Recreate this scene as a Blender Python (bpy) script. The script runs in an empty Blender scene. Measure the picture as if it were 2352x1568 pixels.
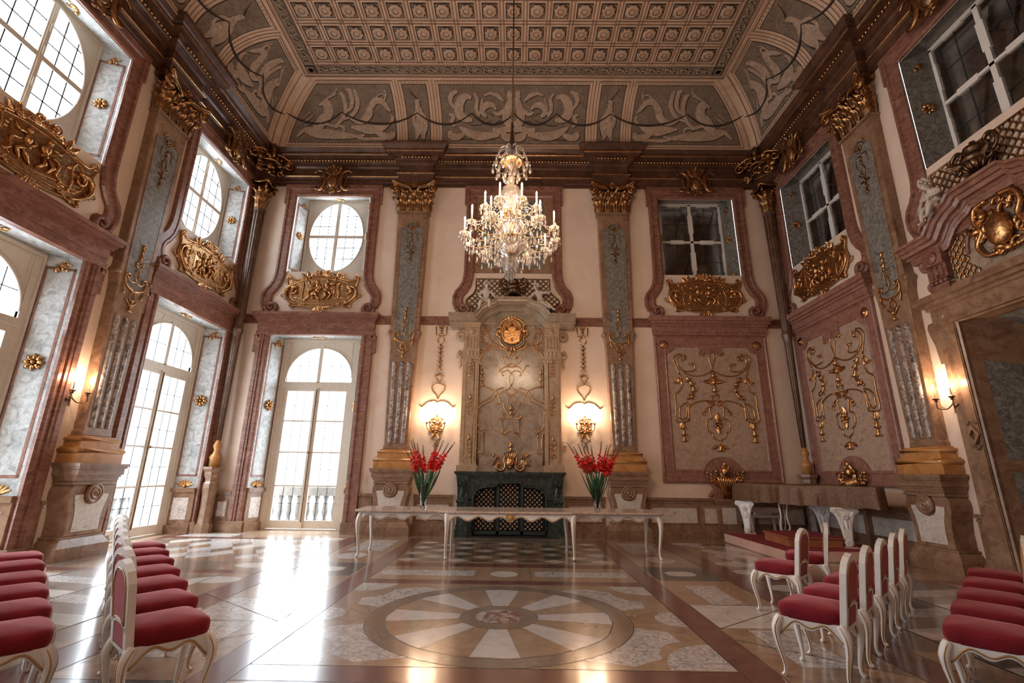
# Marble hall with windows on the left, chandelier, long table and rows of red chairs
W_STR, W_ZEN, E_CH, E_S5, E_S2, EXPO = 4.0, 20.0, 13.0, 5.5, 7.0, 1.3
YAWS, ROLS = 1.0, 1.0
import bpy, math, random
from mathutils import Vector, Matrix
PI = math.pi
sin, cos = math.sin, math.cos
SC = bpy.context.scene
COL = SC.collection
rnd = random.Random(7)

# ------------------------------------------------------------------ mesh builder
class MB:
    def __init__(s):
        s.v = []; s.f = []; s.m = []; s.s = []
    def add(s, vs, fs, m=0, sm=False):
        o = len(s.v)
        s.v += [tuple(p) for p in vs]
        for f in fs:
            s.f.append([i + o for i in f]); s.m.append(m); s.s.append(sm)
        return o
    def box(s, x0, x1, y0, y1, z0, z1, m=0):
        s.add([(x0,y0,z0),(x1,y0,z0),(x1,y1,z0),(x0,y1,z0),(x0,y0,z1),(x1,y0,z1),(x1,y1,z1),(x0,y1,z1)],
              [(0,3,2,1),(4,5,6,7),(0,1,5,4),(1,2,6,5),(2,3,7,6),(3,0,4,7)], m)
    def hexa(s, lo, hi, m=0):
        # lo / hi: 4 points each (bottom and top loops)
        s.add(list(lo)+list(hi), [(0,3,2,1),(4,5,6,7),(0,1,5,4),(1,2,6,5),(2,3,7,6),(3,0,4,7)], m)
    def prism(s, pts, y0, y1, m=0, bev=0.0, sm=False):
        # polygon in (x,z), front at y0 (room side), back at y1
        a = sum(pts[i][0]*pts[(i+1)%len(pts)][1]-pts[(i+1)%len(pts)][0]*pts[i][1] for i in range(len(pts)))
        if a < 0: pts = pts[::-1]
        n = len(pts)
        rings = []
        if bev:
            ins = offset(pts, -bev)
            rings = [[(p[0], y1, p[1]) for p in pts], [(p[0], y0+bev, p[1]) for p in pts], [(p[0], y0, p[1]) for p in ins]]
        else:
            rings = [[(p[0], y1, p[1]) for p in pts], [(p[0], y0, p[1]) for p in pts]]
        vs = sum(rings, []); fs = []
        for k in range(len(rings)-1):
            for i in range(n):
                j = (i+1) % n
                fs.append((k*n+i, k*n+j, (k+1)*n+j, (k+1)*n+i))
        fs = [f[::-1] if False else f for f in fs]
        s.add(vs, fs, m, sm)
        o = (len(rings)-1)*n
        s.add(rings[-1], [tuple(range(n))], m)
        s.add(rings[0], [tuple(range(n))[::-1]], m)
    def ring(s, outer, inner, y0, y1, m=0):
        n = len(outer)
        vs = [(p[0],y0,p[1]) for p in outer]+[(p[0],y0,p[1]) for p in inner]+[(p[0],y1,p[1]) for p in outer]+[(p[0],y1,p[1]) for p in inner]
        fs = []
        for i in range(n):
            j = (i+1) % n
            fs += [(i,j,n+j,n+i),(2*n+i,3*n+i,3*n+j,2*n+j),(i,2*n+i,2*n+j,j),(n+i,n+j,3*n+j,3*n+i)]
        s.add(vs, fs, m)
    def sweep(s, path, prof, m=0, closed=False, plane='xz', sm=False, caps=True):
        n = len(path); k = len(prof)
        vs = []
        for i in range(n):
            p = Vector(path[i])
            a = Vector(path[i-1]) if (i or closed) else None
            b = Vector(path[(i+1) % n]) if (i < n-1 or closed) else None
            d1 = (p-a).normalized() if a is not None else None
            d2 = (b-p).normalized() if b is not None else None
            if d1 is None: d1 = d2
            if d2 is None: d2 = d1
            n1 = Vector((-d1[1], d1[0])); n2 = Vector((-d2[1], d2[0]))
            mm = n1+n2
            if mm.length < 1e-6: mm = n1.copy()
            mm.normalize()
            c = max(0.35, mm.dot(n1))
            mm = mm/c
            for (u, d) in prof:
                q = p+mm*u
                vs.append((q[0], -d, q[1]) if plane == 'xz' else (q[0], q[1], d))
        fs = []
        for i in range(n if closed else n-1):
            j = (i+1) % n
            for t in range(k-1):
                fs.append((i*k+t, i*k+t+1, j*k+t+1, j*k+t))
        s.add(vs, fs, m, sm)
        if caps and not closed and k > 2:
            s.add(vs[:k], [tuple(range(k))], m); s.add(vs[-k:], [tuple(range(k))[::-1]], m)
    def tube(s, pts, r, seg=6, m=0, flat=1.0, sm=True, cap=True, up=None):
        pts = [Vector(p) for p in pts]; n = len(pts)
        if n < 2: return
        rr = r if isinstance(r, (list, tuple)) else [r]*n
        t0 = (pts[1]-pts[0]).normalized()
        u = Vector(up) if up else (Vector((0,1,0)) if abs(t0.y) < .9 else Vector((1,0,0)))
        vs = []
        for i in range(n):
            if i == 0: t = pts[1]-pts[0]
            elif i == n-1: t = pts[-1]-pts[-2]
            else: t = (pts[i+1]-pts[i]).normalized()+(pts[i]-pts[i-1]).normalized()
            if t.length < 1e-9: t = t0
            t.normalize()
            u = u-t*u.dot(t)
            if u.length < 1e-6: u = t.orthogonal()
            u.normalize(); w = t.cross(u)
            for k in range(seg):
                a = 2*PI*k/seg
                vs.append(pts[i]+u*(cos(a)*rr[i]*flat)+w*(sin(a)*rr[i]))
        fs = []
        for i in range(n-1):
            for k in range(seg):
                j = (k+1) % seg
                fs.append((i*seg+k, i*seg+j, (i+1)*seg+j, (i+1)*seg+k))
        if cap:
            fs.append(tuple(range(seg))[::-1]); fs.append(tuple(range((n-1)*seg, n*seg)))
        s.add(vs, fs, m, sm)
    def lathe(s, prof, seg=16, m=0, c=(0,0,0), sm=True, axis='z', ph=0.0):
        vs = []; n = len(prof)
        for (r, z) in prof:
            for k in range(seg):
                a = 2*PI*k/seg+ph
                if axis == 'z': vs.append((c[0]+r*cos(a), c[1]+r*sin(a), c[2]+z))
                else: vs.append((c[0]+r*cos(a), c[1]-z, c[2]+r*sin(a)))      # axis into the room
        fs = []
        for i in range(n-1):
            for k in range(seg):
                j = (k+1) % seg
                fs.append((i*seg+k, i*seg+j, (i+1)*seg+j, (i+1)*seg+k))
        if prof[0][0] > 1e-5: fs.append(tuple(range(seg))[::-1])
        if prof[-1][0] > 1e-5: fs.append(tuple(range((n-1)*seg, n*seg)))
        s.add(vs, fs, m, sm)
    def ball(s, c, r, seg=8, m=0, rot=None, rings=None):
        if not isinstance(r, (tuple, list)): r = (r, r, r)
        rings = rings or max(4, seg*2//3)
        vs = []; fs = []
        for i in range(rings+1):
            t = PI*i/rings
            for k in range(seg):
                a = 2*PI*k/seg
                p = Vector((r[0]*sin(t)*cos(a), r[1]*sin(t)*sin(a), r[2]*cos(t)))
                if rot is not None: p = rot @ p
                vs.append((c[0]+p.x, c[1]+p.y, c[2]+p.z))
        for i in range(rings):
            for k in range(seg):
                j = (k+1) % seg
                fs.append((i*seg+k, (i+1)*seg+k, (i+1)*seg+j, i*seg+j))
        s.add(vs, fs, m, True)
    def mark(s): return len(s.v)
    def xf(s, M, start=0):
        for i in range(start, len(s.v)):
            s.v[i] = tuple(M @ Vector(s.v[i]))
    def join(s, o, M=None, m=None):
        vs = [tuple(M @ Vector(p)) for p in o.v] if M is not None else o.v
        k = len(s.v)
        s.v += vs
        for f, mi, sm in zip(o.f, o.m, o.s):
            s.f.append([i+k for i in f]); s.m.append(mi if m is None else m); s.s.append(sm)
    def mirror_x(s, start=0, cx=0.0):
        n = len(s.v); fn = len(s.f)
        idx = {}
        for i in range(start, n):
            p = s.v[i]; idx[i] = len(s.v); s.v.append((2*cx-p[0], p[1], p[2]))
        for k in range(fn):
            f = s.f[k]
            if f[0] >= start:
                s.f.append([idx[i] for i in reversed(f)]); s.m.append(s.m[k]); s.s.append(s.s[k])
    def build(s, name, mats, parent=None, label=None, cat=None, group=None, kind=None, loc=None, rot=0.0):
        me = bpy.data.meshes.new(name)
        me.from_pydata(s.v, [], s.f)
        if not isinstance(mats, (list, tuple)): mats = [mats]
        for mt in mats: me.materials.append(mt)
        me.polygons.foreach_set('material_index', s.m)
        me.polygons.foreach_set('use_smooth', s.s)
        me.update()
        o = bpy.data.objects.new(name, me)
        COL.objects.link(o)
        if parent is not None: o.parent = parent
        if loc is not None: o.location = loc
        if rot: o.rotation_euler = (0, 0, rot)
        return tag(o, label, cat, group, kind)

def tag(o, label=None, cat=None, group=None, kind=None):
    if label: o['label'] = label
    if cat: o['category'] = cat
    if group: o['group'] = group
    if kind: o['kind'] = kind
    return o
def empty(name, loc=(0,0,0), rot=0.0, label=None, cat=None, group=None, kind=None, parent=None):
    o = bpy.data.objects.new(name, None); COL.objects.link(o)
    o.empty_display_size = .1
    o.location = loc; o.rotation_euler = (0, 0, rot)
    if parent is not None: o.parent = parent
    return tag(o, label, cat, group, kind)
def copy_tree(o, loc=None, rot=None, label=None, group=None, parent=None, name=None):
    c = o.copy(); COL.objects.link(c)
    if parent is not None: c.parent = parent
    if loc is not None: c.location = loc
    if rot is not None: c.rotation_euler = (0, 0, rot)
    if label: c['label'] = label
    if group: c['group'] = group
    if name: c.name = name
    for ch in [x for x in bpy.data.objects if x.parent == o]:
        copy_tree(ch, parent=c)
    return c

def offset(pts, d):
    # grow (d>0) a CCW polygon
    n = len(pts); out = []
    for i in range(n):
        a = Vector(pts[i-1]); p = Vector(pts[i]); b = Vector(pts[(i+1) % n])
        d1 = (p-a).normalized(); d2 = (b-p).normalized()
        n1 = Vector((d1[1], -d1[0])); n2 = Vector((d2[1], -d2[0]))
        mm = n1+n2
        if mm.length < 1e-6: mm = n1.copy()
        mm.normalize(); c = max(.4, mm.dot(n1))
        q = p+mm*(d/c); out.append((q[0], q[1]))
    return out
def arc(cx, cz, r, a0, a1, n=12, rz=None):
    rz = rz or r
    return [(cx+r*cos(a0+(a1-a0)*i/n), cz+rz*sin(a0+(a1-a0)*i/n)) for i in range(n+1)]
def spline(pts, n=5, closed=False):
    # Catmull-Rom through 2D / 3D points
    P = [Vector(p) for p in pts]; out = []
    N = len(P)
    for i in range(N if closed else N-1):
        p0 = P[i-1] if (i or closed) else P[0]*2-P[1]
        p1 = P[i]; p2 = P[(i+1) % N]
        p3 = P[(i+2) % N] if (i+2 < N or closed) else P[-1]*2-P[-2]
        for k in range(n):
            t = k/n
            out.append(tuple(.5*((2*p1)+(p2-p0)*t+(2*p0-5*p1+4*p2-p3)*t*t+(3*p1-p0-3*p2+p3)*t**3)))
    if not closed: out.append(tuple(P[-1]))
    return out
def spiral(cx, cz, r0, r1, a0, turns, n=22):
    return [(cx+(r0+(r1-r0)*i/n)*cos(a0+2*PI*turns*i/n), cz+(r0+(r1-r0)*i/n)*sin(a0+2*PI*turns*i/n)) for i in range(n+1)]
def onwall(pts, y): return [(p[0], y, p[1]) for p in pts]
def rect(x0, x1, z0, z1): return [(x0,z0),(x1,z0),(x1,z1),(x0,z1)]

# ------------------------------------------------------------------ materials
def nt(name):
    m = bpy.data.materials.new(name); m.use_nodes = True
    n = m.node_tree.nodes; l = m.node_tree.links
    return m, n, l, n['Principled BSDF']
def N(n, t, **kw):
    x = n.new(t)
    for k, v in kw.items():
        if k in x.inputs.keys(): x.inputs[k].default_value = v
        else: setattr(x, k, v)
    return x
def ramp(n, cols):
    r = n.new('ShaderNodeValToRGB'); e = r.color_ramp.elements
    while len(e) < len(cols): e.new(.5)
    for i, (p, c) in enumerate(cols):
        e[i].position = p; e[i].color = (*c, 1)
    return r
def marble(name, cols, scale=4, detail=8, dist=1.2, rough=.3, bump=0.0, vein=None, vscale=2.2, vw=.04, spec=.5, stretch=None, vamt=.8):
    m, n, l, b = nt(name)
    tc = N(n, 'ShaderNodeTexCoord')
    mp = N(n, 'ShaderNodeMapping')
    oi = N(n, 'ShaderNodeObjectInfo')
    l.new(tc.outputs['Object'], mp.inputs['Vector'])
    if stretch: mp.inputs['Scale'].default_value = stretch
    no = N(n, 'ShaderNodeTexNoise'); no.inputs['Scale'].default_value = scale
    no.inputs['Detail'].default_value = detail; no.inputs['Roughness'].default_value = .62; no.inputs['Distortion'].default_value = dist
    l.new(mp.outputs['Vector'], no.inputs['Vector'])
    r = ramp(n, cols); l.new(no.outputs['Fac'], r.inputs['Fac'])
    out = r.outputs['Color']
    if vein:
        n2 = N(n, 'ShaderNodeTexNoise'); n2.inputs['Scale'].default_value = vscale; n2.inputs['Detail'].default_value = 6
        n2.inputs['Distortion'].default_value = 1.6; n2.inputs['Roughness'].default_value = .6
        l.new(mp.outputs['Vector'], n2.inputs['Vector'])
        s1 = N(n, 'ShaderNodeMath', operation='SUBTRACT'); l.new(n2.outputs['Fac'], s1.inputs[0]); s1.inputs[1].default_value = .5
        s2 = N(n, 'ShaderNodeMath', operation='ABSOLUTE'); l.new(s1.outputs[0], s2.inputs[0])
        r2 = ramp(n, [(0, (1,1,1)), (vw, (0,0,0))]); l.new(s2.outputs[0], r2.inputs['Fac'])
        ml = N(n, 'ShaderNodeMath', operation='MULTIPLY'); l.new(r2.outputs['Color'], ml.inputs[0]); ml.inputs[1].default_value = vamt
        mx = N(n, 'ShaderNodeMixRGB'); l.new(ml.outputs[0], mx.inputs['Fac']); l.new(out, mx.inputs['Color1']); mx.inputs['Color2'].default_value = (*vein, 1)
        out = mx.outputs['Color']
    l.new(out, b.inputs['Base Color'])
    b.inputs['Roughness'].default_value = rough
    b.inputs['Specular IOR Level'].default_value = spec
    if bump:
        bp = N(n, 'ShaderNodeBump'); bp.inputs['Strength'].default_value = bump; bp.inputs['Distance'].default_value = .02
        l.new(no.outputs['Fac'], bp.inputs['Height']); l.new(bp.outputs['Normal'], b.inputs['Normal'])
    return m
def metal(name, col, rough=.3, bump=.3, scale=30, dark=.45, met=1.0):
    m, n, l, b = nt(name)
    tc = N(n, 'ShaderNodeTexCoord')
    no = N(n, 'ShaderNodeTexNoise'); no.inputs['Scale'].default_value = scale; no.inputs['Detail'].default_value = 4
    l.new(tc.outputs['Object'], no.inputs['Vector'])
    r = ramp(n, [(.25, tuple(c*dark for c in col)), (.6, col)]); l.new(no.outputs['Fac'], r.inputs['Fac'])
    l.new(r.outputs['Color'], b.inputs['Base Color'])
    b.inputs['Metallic'].default_value = met; b.inputs['Roughness'].default_value = rough
    bp = N(n, 'ShaderNodeBump'); bp.inputs['Strength'].default_value = bump; bp.inputs['Distance'].default_value = .02
    l.new(no.outputs['Fac'], bp.inputs['Height']); l.new(bp.outputs['Normal'], b.inputs['Normal'])
    return m
def plain(name, col, rough=.5, met=0.0, var=.08, scale=12, sheen=0.0, spec=.5):
    m, n, l, b = nt(name)
    tc = N(n, 'ShaderNodeTexCoord')
    no = N(n, 'ShaderNodeTexNoise'); no.inputs['Scale'].default_value = scale; no.inputs['Detail'].default_value = 5
    l.new(tc.outputs['Object'], no.inputs['Vector'])
    r = ramp(n, [(.3, tuple(c*(1-var) for c in col)), (.7, tuple(min(1, c*(1+var)) for c in col))]); l.new(no.outputs['Fac'], r.inputs['Fac'])
    l.new(r.outputs['Color'], b.inputs['Base Color'])
    b.inputs['Roughness'].default_value = rough; b.inputs['Metallic'].default_value = met; b.inputs['Specular IOR Level'].default_value = spec
    if sheen:
        b.inputs['Sheen Weight'].default_value = sheen; b.inputs['Sheen Tint'].default_value = (1,.45,.45,1); b.inputs['Sheen Roughness'].default_value = .4
    return m
def emit(name, col, st):
    m = bpy.data.materials.new(name); m.use_nodes = True
    n = m.node_tree.nodes; l = m.node_tree.links; n.clear()
    e = n.new('ShaderNodeEmission'); e.inputs['Color'].default_value = (*col, 1); e.inputs['Strength'].default_value = st
    o = n.new('ShaderNodeOutputMaterial'); l.new(e.outputs[0], o.inputs['Surface'])
    return m

PLASTER = marble('plaster', [(.3,(.72,.56,.45)),(.52,(.78,.63,.52)),(.75,(.82,.68,.575))], scale=1.1, detail=9, rough=.42, spec=.35)
RED = marble('red_marble', [(.3,(.13,.048,.033)),(.5,(.235,.105,.072)),(.66,(.335,.172,.126)),(.8,(.44,.27,.215))], scale=5, detail=10, rough=.3, stretch=(1,1,2.2))
PINK = marble('pink_marble', [(.3,(.19,.08,.058)),(.5,(.30,.14,.104)),(.7,(.41,.225,.175))], scale=9, detail=10, rough=.33)
BROWN = marble('brown_marble', [(.3,(.155,.078,.043)),(.5,(.265,.152,.09)),(.72,(.37,.24,.16))], scale=4, detail=9, rough=.28, vein=(.50,.35,.25), vscale=1.3, vw=.012, vamt=.4)
GREY = marble('grey_marble', [(.3,(.09,.083,.073)),(.48,(.175,.165,.145)),(.65,(.28,.267,.238)),(.85,(.40,.38,.345))], scale=7, detail=12, dist=2, rough=.25, vein=(.50,.47,.42), vscale=1.6, vw=.012, vamt=.4)
PALE = marble('pale_grey_marble', [(.28,(.26,.27,.27)),(.45,(.46,.48,.48)),(.6,(.62,.64,.64)),(.8,(.72,.72,.71))], scale=6, detail=12, dist=1.5, rough=.25)
FLUTE = marble('veined_flute_marble', [(.34,(.075,.058,.052)),(.46,(.22,.175,.155)),(.56,(.42,.36,.325)),(.75,(.54,.48,.44))], scale=7, detail=12, dist=1.8, rough=.22)
WHITEM = marble('white_marble', [(.32,(.30,.26,.23)),(.42,(.58,.52,.46)),(.6,(.70,.64,.58)),(.8,(.75,.70,.64))], scale=9, detail=12, dist=1.5, rough=.3)
OCHRE = marble('ochre_marble', [(.3,(.38,.155,.04)),(.55,(.52,.25,.08)),(.8,(.64,.36,.15))], scale=3, rough=.25)
FIELD = marble('speckled_panel', [(.3,(.28,.175,.125)),(.45,(.43,.30,.22)),(.62,(.51,.37,.285)),(.85,(.58,.44,.35))], scale=9, detail=12, rough=.4)
MANTEL = marble('grey_tan_marble', [(.3,(.22,.15,.10)),(.5,(.36,.27,.20)),(.7,(.45,.35,.27))], scale=3, detail=12, rough=.2, vein=(.14,.09,.07), vscale=1.3, vw=.01)
PEDIM = marble('olive_brown_marble', [(.3,(.17,.12,.08)),(.5,(.29,.22,.15)),(.75,(.40,.31,.23))], scale=4, detail=10, rough=.3)
CORN = marble('dark_cornice_marble', [(.3,(.04,.017,.010)),(.5,(.088,.039,.023)),(.75,(.16,.075,.046))], scale=3, detail=9, rough=.3)
GREEN = marble('green_black_marble', [(.3,(.008,.014,.013)),(.5,(.022,.036,.032)),(.66,(.06,.085,.075)),(.82,(.24,.30,.27))], scale=6, detail=12, dist=2.5, rough=.15, stretch=(1,1,.6))
CREAM = plain('cream_paint', (.66,.585,.49), .4, var=.05)
WHITE = plain('white_paint', (.82,.80,.765), .35, var=.03)
GOLD = metal('gilding', (.70,.385,.165), .27, .35, 26, .42)
DGOLD = metal('dark_gilding', (.44,.225,.095), .34, .4, 22, .22)
RELIEF = metal('gilded_relief_ground', (.45,.25,.115), .40, .7, 14, .5)
GLINE = plain('gold_line_paint', (.52,.30,.12), .35, met=.5)
BRASS = metal('brass', (.80,.47,.20), .22, .05, 40, .7)
BRONZE = metal('dark_bronze', (.20,.12,.07), .35, .2, 30, .4)
STONE = marble('statue_stone', [(.3,(.50,.42,.35)),(.6,(.62,.54,.47)),(.85,(.68,.61,.54))], scale=6, rough=.5)
VELVET = plain('red_velvet', (.20,.014,.022), .8, var=.22, scale=6, sheen=.6, spec=.15)
CARPET = plain('red_carpet', (.20,.012,.02), .95, var=.15, scale=60)
PODIUM_M = marble('podium_side', [(.3,(.58,.36,.29)),(.6,(.66,.44,.36)),(.8,(.70,.50,.42))], scale=6, rough=.5)
WOOD = plain('box_wood', (.36,.13,.06), .4, var=.12, scale=5)
LEAD = plain('lead', (.03,.035,.04), .5)
STEEL = plain('wrought_steel', (.045,.06,.065), .4, met=.6)
SHUT = marble('shutter_wood', [(.3,(.06,.045,.035)),(.5,(.11,.085,.07)),(.75,(.17,.14,.115))], scale=3, detail=6, dist=3, rough=.5, stretch=(.6,1,3))
BLACK = plain('soot_black', (.008,.008,.009), .7)
LEAF = plain('leaf_green', (.03,.105,.045), .45, var=.35, scale=14)
STEMG = plain('stem_green', (.075,.14,.05), .45, var=.25)
PETAL = plain('red_petal', (.68,.018,.014), .5, var=.3, scale=20)
BUD = plain('dark_bud', (.09,.045,.03), .55, var=.3)
IVORY = plain('candle_ivory', (.80,.70,.52), .5)
FLAME = emit('candle_flame', (1.0, .76, .50), 60.0)
PLASTIC = plain('white_plastic', (.72,.70,.66), .4)
C_LIGHT = marble('ceiling_painted_stone', [(.3,(.47,.315,.22)),(.55,(.57,.395,.285)),(.8,(.64,.46,.34))], scale=1.2, detail=9, rough=.8, spec=.1)
C_MID = marble('ceiling_grisaille_ground', [(.3,(.165,.12,.09)),(.55,(.22,.165,.125)),(.8,(.28,.215,.165))], scale=2.2, detail=9, rough=.8, spec=.1)
C_FIG = marble('ceiling_grisaille_figure', [(.3,(.33,.235,.17)),(.55,(.44,.32,.24)),(.8,(.53,.40,.30))], scale=5, detail=9, rough=.8, spec=.1)
C_DARK = plain('ceiling_painted_outline', (.055,.038,.030), .8, var=.2, spec=.1)
WEATHER = marble('weathered_stone', [(.3,(.13,.13,.125)),(.6,(.20,.20,.19)),(.85,(.27,.265,.25))], scale=5, rough=.8)
C_ROS = marble('ceiling_painted_rosette', [(.3,(.36,.24,.165)),(.6,(.45,.31,.22)),(.85,(.52,.37,.265))], scale=8, rough=.8, spec=.1)
C_LINE = plain('ceiling_painted_line', (.19,.115,.075), .8, var=.2, spec=.1)
def etched(m, sc, wdt, col, dist=1.5):
    # painted hatching: thin contour strokes drawn over the base tone
    n = m.node_tree.nodes; l = m.node_tree.links; b = n['Principled BSDF']
    src = b.inputs['Base Color'].links[0].from_socket
    tc = N(n, 'ShaderNodeTexCoord'); no = N(n, 'ShaderNodeTexNoise'); no.inputs['Scale'].default_value = sc; no.inputs['Detail'].default_value = 2; no.inputs['Distortion'].default_value = dist
    l.new(tc.outputs['Object'], no.inputs['Vector'])
    a = N(n, 'ShaderNodeMath', operation='MULTIPLY'); l.new(no.outputs['Fac'], a.inputs[0]); a.inputs[1].default_value = 9
    f = N(n, 'ShaderNodeMath', operation='FRACT'); l.new(a.outputs[0], f.inputs[0])
    r = ramp(n, [(0,(.85,.85,.85)),(wdt,(0,0,0)),(1-wdt*.5,(0,0,0)),(1,(.85,.85,.85))]); l.new(f.outputs[0], r.inputs['Fac'])
    mx = N(n, 'ShaderNodeMixRGB'); l.new(r.outputs['Color'], mx.inputs['Fac']); l.new(src, mx.inputs['Color1']); mx.inputs['Color2'].default_value = (*col, 1)
    l.new(mx.outputs['Color'], b.inputs['Base Color'])
etched(C_MID, 2.6, .30, (.135,.095,.07)); etched(C_FIG, 4.5, .22, (.15,.105,.075))
DBROWN = marble('umber_marble', [(.3,(.07,.034,.02)),(.5,(.13,.066,.04)),(.75,(.21,.115,.07))], scale=4, detail=9, rough=.3)
# floor stones
def stone(name, cols, scale=5, vein=None, vw=.02, rough=.21, vs=2.0, dist=1.2):
    m = marble(name, cols, scale=scale, detail=10, dist=dist, rough=rough, vein=vein, vscale=vs, vw=vw, spec=.5)
    n = m.node_tree.nodes; l = m.node_tree.links; b = n['Principled BSDF']
    b.inputs['Coat Weight'].default_value = .8; b.inputs['Coat Roughness'].default_value = .13; b.inputs['Coat IOR'].default_value = 1.5
    no = N(n, 'ShaderNodeTexNoise'); no.inputs['Scale'].default_value = 1.7; no.inputs['Detail'].default_value = 5
    mr = N(n, 'ShaderNodeMapRange'); mr.inputs['To Min'].default_value = rough*.75; mr.inputs['To Max'].default_value = rough*1.5
    l.new(no.outputs['Fac'], mr.inputs['Value']); l.new(mr.outputs[0], b.inputs['Roughness'])
    return m
F_TAN = stone('floor_tan', [(.3,(.235,.145,.085)),(.5,(.32,.21,.13)),(.75,(.39,.27,.18))])
F_RED = stone('floor_red', [(.3,(.085,.028,.024)),(.5,(.135,.048,.04)),(.75,(.20,.085,.07))])
F_WHT = stone('floor_white', [(.3,(.50,.455,.415)),(.5,(.60,.555,.515)),(.75,(.66,.62,.58))])
F_VEIN = stone('floor_veined', [(.3,(.17,.16,.15)),(.42,(.42,.39,.37)),(.58,(.60,.56,.53)),(.8,(.66,.62,.59))], scale=9, vein=(.14,.13,.125), vw=.03, vs=5, dist=2.5)
F_GREY = stone('floor_greybrown', [(.3,(.11,.08,.06)),(.5,(.17,.13,.10)),(.75,(.23,.18,.14))], vein=(.33,.25,.19), vw=.006, vs=1.2)
F_GRN = stone('floor_darkgreen', [(.3,(.035,.042,.04)),(.5,(.06,.07,.065)),(.8,(.11,.12,.11))], scale=7)
F_JNT = plain('floor_joint', (.03,.022,.018), .6)
F_RW = stone('floor_redwhite', [(.35,(.16,.05,.045)),(.46,(.20,.075,.065)),(.52,(.45,.40,.37)),(.8,(.56,.51,.47))], scale=5, dist=2.5)

def glassmat(name, gl=.06, tint=(1,1,1)):
    m = bpy.data.materials.new(name); m.use_nodes = True
    n = m.node_tree.nodes; l = m.node_tree.links; n.clear()
    t = n.new('ShaderNodeBsdfTransparent'); t.inputs['Color'].default_value = (*tint, 1)
    g = n.new('ShaderNodeBsdfGlossy'); g.inputs['Roughness'].default_value = .05
    mx = n.new('ShaderNodeMixShader'); mx.inputs[0].default_value = gl
    o = n.new('ShaderNodeOutputMaterial')
    l.new(t.outputs[0], mx.inputs[1]); l.new(g.outputs[0], mx.inputs[2]); l.new(mx.outputs[0], o.inputs['Surface'])
    return m
PANE = glassmat('window_pane', .05, (.97,.99,1))
DPANE = glassmat('dark_window_pane', .16, (.75,.75,.75))
def crystal():
    m = bpy.data.materials.new('crystal'); m.use_nodes = True
    n = m.node_tree.nodes; l = m.node_tree.links; n.clear()
    g = n.new('ShaderNodeBsdfGlass'); g.inputs['IOR'].default_value = 1.5; g.inputs['Roughness'].default_value = .03
    g.inputs['Color'].default_value = (1,.97,.94,1)
    t = n.new('ShaderNodeBsdfTranslucent'); t.inputs['Color'].default_value = (1,.95,.9,1)
    gl = n.new('ShaderNodeBsdfGlossy'); gl.inputs['Roughness'].default_value = .08
    m1 = n.new('ShaderNodeMixShader'); m1.inputs[0].default_value = .30
    m2 = n.new('ShaderNodeMixShader'); m2.inputs[0].default_value = .22
    o = n.new('ShaderNodeOutputMaterial')
    l.new(g.outputs[0], m1.inputs[1]); l.new(t.outputs[0], m1.inputs[2]); l.new(m1.outputs[0], m2.inputs[1]); l.new(gl.outputs[0], m2.inputs[2]); l.new(m2.outputs[0], o.inputs['Surface'])
    return m
CRYSTAL = crystal()
def clearglass():
    m, n, l, b = nt('vase_glass')
    b.inputs['Base Color'].default_value = (.9,.95,.93,1); b.inputs['Roughness'].default_value = .03
    b.inputs['Transmission Weight'].default_value = 1; b.inputs['IOR'].default_value = 1.35
    return m
VGLASS = clearglass()
def cloth():
    m, n, l, b = nt('gold_brocade')
    tc = N(n, 'ShaderNodeTexCoord')
    vo = N(n, 'ShaderNodeTexVoronoi'); vo.inputs['Scale'].default_value = 38; vo.feature = 'F1'
    no = N(n, 'ShaderNodeTexNoise'); no.inputs['Scale'].default_value = 70
    l.new(tc.outputs['Object'], vo.inputs['Vector']); l.new(tc.outputs['Object'], no.inputs['Vector'])
    a = N(n, 'ShaderNodeMath', operation='ADD'); l.new(vo.outputs['Distance'], a.inputs[0]); l.new(no.outputs['Fac'], a.inputs[1])
    r = ramp(n, [(.45,(.30,.15,.05)),(.75,(.20,.095,.034)),(1.0,(.11,.05,.02))]); l.new(a.outputs[0], r.inputs['Fac'])
    l.new(r.outputs['Color'], b.inputs['Base Color']); b.inputs['Roughness'].default_value = .45; b.inputs['Metallic'].default_value = .25
    return m
CLOTH = cloth()

# local wall frames: x along the wall (facing it), -y into the room, z up
XW = 7.75
WALLS = {'back': ((0, 0, 0), 0.0), 'left': ((-XW, 0, 0), PI/2), 'right': ((XW, 0, 0), -PI/2)}
def wplace(wall, s, z=0.0):
    # world location + rotation for a local origin at s along the wall
    if wall == 'back': return (s, 0, z), 0.0
    if wall == 'left': return (-XW, s, z), PI/2
    return (XW, -s, z), -PI/2
# ------------------------------------------------------------------ ornament primitives
def V(*a): return Vector(a)
def leaf(mb, base, d, nrm, L, W, curl=.6, m=0, seg=5):
    # acanthus-like leaf growing along d and curling towards nrm at the tip
    base = Vector(base); d = Vector(d).normalized(); nrm = Vector(nrm).normalized(); w = d.cross(nrm).normalized()
    prof = [.55, .95, 1.0, .8, .55, .12]
    vs = []; p = base.copy(); a = 0.0
    for i in range(seg+1):
        t = i/seg
        wd = W*.5*prof[min(5, int(round(t*5)))]
        dirn = d*cos(a)+nrm*sin(a)
        nn = nrm*cos(a)-d*sin(a)
        vs += [p-w*wd-nn*wd*.25, p-w*wd*.45+nn*wd*.12, p+nn*wd*.3, p+w*wd*.45+nn*wd*.12, p+w*wd-nn*wd*.25]
        p = p+dirn*(L/seg); a = curl*PI*max(0, t-.35)/.65 if t > .35 else 0
    fs = []
    for i in range(seg):
        for k in range(4):
            fs.append((i*5+k, i*5+k+1, (i+1)*5+k+1, (i+1)*5+k))
    mb.add(vs, fs, m, True)
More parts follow.
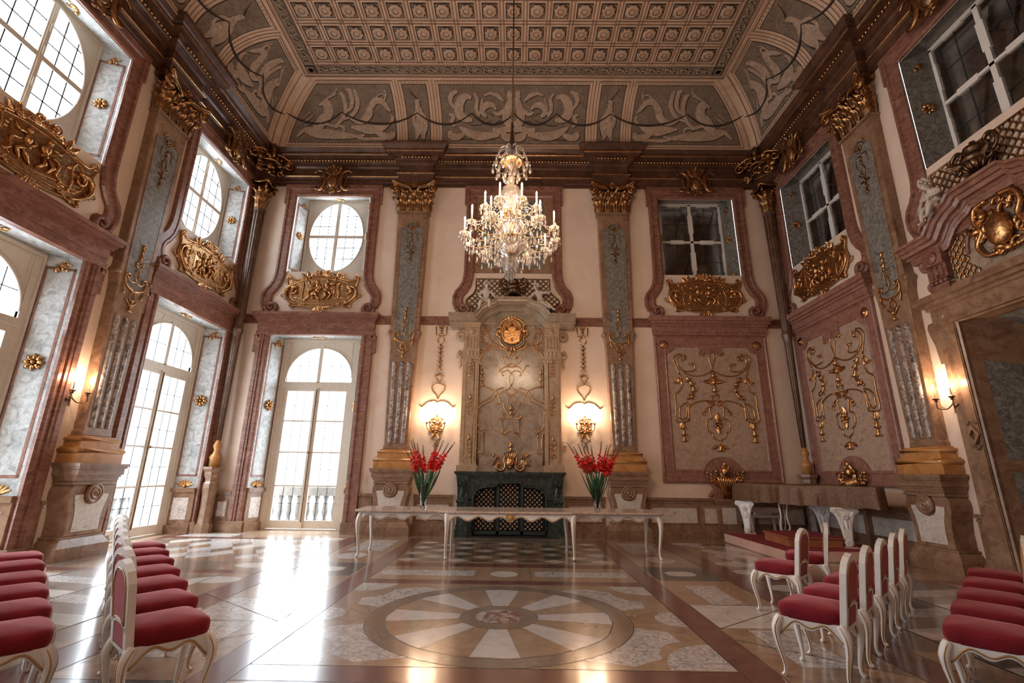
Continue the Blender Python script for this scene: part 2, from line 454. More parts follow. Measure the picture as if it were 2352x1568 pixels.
def rosette(mb, c, r, n=8, m=0, th=.35):
    # flower facing the room (-y)
    for k in range(n):
        a = 2*PI*k/n
        q = Matrix.Rotation(-a, 3, 'Y')
        mb.ball((c[0]+r*.58*cos(a), c[1]-r*th*.35, c[2]+r*.58*sin(a)), (r*.42, r*th*.6, r*.22), 6, m, q, 4)
    mb.ball((c[0], c[1]-r*th*.6, c[2]), (r*.24, r*th*.6, r*.24), 6, m, None, 4)
def husks(mb, pts, w, y, m=0):
    # chain of bell flowers through (x,z) points
    for i in range(len(pts)-1):
        a = V(pts[i][0], y, pts[i][1]); b = V(pts[i+1][0], y, pts[i+1][1])
        mb.tube([a, a.lerp(b,.25), a.lerp(b,.55), a.lerp(b,.8), b], [w*.18, w*.62, w*.42, w*.8, w*.12], 6, m)
        d = (b-a).normalized(); s = V(-d.z, 0, d.x)
        q = a.lerp(b,.78)
        mb.tube([q, q+s*w*.9+d*w*.25-V(0,w*.2,0), q+s*w*1.35-d*w*.1], [w*.3,w*.22,w*.08], 4, m)
        mb.tube([q, q-s*w*.9+d*w*.25-V(0,w*.2,0), q-s*w*1.35-d*w*.1], [w*.3,w*.22,w*.08], 4, m)
def vol(mb, cx, cz, r, a0, turns, y, tr, m=0, n=20, lead=None):
    p = spiral(cx, cz, r, r*.16, a0, turns, n)
    if lead: p = list(lead)+p
    k = len(p)
    mb.tube(onwall(p, y), [tr*(1-.45*i/k) for i in range(k)], 6, m)
def line(mb, pts, y, r, m=0, seg=4, flat=.7):
    mb.tube(onwall(pts, y), r, seg, m, flat)
def scatter(mb, n, x0, x1, z0, z1, y, r, m=0, seed=1, inside=None):
    q = random.Random(seed)
    for i in range(n):
        x = q.uniform(x0, x1); z = q.uniform(z0, z1)
        if inside and not inside(x, z): continue
        rr = r*q.uniform(.6, 1.25)
        if q.random() < .5:
            mb.ball((x, y, z), (rr*q.uniform(.5,1.2), rr*.7, rr*q.uniform(.5,1.2)), 6, m, None, 4)
        else:
            a = q.uniform(0, 6.3)
            vol(mb, x, z, rr*1.2, a, q.choice([.8,-.8,1,-1]), y, rr*.34, m, 9)
def putto(mb, S=1.0, m=0, pose=0):
    # seated child as one skin of tapering limbs, seat at the origin, facing -y; returns nothing
    pass

# ------------------------------------------------------------------ room shell
def wall_grid(name, s0, s1, z0, z1, holes, wall):
    xs = sorted({s0, s1}|{h[0] for h in holes}|{h[1] for h in holes})
    zs = sorted({z0, z1}|{h[2] for h in holes}|{h[3] for h in holes})
    mb = MB()
    for i in range(len(xs)-1):
        for j in range(len(zs)-1):
            cx = (xs[i]+xs[i+1])/2; cz = (zs[j]+zs[j+1])/2
            if any(h[0] < cx < h[1] and h[2] < cz < h[3] for h in holes): continue
            mb.add([(xs[i],0,zs[j]),(xs[i+1],0,zs[j]),(xs[i+1],0,zs[j+1]),(xs[i],0,zs[j+1])], [(0,1,2,3)])
    loc, rot = WALLS[wall]
    return mb.build(name, PLASTER, kind='structure', loc=loc, rot=rot)
BX = 5.42                       # window axis on the back wall
BXR = 5.47                      # gilded panel axis on the back wall
LS = [-1.66, -6.05, -10.5]      # window axes on the left wall (s = y)
PS = [-3.8, -8.3]               # pilasters on the left wall
RS = [1.66, 6.05]               # panel and doorway axes on the right wall (s = -y)
def bay_holes(c, door=True, up=True):
    h = []
    if door: h.append((c-1.285, c+1.285, 0, 5.13))
    if up: h.append((c-1.115, c+1.115, 7.05, 9.5))
    return h
YR = -14.2
wall_grid('wall_back', -XW, XW, 0, 12.2, bay_holes(-BX)+bay_holes(BXR, False), 'back')
wall_grid('wall_left', YR, 0, 0, 12.2, sum([bay_holes(c) for c in LS], []), 'left')
wall_grid('wall_right', 0, -YR, 0, 12.2, bay_holes(RS[0], False)+bay_holes(RS[1], False)+[(RS[1]-1.18, RS[1]+1.18, 0, 4.1)], 'right')
mb = MB(); mb.add([(-XW,YR,0),(XW,YR,0),(XW,YR,12.2),(-XW,YR,12.2)], [(3,2,1,0)])
mb.build('wall_rear', PLASTER, kind='structure')

# ------------------------------------------------------------------ ceiling: cove with grisaille panels and coffered flat
ZC0, ZC1, I0, I1 = 10.86, 12.05, .55, 1.95
def cove(side, s, t, off=0.0):
    a = t*PI/2
    ins = I0+(I1-I0)*(1-cos(a)); z = ZC0+(ZC1-ZC0)*sin(a)
    ins += off*cos(a); z -= off*sin(a)
    if side == 'back': return (s, -ins, z)
    if side == 'left': return (-XW+ins, s, z)
    if side == 'rear': return (s, YR+ins, z)
    return (XW-ins, s, z)
cb = MB()
NT = 10
def cove_surface(side, f0, f1, n, off, m, t0=0.0, t1=1.0, nt=NT):
    vs = []; fs = []
    for j in range(nt+1):
        t = t0+(t1-t0)*j/nt
        for i in range(n+1):
            s = f0(t)+(f1(t)-f0(t))*i/n
            vs.append(cove(side, s, t, off))
    for j in range(nt):
        for i in range(n):
            fs.append((j*(n+1)+i, j*(n+1)+i+1, (j+1)*(n+1)+i+1, (j+1)*(n+1)+i))
    cb.add(vs, fs, m, True)
insf = lambda t: I0+(I1-I0)*(1-cos(t*PI/2))
cove_surface('back', lambda t: -XW+insf(t), lambda t: XW-insf(t), 24, 0, 0)
cove_surface('rear', lambda t: -XW+insf(t), lambda t: XW-insf(t), 8, 0, 0)
for sd in ('left', 'right'):
    cove_surface(sd, lambda t: YR+insf(t), lambda t: -insf(t), 24, 0, 0)
def cline(side, fs, t0, t1, w, m, off=.012, n=12):
    # vertical line following s = fs(t)
    cove_surface(side, lambda t: fs(t)-w/2, lambda t: fs(t)+w/2, 1, off, m, t0, t1, n)
def hline(side, s0, s1, t, w, m, off=.012, n=10):
    cove_surface(side, lambda q: s0, lambda q: s1, n, off, m, t-w/2, t+w/2, 1)
def stroke(side, mp, pts, shift=(0,0), m=2, lift=.02, grow=1.0):
    # domed ribbon following (u, v, r) control points, mapped through mp(u, v) -> (s, t)
    P = spline([(a, b, c) for a, b, c in pts], 4)
    vs = []
    asp = 1.55
    for i, p in enumerate(P):
        a = P[max(0, i-1)]; b = P[min(len(P)-1, i+1)]
        sx = mp.w; du = (b[0]-a[0])*sx; dv = (b[1]-a[1])*asp
        L = math.hypot(du, dv) or 1
        nx, nz = -dv/L, du/L
        r = max(.004, p[2]*grow*1.12)
        for q, h in ((-1, 0), (0, 1), (1, 0)):
            u = p[0]+shift[0]/sx+q*nx*r/sx; v = p[1]+shift[1]/asp+q*nz*r/asp
            s, t = mp(u, v)
            vs.append(cove(side, s, min(1, max(0, t)), lift+h*r*.16))
    fs = []
    for i in range(len(P)-1):
        for q in range(2):
            fs.append((i*3+q, i*3+q+1, (i+1)*3+q+1, (i+1)*3+q))
    cb.add(vs, fs, m, True)
class PMap:
    def __init__(s, f0, f1, t0, t1, flip=False):
        s.f0, s.f1, s.t0, s.t1, s.flip = f0, f1, t0, t1, flip
        s.w = abs(f1(.5)-f0(.5))
    def __call__(s, u, v):
        if s.flip: u = 1-u
        t = s.t0+(s.t1-s.t0)*v
        return s.f0(t)+(s.f1(t)-s.f0(t))*u, t
def figure(side, mp, strokes):
    sh = (.022 if not mp.flip else -.022, -.024)
    for st in strokes:
        if st[0] == 'd': stroke(side, mp, st[1], m=3, lift=.016, grow=.5)
        else:
            stroke(side, mp, st[1], shift=sh, m=3, lift=.016, grow=1.03)
            stroke(side, mp, st[1], m=2, lift=.024)
# griffin + child + sea creature (corner panels); u from the corner towards the middle
GRIF = [
 ('l', [(.06,.08,.02),(.12,.22,.07),(.24,.16,.12),(.36,.14,.13),(.5,.12,.10),(.62,.10,.05),(.7,.13,.03)]),
 ('l', [(.22,.2,.10),(.26,.38,.16),(.30,.52,.14),(.27,.64,.10),(.22,.70,.08),(.17,.66,.03)]),
 ('l', [(.19,.73,.02),(.27,.82,.03),(.33,.86,.012)]), ('l', [(.24,.78,.02),(.3,.9,.03),(.29,.96,.01)]),
 ('l', [(.30,.34,.03),(.40,.30,.04),(.46,.44,.05),(.47,.62,.05),(.42,.80,.05),(.36,.88,.03)]),
 ('l', [(.44,.5,.02),(.53,.62,.05),(.52,.78,.06),(.47,.92,.05),(.42,.93,.02)]),
 ('l', [(.46,.4,.02),(.56,.5,.05),(.60,.68,.06),(.56,.86,.05),(.52,.94,.02)]),
 ('l', [(.34,.2,.02),(.42,.14,.03),(.5,.22,.03),(.46,.3,.03),(.40,.26,.015)]),
 ('l', [(.54,.44,.03),(.64,.38,.07),(.72,.48,.10),(.74,.62,.09),(.80,.74,.08),(.88,.72,.07),(.93,.62,.05),(.96,.56,.02)]),
 ('l', [(.80,.78,.02),(.86,.86,.02),(.92,.84,.02)]), ('l', [(.90,.74,.02),(.93,.86,.03),(.92,.94,.01)]),
 ('l', [(.56,.28,.03),(.66,.26,.09),(.76,.24,.13),(.86,.28,.10),(.92,.34,.04)]),
 ('l', [(.80,.22,.05),(.88,.12,.09),(.95,.10,.09),(.97,.2,.05)]), ('l', [(.92,.32,.03),(.97,.42,.04),(.96,.5,.02)]),
 ('l', [(.60,.10,.02),(.70,.05,.05),(.8,.06,.05),(.9,.04,.03)]),
 ('l', [(.07,.34,.01),(.12,.42,.02),(.16,.5,.01)]), ('l', [(.06,.42,.01),(.1,.54,.02)]), ('l', [(.1,.3,.01),(.16,.34,.015)]),
 ('d', [(.04,.03,.01),(.2,.02,.014),(.45,.02,.014),(.6,.04,.01)]),
 ('d', [(.48,.46,.01),(.62,.33,.02),(.72,.36,.03),(.82,.32,.02)]),
 ('d', [(.66,.14,.01),(.76,.10,.03),(.86,.13,.03),(.9,.2,.01)]),
 ('d', [(.30,.24,.01),(.36,.2,.03),(.44,.28,.03),(.46,.4,.01)]),
]
# two seated figures and trophies, one half (u 0 = left edge, 1 = centre line), drawn mirrored
CENT = [
 ('l', [(1.0,.34,.07),(.92,.38,.10),(.90,.52,.11),(.93,.66,.09),(.95,.78,.06),(.94,.84,.05)]),
 ('l', [(.94,.80,.06),(.945,.88,.065),(.93,.93,.03)]),
 ('l', [(.92,.62,.05),(.84,.56,.05),(.78,.52,.04),(.72,.56,.02)]),
 ('l', [(1.0,.24,.06),(.9,.26,.08),(.8,.22,.08),(.7,.26,.05)]),
 ('l', [(.98,.08,.09),(.9,.10,.11),(.84,.18,.06)]),
 ('l', [(.76,.6,.02),(.70,.68,.06),(.60,.66,.08),(.56,.56,.06),(.62,.48,.04)]),
 ('l', [(.86,.74,.02),(.78,.84,.05),(.68,.88,.04),(.6,.84,.02)]),
 ('l', [(.52,.48,.03),(.48,.62,.05),(.50,.78,.04),(.46,.88,.02)]), ('l', [(.52,.5,.02),(.55,.66,.03),(.58,.8,.02)]),
 ('l', [(.42,.42,.04),(.32,.44,.09),(.24,.54,.12),(.26,.72,.11),(.34,.82,.08),(.42,.80,.04)]),
 ('l', [(.18,.62,.03),(.13,.74,.05),(.16,.86,.06),(.24,.92,.04)]), ('l', [(.1,.52,.02),(.16,.48,.05),(.13,.38,.05),(.18,.3,.03)]),
 ('l', [(.8,.16,.06),(.68,.14,.09),(.54,.12,.12),(.40,.16,.11),(.30,.24,.07),(.24,.3,.03)]),
 ('l', [(.3,.16,.05),(.2,.1,.09),(.12,.12,.09),(.1,.22,.05)]),
 ('d', [(.1,.04,.01),(.3,.05,.03),(.5,.05,.03),(.75,.05,.02)]),
 ('d', [(.88,.36,.01),(.8,.4,.03),(.74,.36,.02)]), ('d', [(.34,.36,.01),(.44,.32,.03),(.6,.36,.03),(.7,.42,.01)]),
 ('d', [(.58,.44,.01),(.64,.54,.02),(.72,.48,.02)]),
]
HERM = [
 ('l', [(.35,.04,.02),(.45,.18,.07),(.5,.34,.11),(.58,.46,.10),(.55,.58,.09),(.5,.66,.05)]),
 ('l', [(.50,.64,.04),(.55,.72,.075),(.62,.72,.04)]), ('l', [(.72,.06,.03),(.66,.2,.07),(.7,.34,.08),(.62,.46,.05)]),
 ('l', [(.45,.55,.03),(.3,.48,.045),(.28,.36,.035),(.38,.26,.03)]), ('l', [(.64,.56,.03),(.8,.44,.045),(.82,.28,.04),(.74,.14,.02)]),
 ('d', [(.2,.98,.01),(.4,.84,.03),(.6,.74,.05),(.55,.66,.02)]), ('d', [(.82,.5,.01),(.9,.3,.03),(.82,.12,.02)]),
 ('d', [(.3,.03,.01),(.6,.02,.02),(.85,.03,.01)]),
]
def panel(side, f0, f1, strokes, flip=False, t0=.05, t1=.93, ref=.0, mirror=False, n=10, border=True):
    g = .10
    a0 = (lambda t: f0(t)); a1 = (lambda t: f1(t))
    # painted moulding lines around the panel, then the grisaille ground
    if border:
        for f in (a0, a1): cline(side, f, t0-.02, t1+.03, .013, 4)
        cove_surface(side, lambda t: a0(t), lambda t: a1(t), n, .012, 4, t0-.03, t0-.015, 1)
        cove_surface(side, lambda t: a0(t), lambda t: a1(t), n, .012, 4, t1+.02, t1+.035, 1)
    b0 = lambda t: f0(t)+(g if f1(.5) > f0(.5) else -g)
    b1 = lambda t: f1(t)-(g if f1(.5) > f0(.5) else -g)
    cove_surface(side, lambda t: b0(t)-.02, lambda t: b1(t)+.02, n, .011, 3, t0+.022, t1-.022)
    cove_surface(side, b0, b1, n, .014, 1, t0+.03, t1-.03)
    # bead-and-reel dots along the border
    if border:
        L = abs(b1(.5)-b0(.5)); k = int(L/.085)
        for i in range(k):
            u = (i+.2)/k
            for t in (t0+.008, t1+.0):
                s0 = f0(t)+g*.5+(f1(t)-f0(t)-g)*u
                cove_surface(side, lambda q: s0, lambda q: s0+.04, 1, .013, 4, t-.006, t+.006, 1)
    if mirror:
        c = lambda t: (b0(t)+b1(t))/2
        figure(side, PMap(b0, c, t0+.05, t1-.05), strokes)
        figure(side, PMap(c, b1, t0+.05, t1-.05, True), strokes)
    else:
        figure(side, PMap(b0, b1, t0+.05, t1-.05, flip), strokes)
lerp = lambda a, b: (lambda t: a+(b-a)*t)
corn = lambda t: XW-insf(t)-.34           # keeps clear of the diagonal rib
panel('back', lambda t: -corn(t), lambda t: -3.42, GRIF)
panel('back', lambda t: 3.42, corn, GRIF, True)
panel('back', lambda t: -2.22, lambda t: 2.22, CENT, mirror=True, n=16)
panel('back', lambda t: -3.26, lambda t: -2.40, HERM, n=4)
panel('back', lambda t: 2.40, lambda t: 3.26, HERM, True, n=4)
cy = lambda t: -insf(t)-.34
for sd, fl in (('left', True), ('right', True)):
    panel(sd, lambda t: -3.25, cy, GRIF, fl)
    panel(sd, lambda t: -4.42, lambda t: -3.42, HERM, n=4)
    panel(sd, lambda t: -7.6, lambda t: -4.62, CENT, mirror=True)
    panel(sd, lambda t: -8.7, lambda t: -7.8, HERM, n=4)
    for s in (-3.33, -4.52, -7.7, -8.8): cline(sd, (lambda v: (lambda t: v))(s), 0, 1, .016, 4)
for s in (-3.34, -2.31, 2.31, 3.34): cline('back', (lambda v: (lambda t: v))(s), 0, 1, .016, 4)
# diagonal ribs in the two far corners
for sg in (-1, 1):
    for dd, mm in ((.17, 4), (.158, 0)):
        vs = []; fs = []
        for j in range(NT+1):
            t = j/NT
            vs += [cove('back', sg*(XW-insf(t)-dd), t, .03), (sg*(XW-insf(t)-.03), -insf(t)-.03, cove('back', 0, t, .03)[2]), cove('left' if sg < 0 else 'right', -insf(t)-dd, t, .03)]
        for j in range(NT):
            for q in range(2): fs.append((j*3+q, j*3+q+1, (j+1)*3+q+1, (j+1)*3+q))
        cb.add([(v[0], v[1]-(.006 if mm == 0 else 0), v[2]-(.006 if mm == 0 else 0)) for v in vs], fs, mm, True)
# painted garlands swinging from panel to panel
def swag(side, s0, s1, t0, dip, n=14):
    pts = []
    for i in range(n+1):
        u = i/n
        pts.append(cove(side, s0+(s1-s0)*u, t0-dip*4*u*(1-u), .035))
    cb.tube(pts, [.013+.016*sin(PI*i/n) for i in range(n+1)], 5, 3)
for a, b in ((-6.75,-5.1),(-5.1,-2.85),(-2.85,-1.25),(-1.25,0),(0,1.25),(1.25,2.85),(2.85,5.1),(5.1,6.75)): swag('back', a, b, .52, .16)
for sd in ('left','right'):
    for a, b in ((-.9,-2.3),(-2.3,-3.9),(-3.9,-5.4),(-5.4,-6.9),(-6.9,-8.2)): swag(sd, a, b, .52, .16)
# flat field
XF, Y0F, Y1F = XW-I1, -I1, YR+I1
cb.add([(-XF,Y0F,ZC1),(XF,Y0F,ZC1),(XF,Y1F,ZC1),(-XF,Y1F,ZC1)], [(0,1,2,3)], 0)
def frame_flat(o, w, z, m):
    x0, x1, y0, y1 = -XF+o, XF-o, Y0F-o, Y1F+o
    for a in ((x0,x1,y0,y0-w),(x0,x1,y1+w,y1),(x0,x0+w,y0,y1),(x1-w,x1,y0,y1)):
        cb.add([(a[0],a[2],z),(a[1],a[2],z),(a[1],a[3],z),(a[0],a[3],z)], [(0,1,2,3)], m)
frame_flat(-.02, .05, ZC1-.03, 0); frame_flat(.03, .018, ZC1-.012, 4); frame_flat(.075, .012, ZC1-.012, 4)
frame_flat(.13, .27, ZC1-.01, 1); frame_flat(.125, .014, ZC1-.014, 3); frame_flat(.40, .018, ZC1-.014, 3)
# running acanthus scroll in the grey band
def band_scroll(x0, y0, dx, dy, L):
    n = int(L/.21)
    for i in range(n):
        c = (i+.5)*L/n
        sg = 1 if i % 2 else -1
        pts = []
        for k in range(11):
            a = sg*(k/10*1.6*PI)+(.2)
            r = .10*(1-k/14)
            u = c+r*cos(a); w = r*sin(a)
            pts.append((x0+dx*u-dy*w, y0+dy*u+dx*w, ZC1-.022))
        cb.tube([(p[0]+.008, p[1]-.01, p[2]+.008) for p in pts], .017, 4, 3, 1, True, False)
        cb.tube(pts, .014, 4, 2, 1, True, False)
        for k in range(3):
            a = 2.1*k+i
            u = c+.13*cos(a); w = .06*sin(a)
            cb.ball((x0+dx*u-dy*w, y0+dy*u+dx*w, ZC1-.018), (.04,.022,.012), 5, 2, None, 3)
band_scroll(-XF+.45, Y0F-.265, 1, 0, 2*(XF-.45))
band_scroll(-XF+.265, Y0F-.45, 0, -1, 8.0); band_scroll(XF-.265, Y0F-.45, 0, -1, 8.0)
for sg in (-1, 1):
    cb.box(sg*(XF-.265)-.11, sg*(XF-.265)+.11, Y0F-.375, Y0F-.155, ZC1-.03, ZC1, 1)
    cb.lathe([(.05,0),(.06,-.015),(.075,0)], 12, 3, (sg*(XF-.265), Y0F-.265, ZC1-.03))
# coffers
CXN, CP, CQ = 19, .561, .604
X0 = -CXN*CP/2; YS = Y0F-.47
NR = 15
for i in range(int(2*(XF-.42)/.062)):            # small dentil strip round the coffers
    x = -XF+.43+i*.062
    cb.box(x, x+.034, Y0F-.445, Y0F-.42, ZC1-.02, ZC1, 0)
for r in range(NR):
    ya = YS-r*CQ
    for c in range(CXN):
        xa = X0+c*CP
        cx, cyy = xa+CP/2, ya-CQ/2
        hx, hy = .188, .20
        # outer painted fillets
        for (w, z) in ((.245, -.006),):
            pass
        o = [(cx-hx,cyy-hy),(cx+hx,cyy-hy),(cx+hx,cyy+hy),(cx-hx,cyy+hy)]
        i2 = [(cx-hx*.9,cyy-hy*.9),(cx+hx*.9,cyy-hy*.9),(cx+hx*.9,cyy+hy*.9),(cx-hx*.9,cyy+hy*.9)]
        z = ZC1-.012
        cb.add([(p[0],p[1],z) for p in o], [(0,1,2,3)], 3)
        cb.add([(p[0]+.010,p[1]+.008,z-.004) for p in i2], [(0,1,2,3)], 1)
        # rosette: dark cast ring, petals, eye
        seg = 16
        cb.add([(cx+.015+.172*cos(2*PI*k/seg), cyy-.012+.178*sin(2*PI*k/seg), z-.007) for k in range(seg)], [tuple(range(seg))], 3)
        pr = []
        nv = 16
        big = (c+r) % 2
        for (rr, zz) in ((.158, .008), (.135, .03), (.085, .034), (.06, .02), (.035, .03)):
            for k in range(nv):
                q = 1+(.10 if k % 2 else -.06)*(1 if rr > .1 else 0)*(1 if big else .7)
                a = 2*PI*k/nv
                pr.append((cx+rr*q*cos(a), cyy+rr*q*sin(a), z-zz))
        fs = []
        for j in range(4):
            for k in range(nv):
                fs.append((j*nv+k, j*nv+(k+1)%nv, (j+1)*nv+(k+1)%nv, (j+1)*nv+k))
        fs.append(tuple(range(4*nv, 5*nv)))
        o0 = len(cb.m); cb.add(pr, fs, 5, True)
        for q in range(o0, o0+nv):
            cb.m[q] = 4 if (q-o0) % 2 and big else 5
        for q in range(o0+2*nv, o0+3*nv): cb.m[q] = 4
for c in range(CXN+1):
    x = X0+c*CP
    for d in (-.052, -.03, .03, .052):
        cb.add([(x+d-.0065,YS,ZC1-.009),(x+d+.0065,YS,ZC1-.009),(x+d+.0065,YS-NR*CQ,ZC1-.009),(x+d-.0065,YS-NR*CQ,ZC1-.009)], [(0,1,2,3)], 4)
for r in range(NR+1):
    y = YS-r*CQ
    for d in (-.052, -.03, .03, .052):
        cb.add([(X0,y+d-.0065,ZC1-.0085),(-X0,y+d-.0065,ZC1-.0085),(-X0,y+d+.0065,ZC1-.0085),(X0,y+d+.0065,ZC1-.0085)], [(0,1,2,3)], 4)
cb.build('ceiling', [C_LIGHT, C_MID, C_FIG, C_DARK, C_LINE, C_ROS], kind='structure')
# roof slab keeps the sky out
mb = MB(); mb.box(-XW-.7, XW+.7, YR-.7, .8, 12.25, 12.45)
mb.build('trim_9', PLASTER, kind='structure')

# ------------------------------------------------------------------ entablature (trim_1) running round the room
def brk(p, hw=.62, d=.2):
    return p, hw, d
path = [(-XW, YR)]
for p in sorted([PS[0], PS[1]]): path += [(-XW,p-.44),(-XW+.2,p-.44),(-XW+.2,p+.44),(-XW,p+.44)]
path += [(-XW,-.42),(-XW+.42,0)]
for p in (-2.93, 2.95): path += [(p-.44,0),(p-.44,-.2),(p+.44,-.2),(p+.44,0)]
path += [(XW-.42,0),(XW,-.42)]
for p in (PS[0], PS[1]): path += [(XW,p+.44),(XW-.2,p+.44),(XW-.2,p-.44),(XW,p-.44)]
path += [(XW, YR)]
ent = empty('trim_1', kind='structure')
mb = MB()
mb.sweep(path, [(0,9.86),(-.05,9.86),(-.05,9.96),(-.08,9.98),(-.08,10.10),(-.12,10.13),(-.12,10.17),(-.06,10.19),(-.06,10.46),(-.10,10.50),(-.18,10.53),(-.18,10.56),(-.22,10.58)], 0, plane='xy', caps=False)
mb.sweep(path, [(-.22,10.655),(-.26,10.67),(-.40,10.68),(-.42,10.70),(-.42,10.78),(-.46,10.80),(-.53,10.87),(-.55,10.92),(-.55,10.95),(0,10.97)], 0, plane='xy', caps=False)
mb.sweep(path, [(-.22,10.58),(-.24,10.655)], 0, plane='xy', caps=False)
mb.build('entablature', CORN, ent)
mb = MB()
def along(path, off, step, f):
    for i in range(len(path)-1):
        a = V(*path[i]); b = V(*path[i+1]); L = (b-a).length
        d = (b-a)/L; nn = V(d.y, -d.x)
        k = max(1, int(L/step))
        for j in range(k):
            f(a+d*(L*(j+.5)/k)+nn*off, d, L/k)
def bead(q, d, L): mb.ball((q.x, q.y, 10.615), (.036+.008*abs(d.x), .036+.008*abs(d.y), .036), 5, 0, None, 4)
vis = [p for p in path if p[1] > -10]
along(vis, .245, .092, bead)
mb.sweep(path, [(-.12,10.135),(-.135,10.15),(-.12,10.165)], 0, plane='xy', caps=False)
mb.sweep(path, [(-.425,10.70),(-.435,10.715),(-.425,10.73)], 0, plane='xy', caps=False)
mb.build('gilt_egg_moulding', GOLD, ent)
# string course between the pilasters (trim_2..)
def strip(name, wall, segs, z0, z1, d, mat, prof=None):
    mb = MB()
    for a, b in segs:
        mb.box(a, b, -d, .02, z0, z1)
        mb.box(a, b, -d-.015, .02, z1-.04, z1)
    loc, rot = WALLS[wall]
    return mb.build(name, mat, kind='structure', loc=loc, rot=rot)
strip('trim_2', 'back', [(-7.6,-BX-1.62),(-BX+1.62,-3.2),(-2.68,-1.6),(1.6,2.7),(3.2,BXR-1.55),(BXR+1.55,7.6)], 5.46, 5.71, .035, RED)
strip('trim_3', 'left', [(-4.45,PS[0]-.3),(PS[0]+.3,LS[0]-1.6),(LS[0]+1.6,-.15)], 5.46, 5.71, .035, RED)
strip('trim_4', 'right', [(.15,RS[0]-1.6),(RS[0]+1.6,3.5),(4.1,4.6)], 5.46, 5.71, .035, RED)
STRAP = [[(0.01,4.29),(-0.06,4.51),(-0.07,4.69),(0.01,4.87),(0.16,5.0),(0.29,5.03),(0.37,4.98),(0.32,4.94)],[(-0.04,4.82),(-0.14,4.86),(-0.25,4.83),(-0.29,4.74),(-0.23,4.67),(-0.16,4.71)],[(0.01,4.26),(-0.13,4.17),(-0.32,4.1),(-0.53,4.09),(-0.73,4.16),(-0.9,4.33),(-0.94,4.46),(-0.92,4.58),(-0.84,4.65),(-0.77,4.62),(-0.76,4.54),(-0.82,4.51),(-0.85,4.56)],[(-0.9,4.13),(-0.96,4.31),(-1.02,4.46),(-1.03,4.57),(-0.96,4.66),(-0.85,4.7),(-0.77,4.65)],[(-0.9,4.31),(-0.79,4.23),(-0.64,4.21),(-0.48,4.25),(-0.47,4.36),(-0.5,4.43),(-0.58,4.41)],[(-0.9,4.13),(-0.86,3.97),(-0.87,3.82),(-0.95,3.67),(-1.07,3.58),(-1.07,3.25),(-1.07,2.87),(-0.76,2.88)],[(-0.76,2.88),(-0.74,3.29),(-0.77,3.36),(-0.96,3.24),(-0.98,2.96),(-0.84,2.96),(-0.75,3.32)],[(-0.73,3.26),(-0.57,3.36),(-0.35,3.42),(-0.12,3.42),(0,3.42)],[(-0.12,3.42),(-0.07,3.44),(-0.1,3.56),(0,3.56)],[(-0.07,3.34),(-0.15,3.31),(-0.19,3.18),(-0.16,2.97),(-0.27,2.91),(-0.31,2.77),(-0.26,2.62),(-0.17,2.57),(-0.14,2.45),(-0.03,2.38),(0.0,2.28)],[(-0.11,3.24),(-0.22,3.25),(-0.32,3.19),(-0.32,3.12)],[(-1.02,3.9),(-0.95,3.9),(-0.86,3.97)]]
SHUSK = [[(-0.74,4.07),(-0.66,3.95),(-0.58,3.83),(-0.55,3.65),(-0.67,3.47),(-0.74,3.51)],[(-0.92,2.86),(-0.92,2.67),(-0.92,2.5),(-0.92,2.33)]]
SAXIS = [[(0,4.23),(0,4.05),(0,3.86),(0,3.65),(0,3.56)],[(0,2.28),(0,2.1)],[(0,3.06),(0,2.9)]]
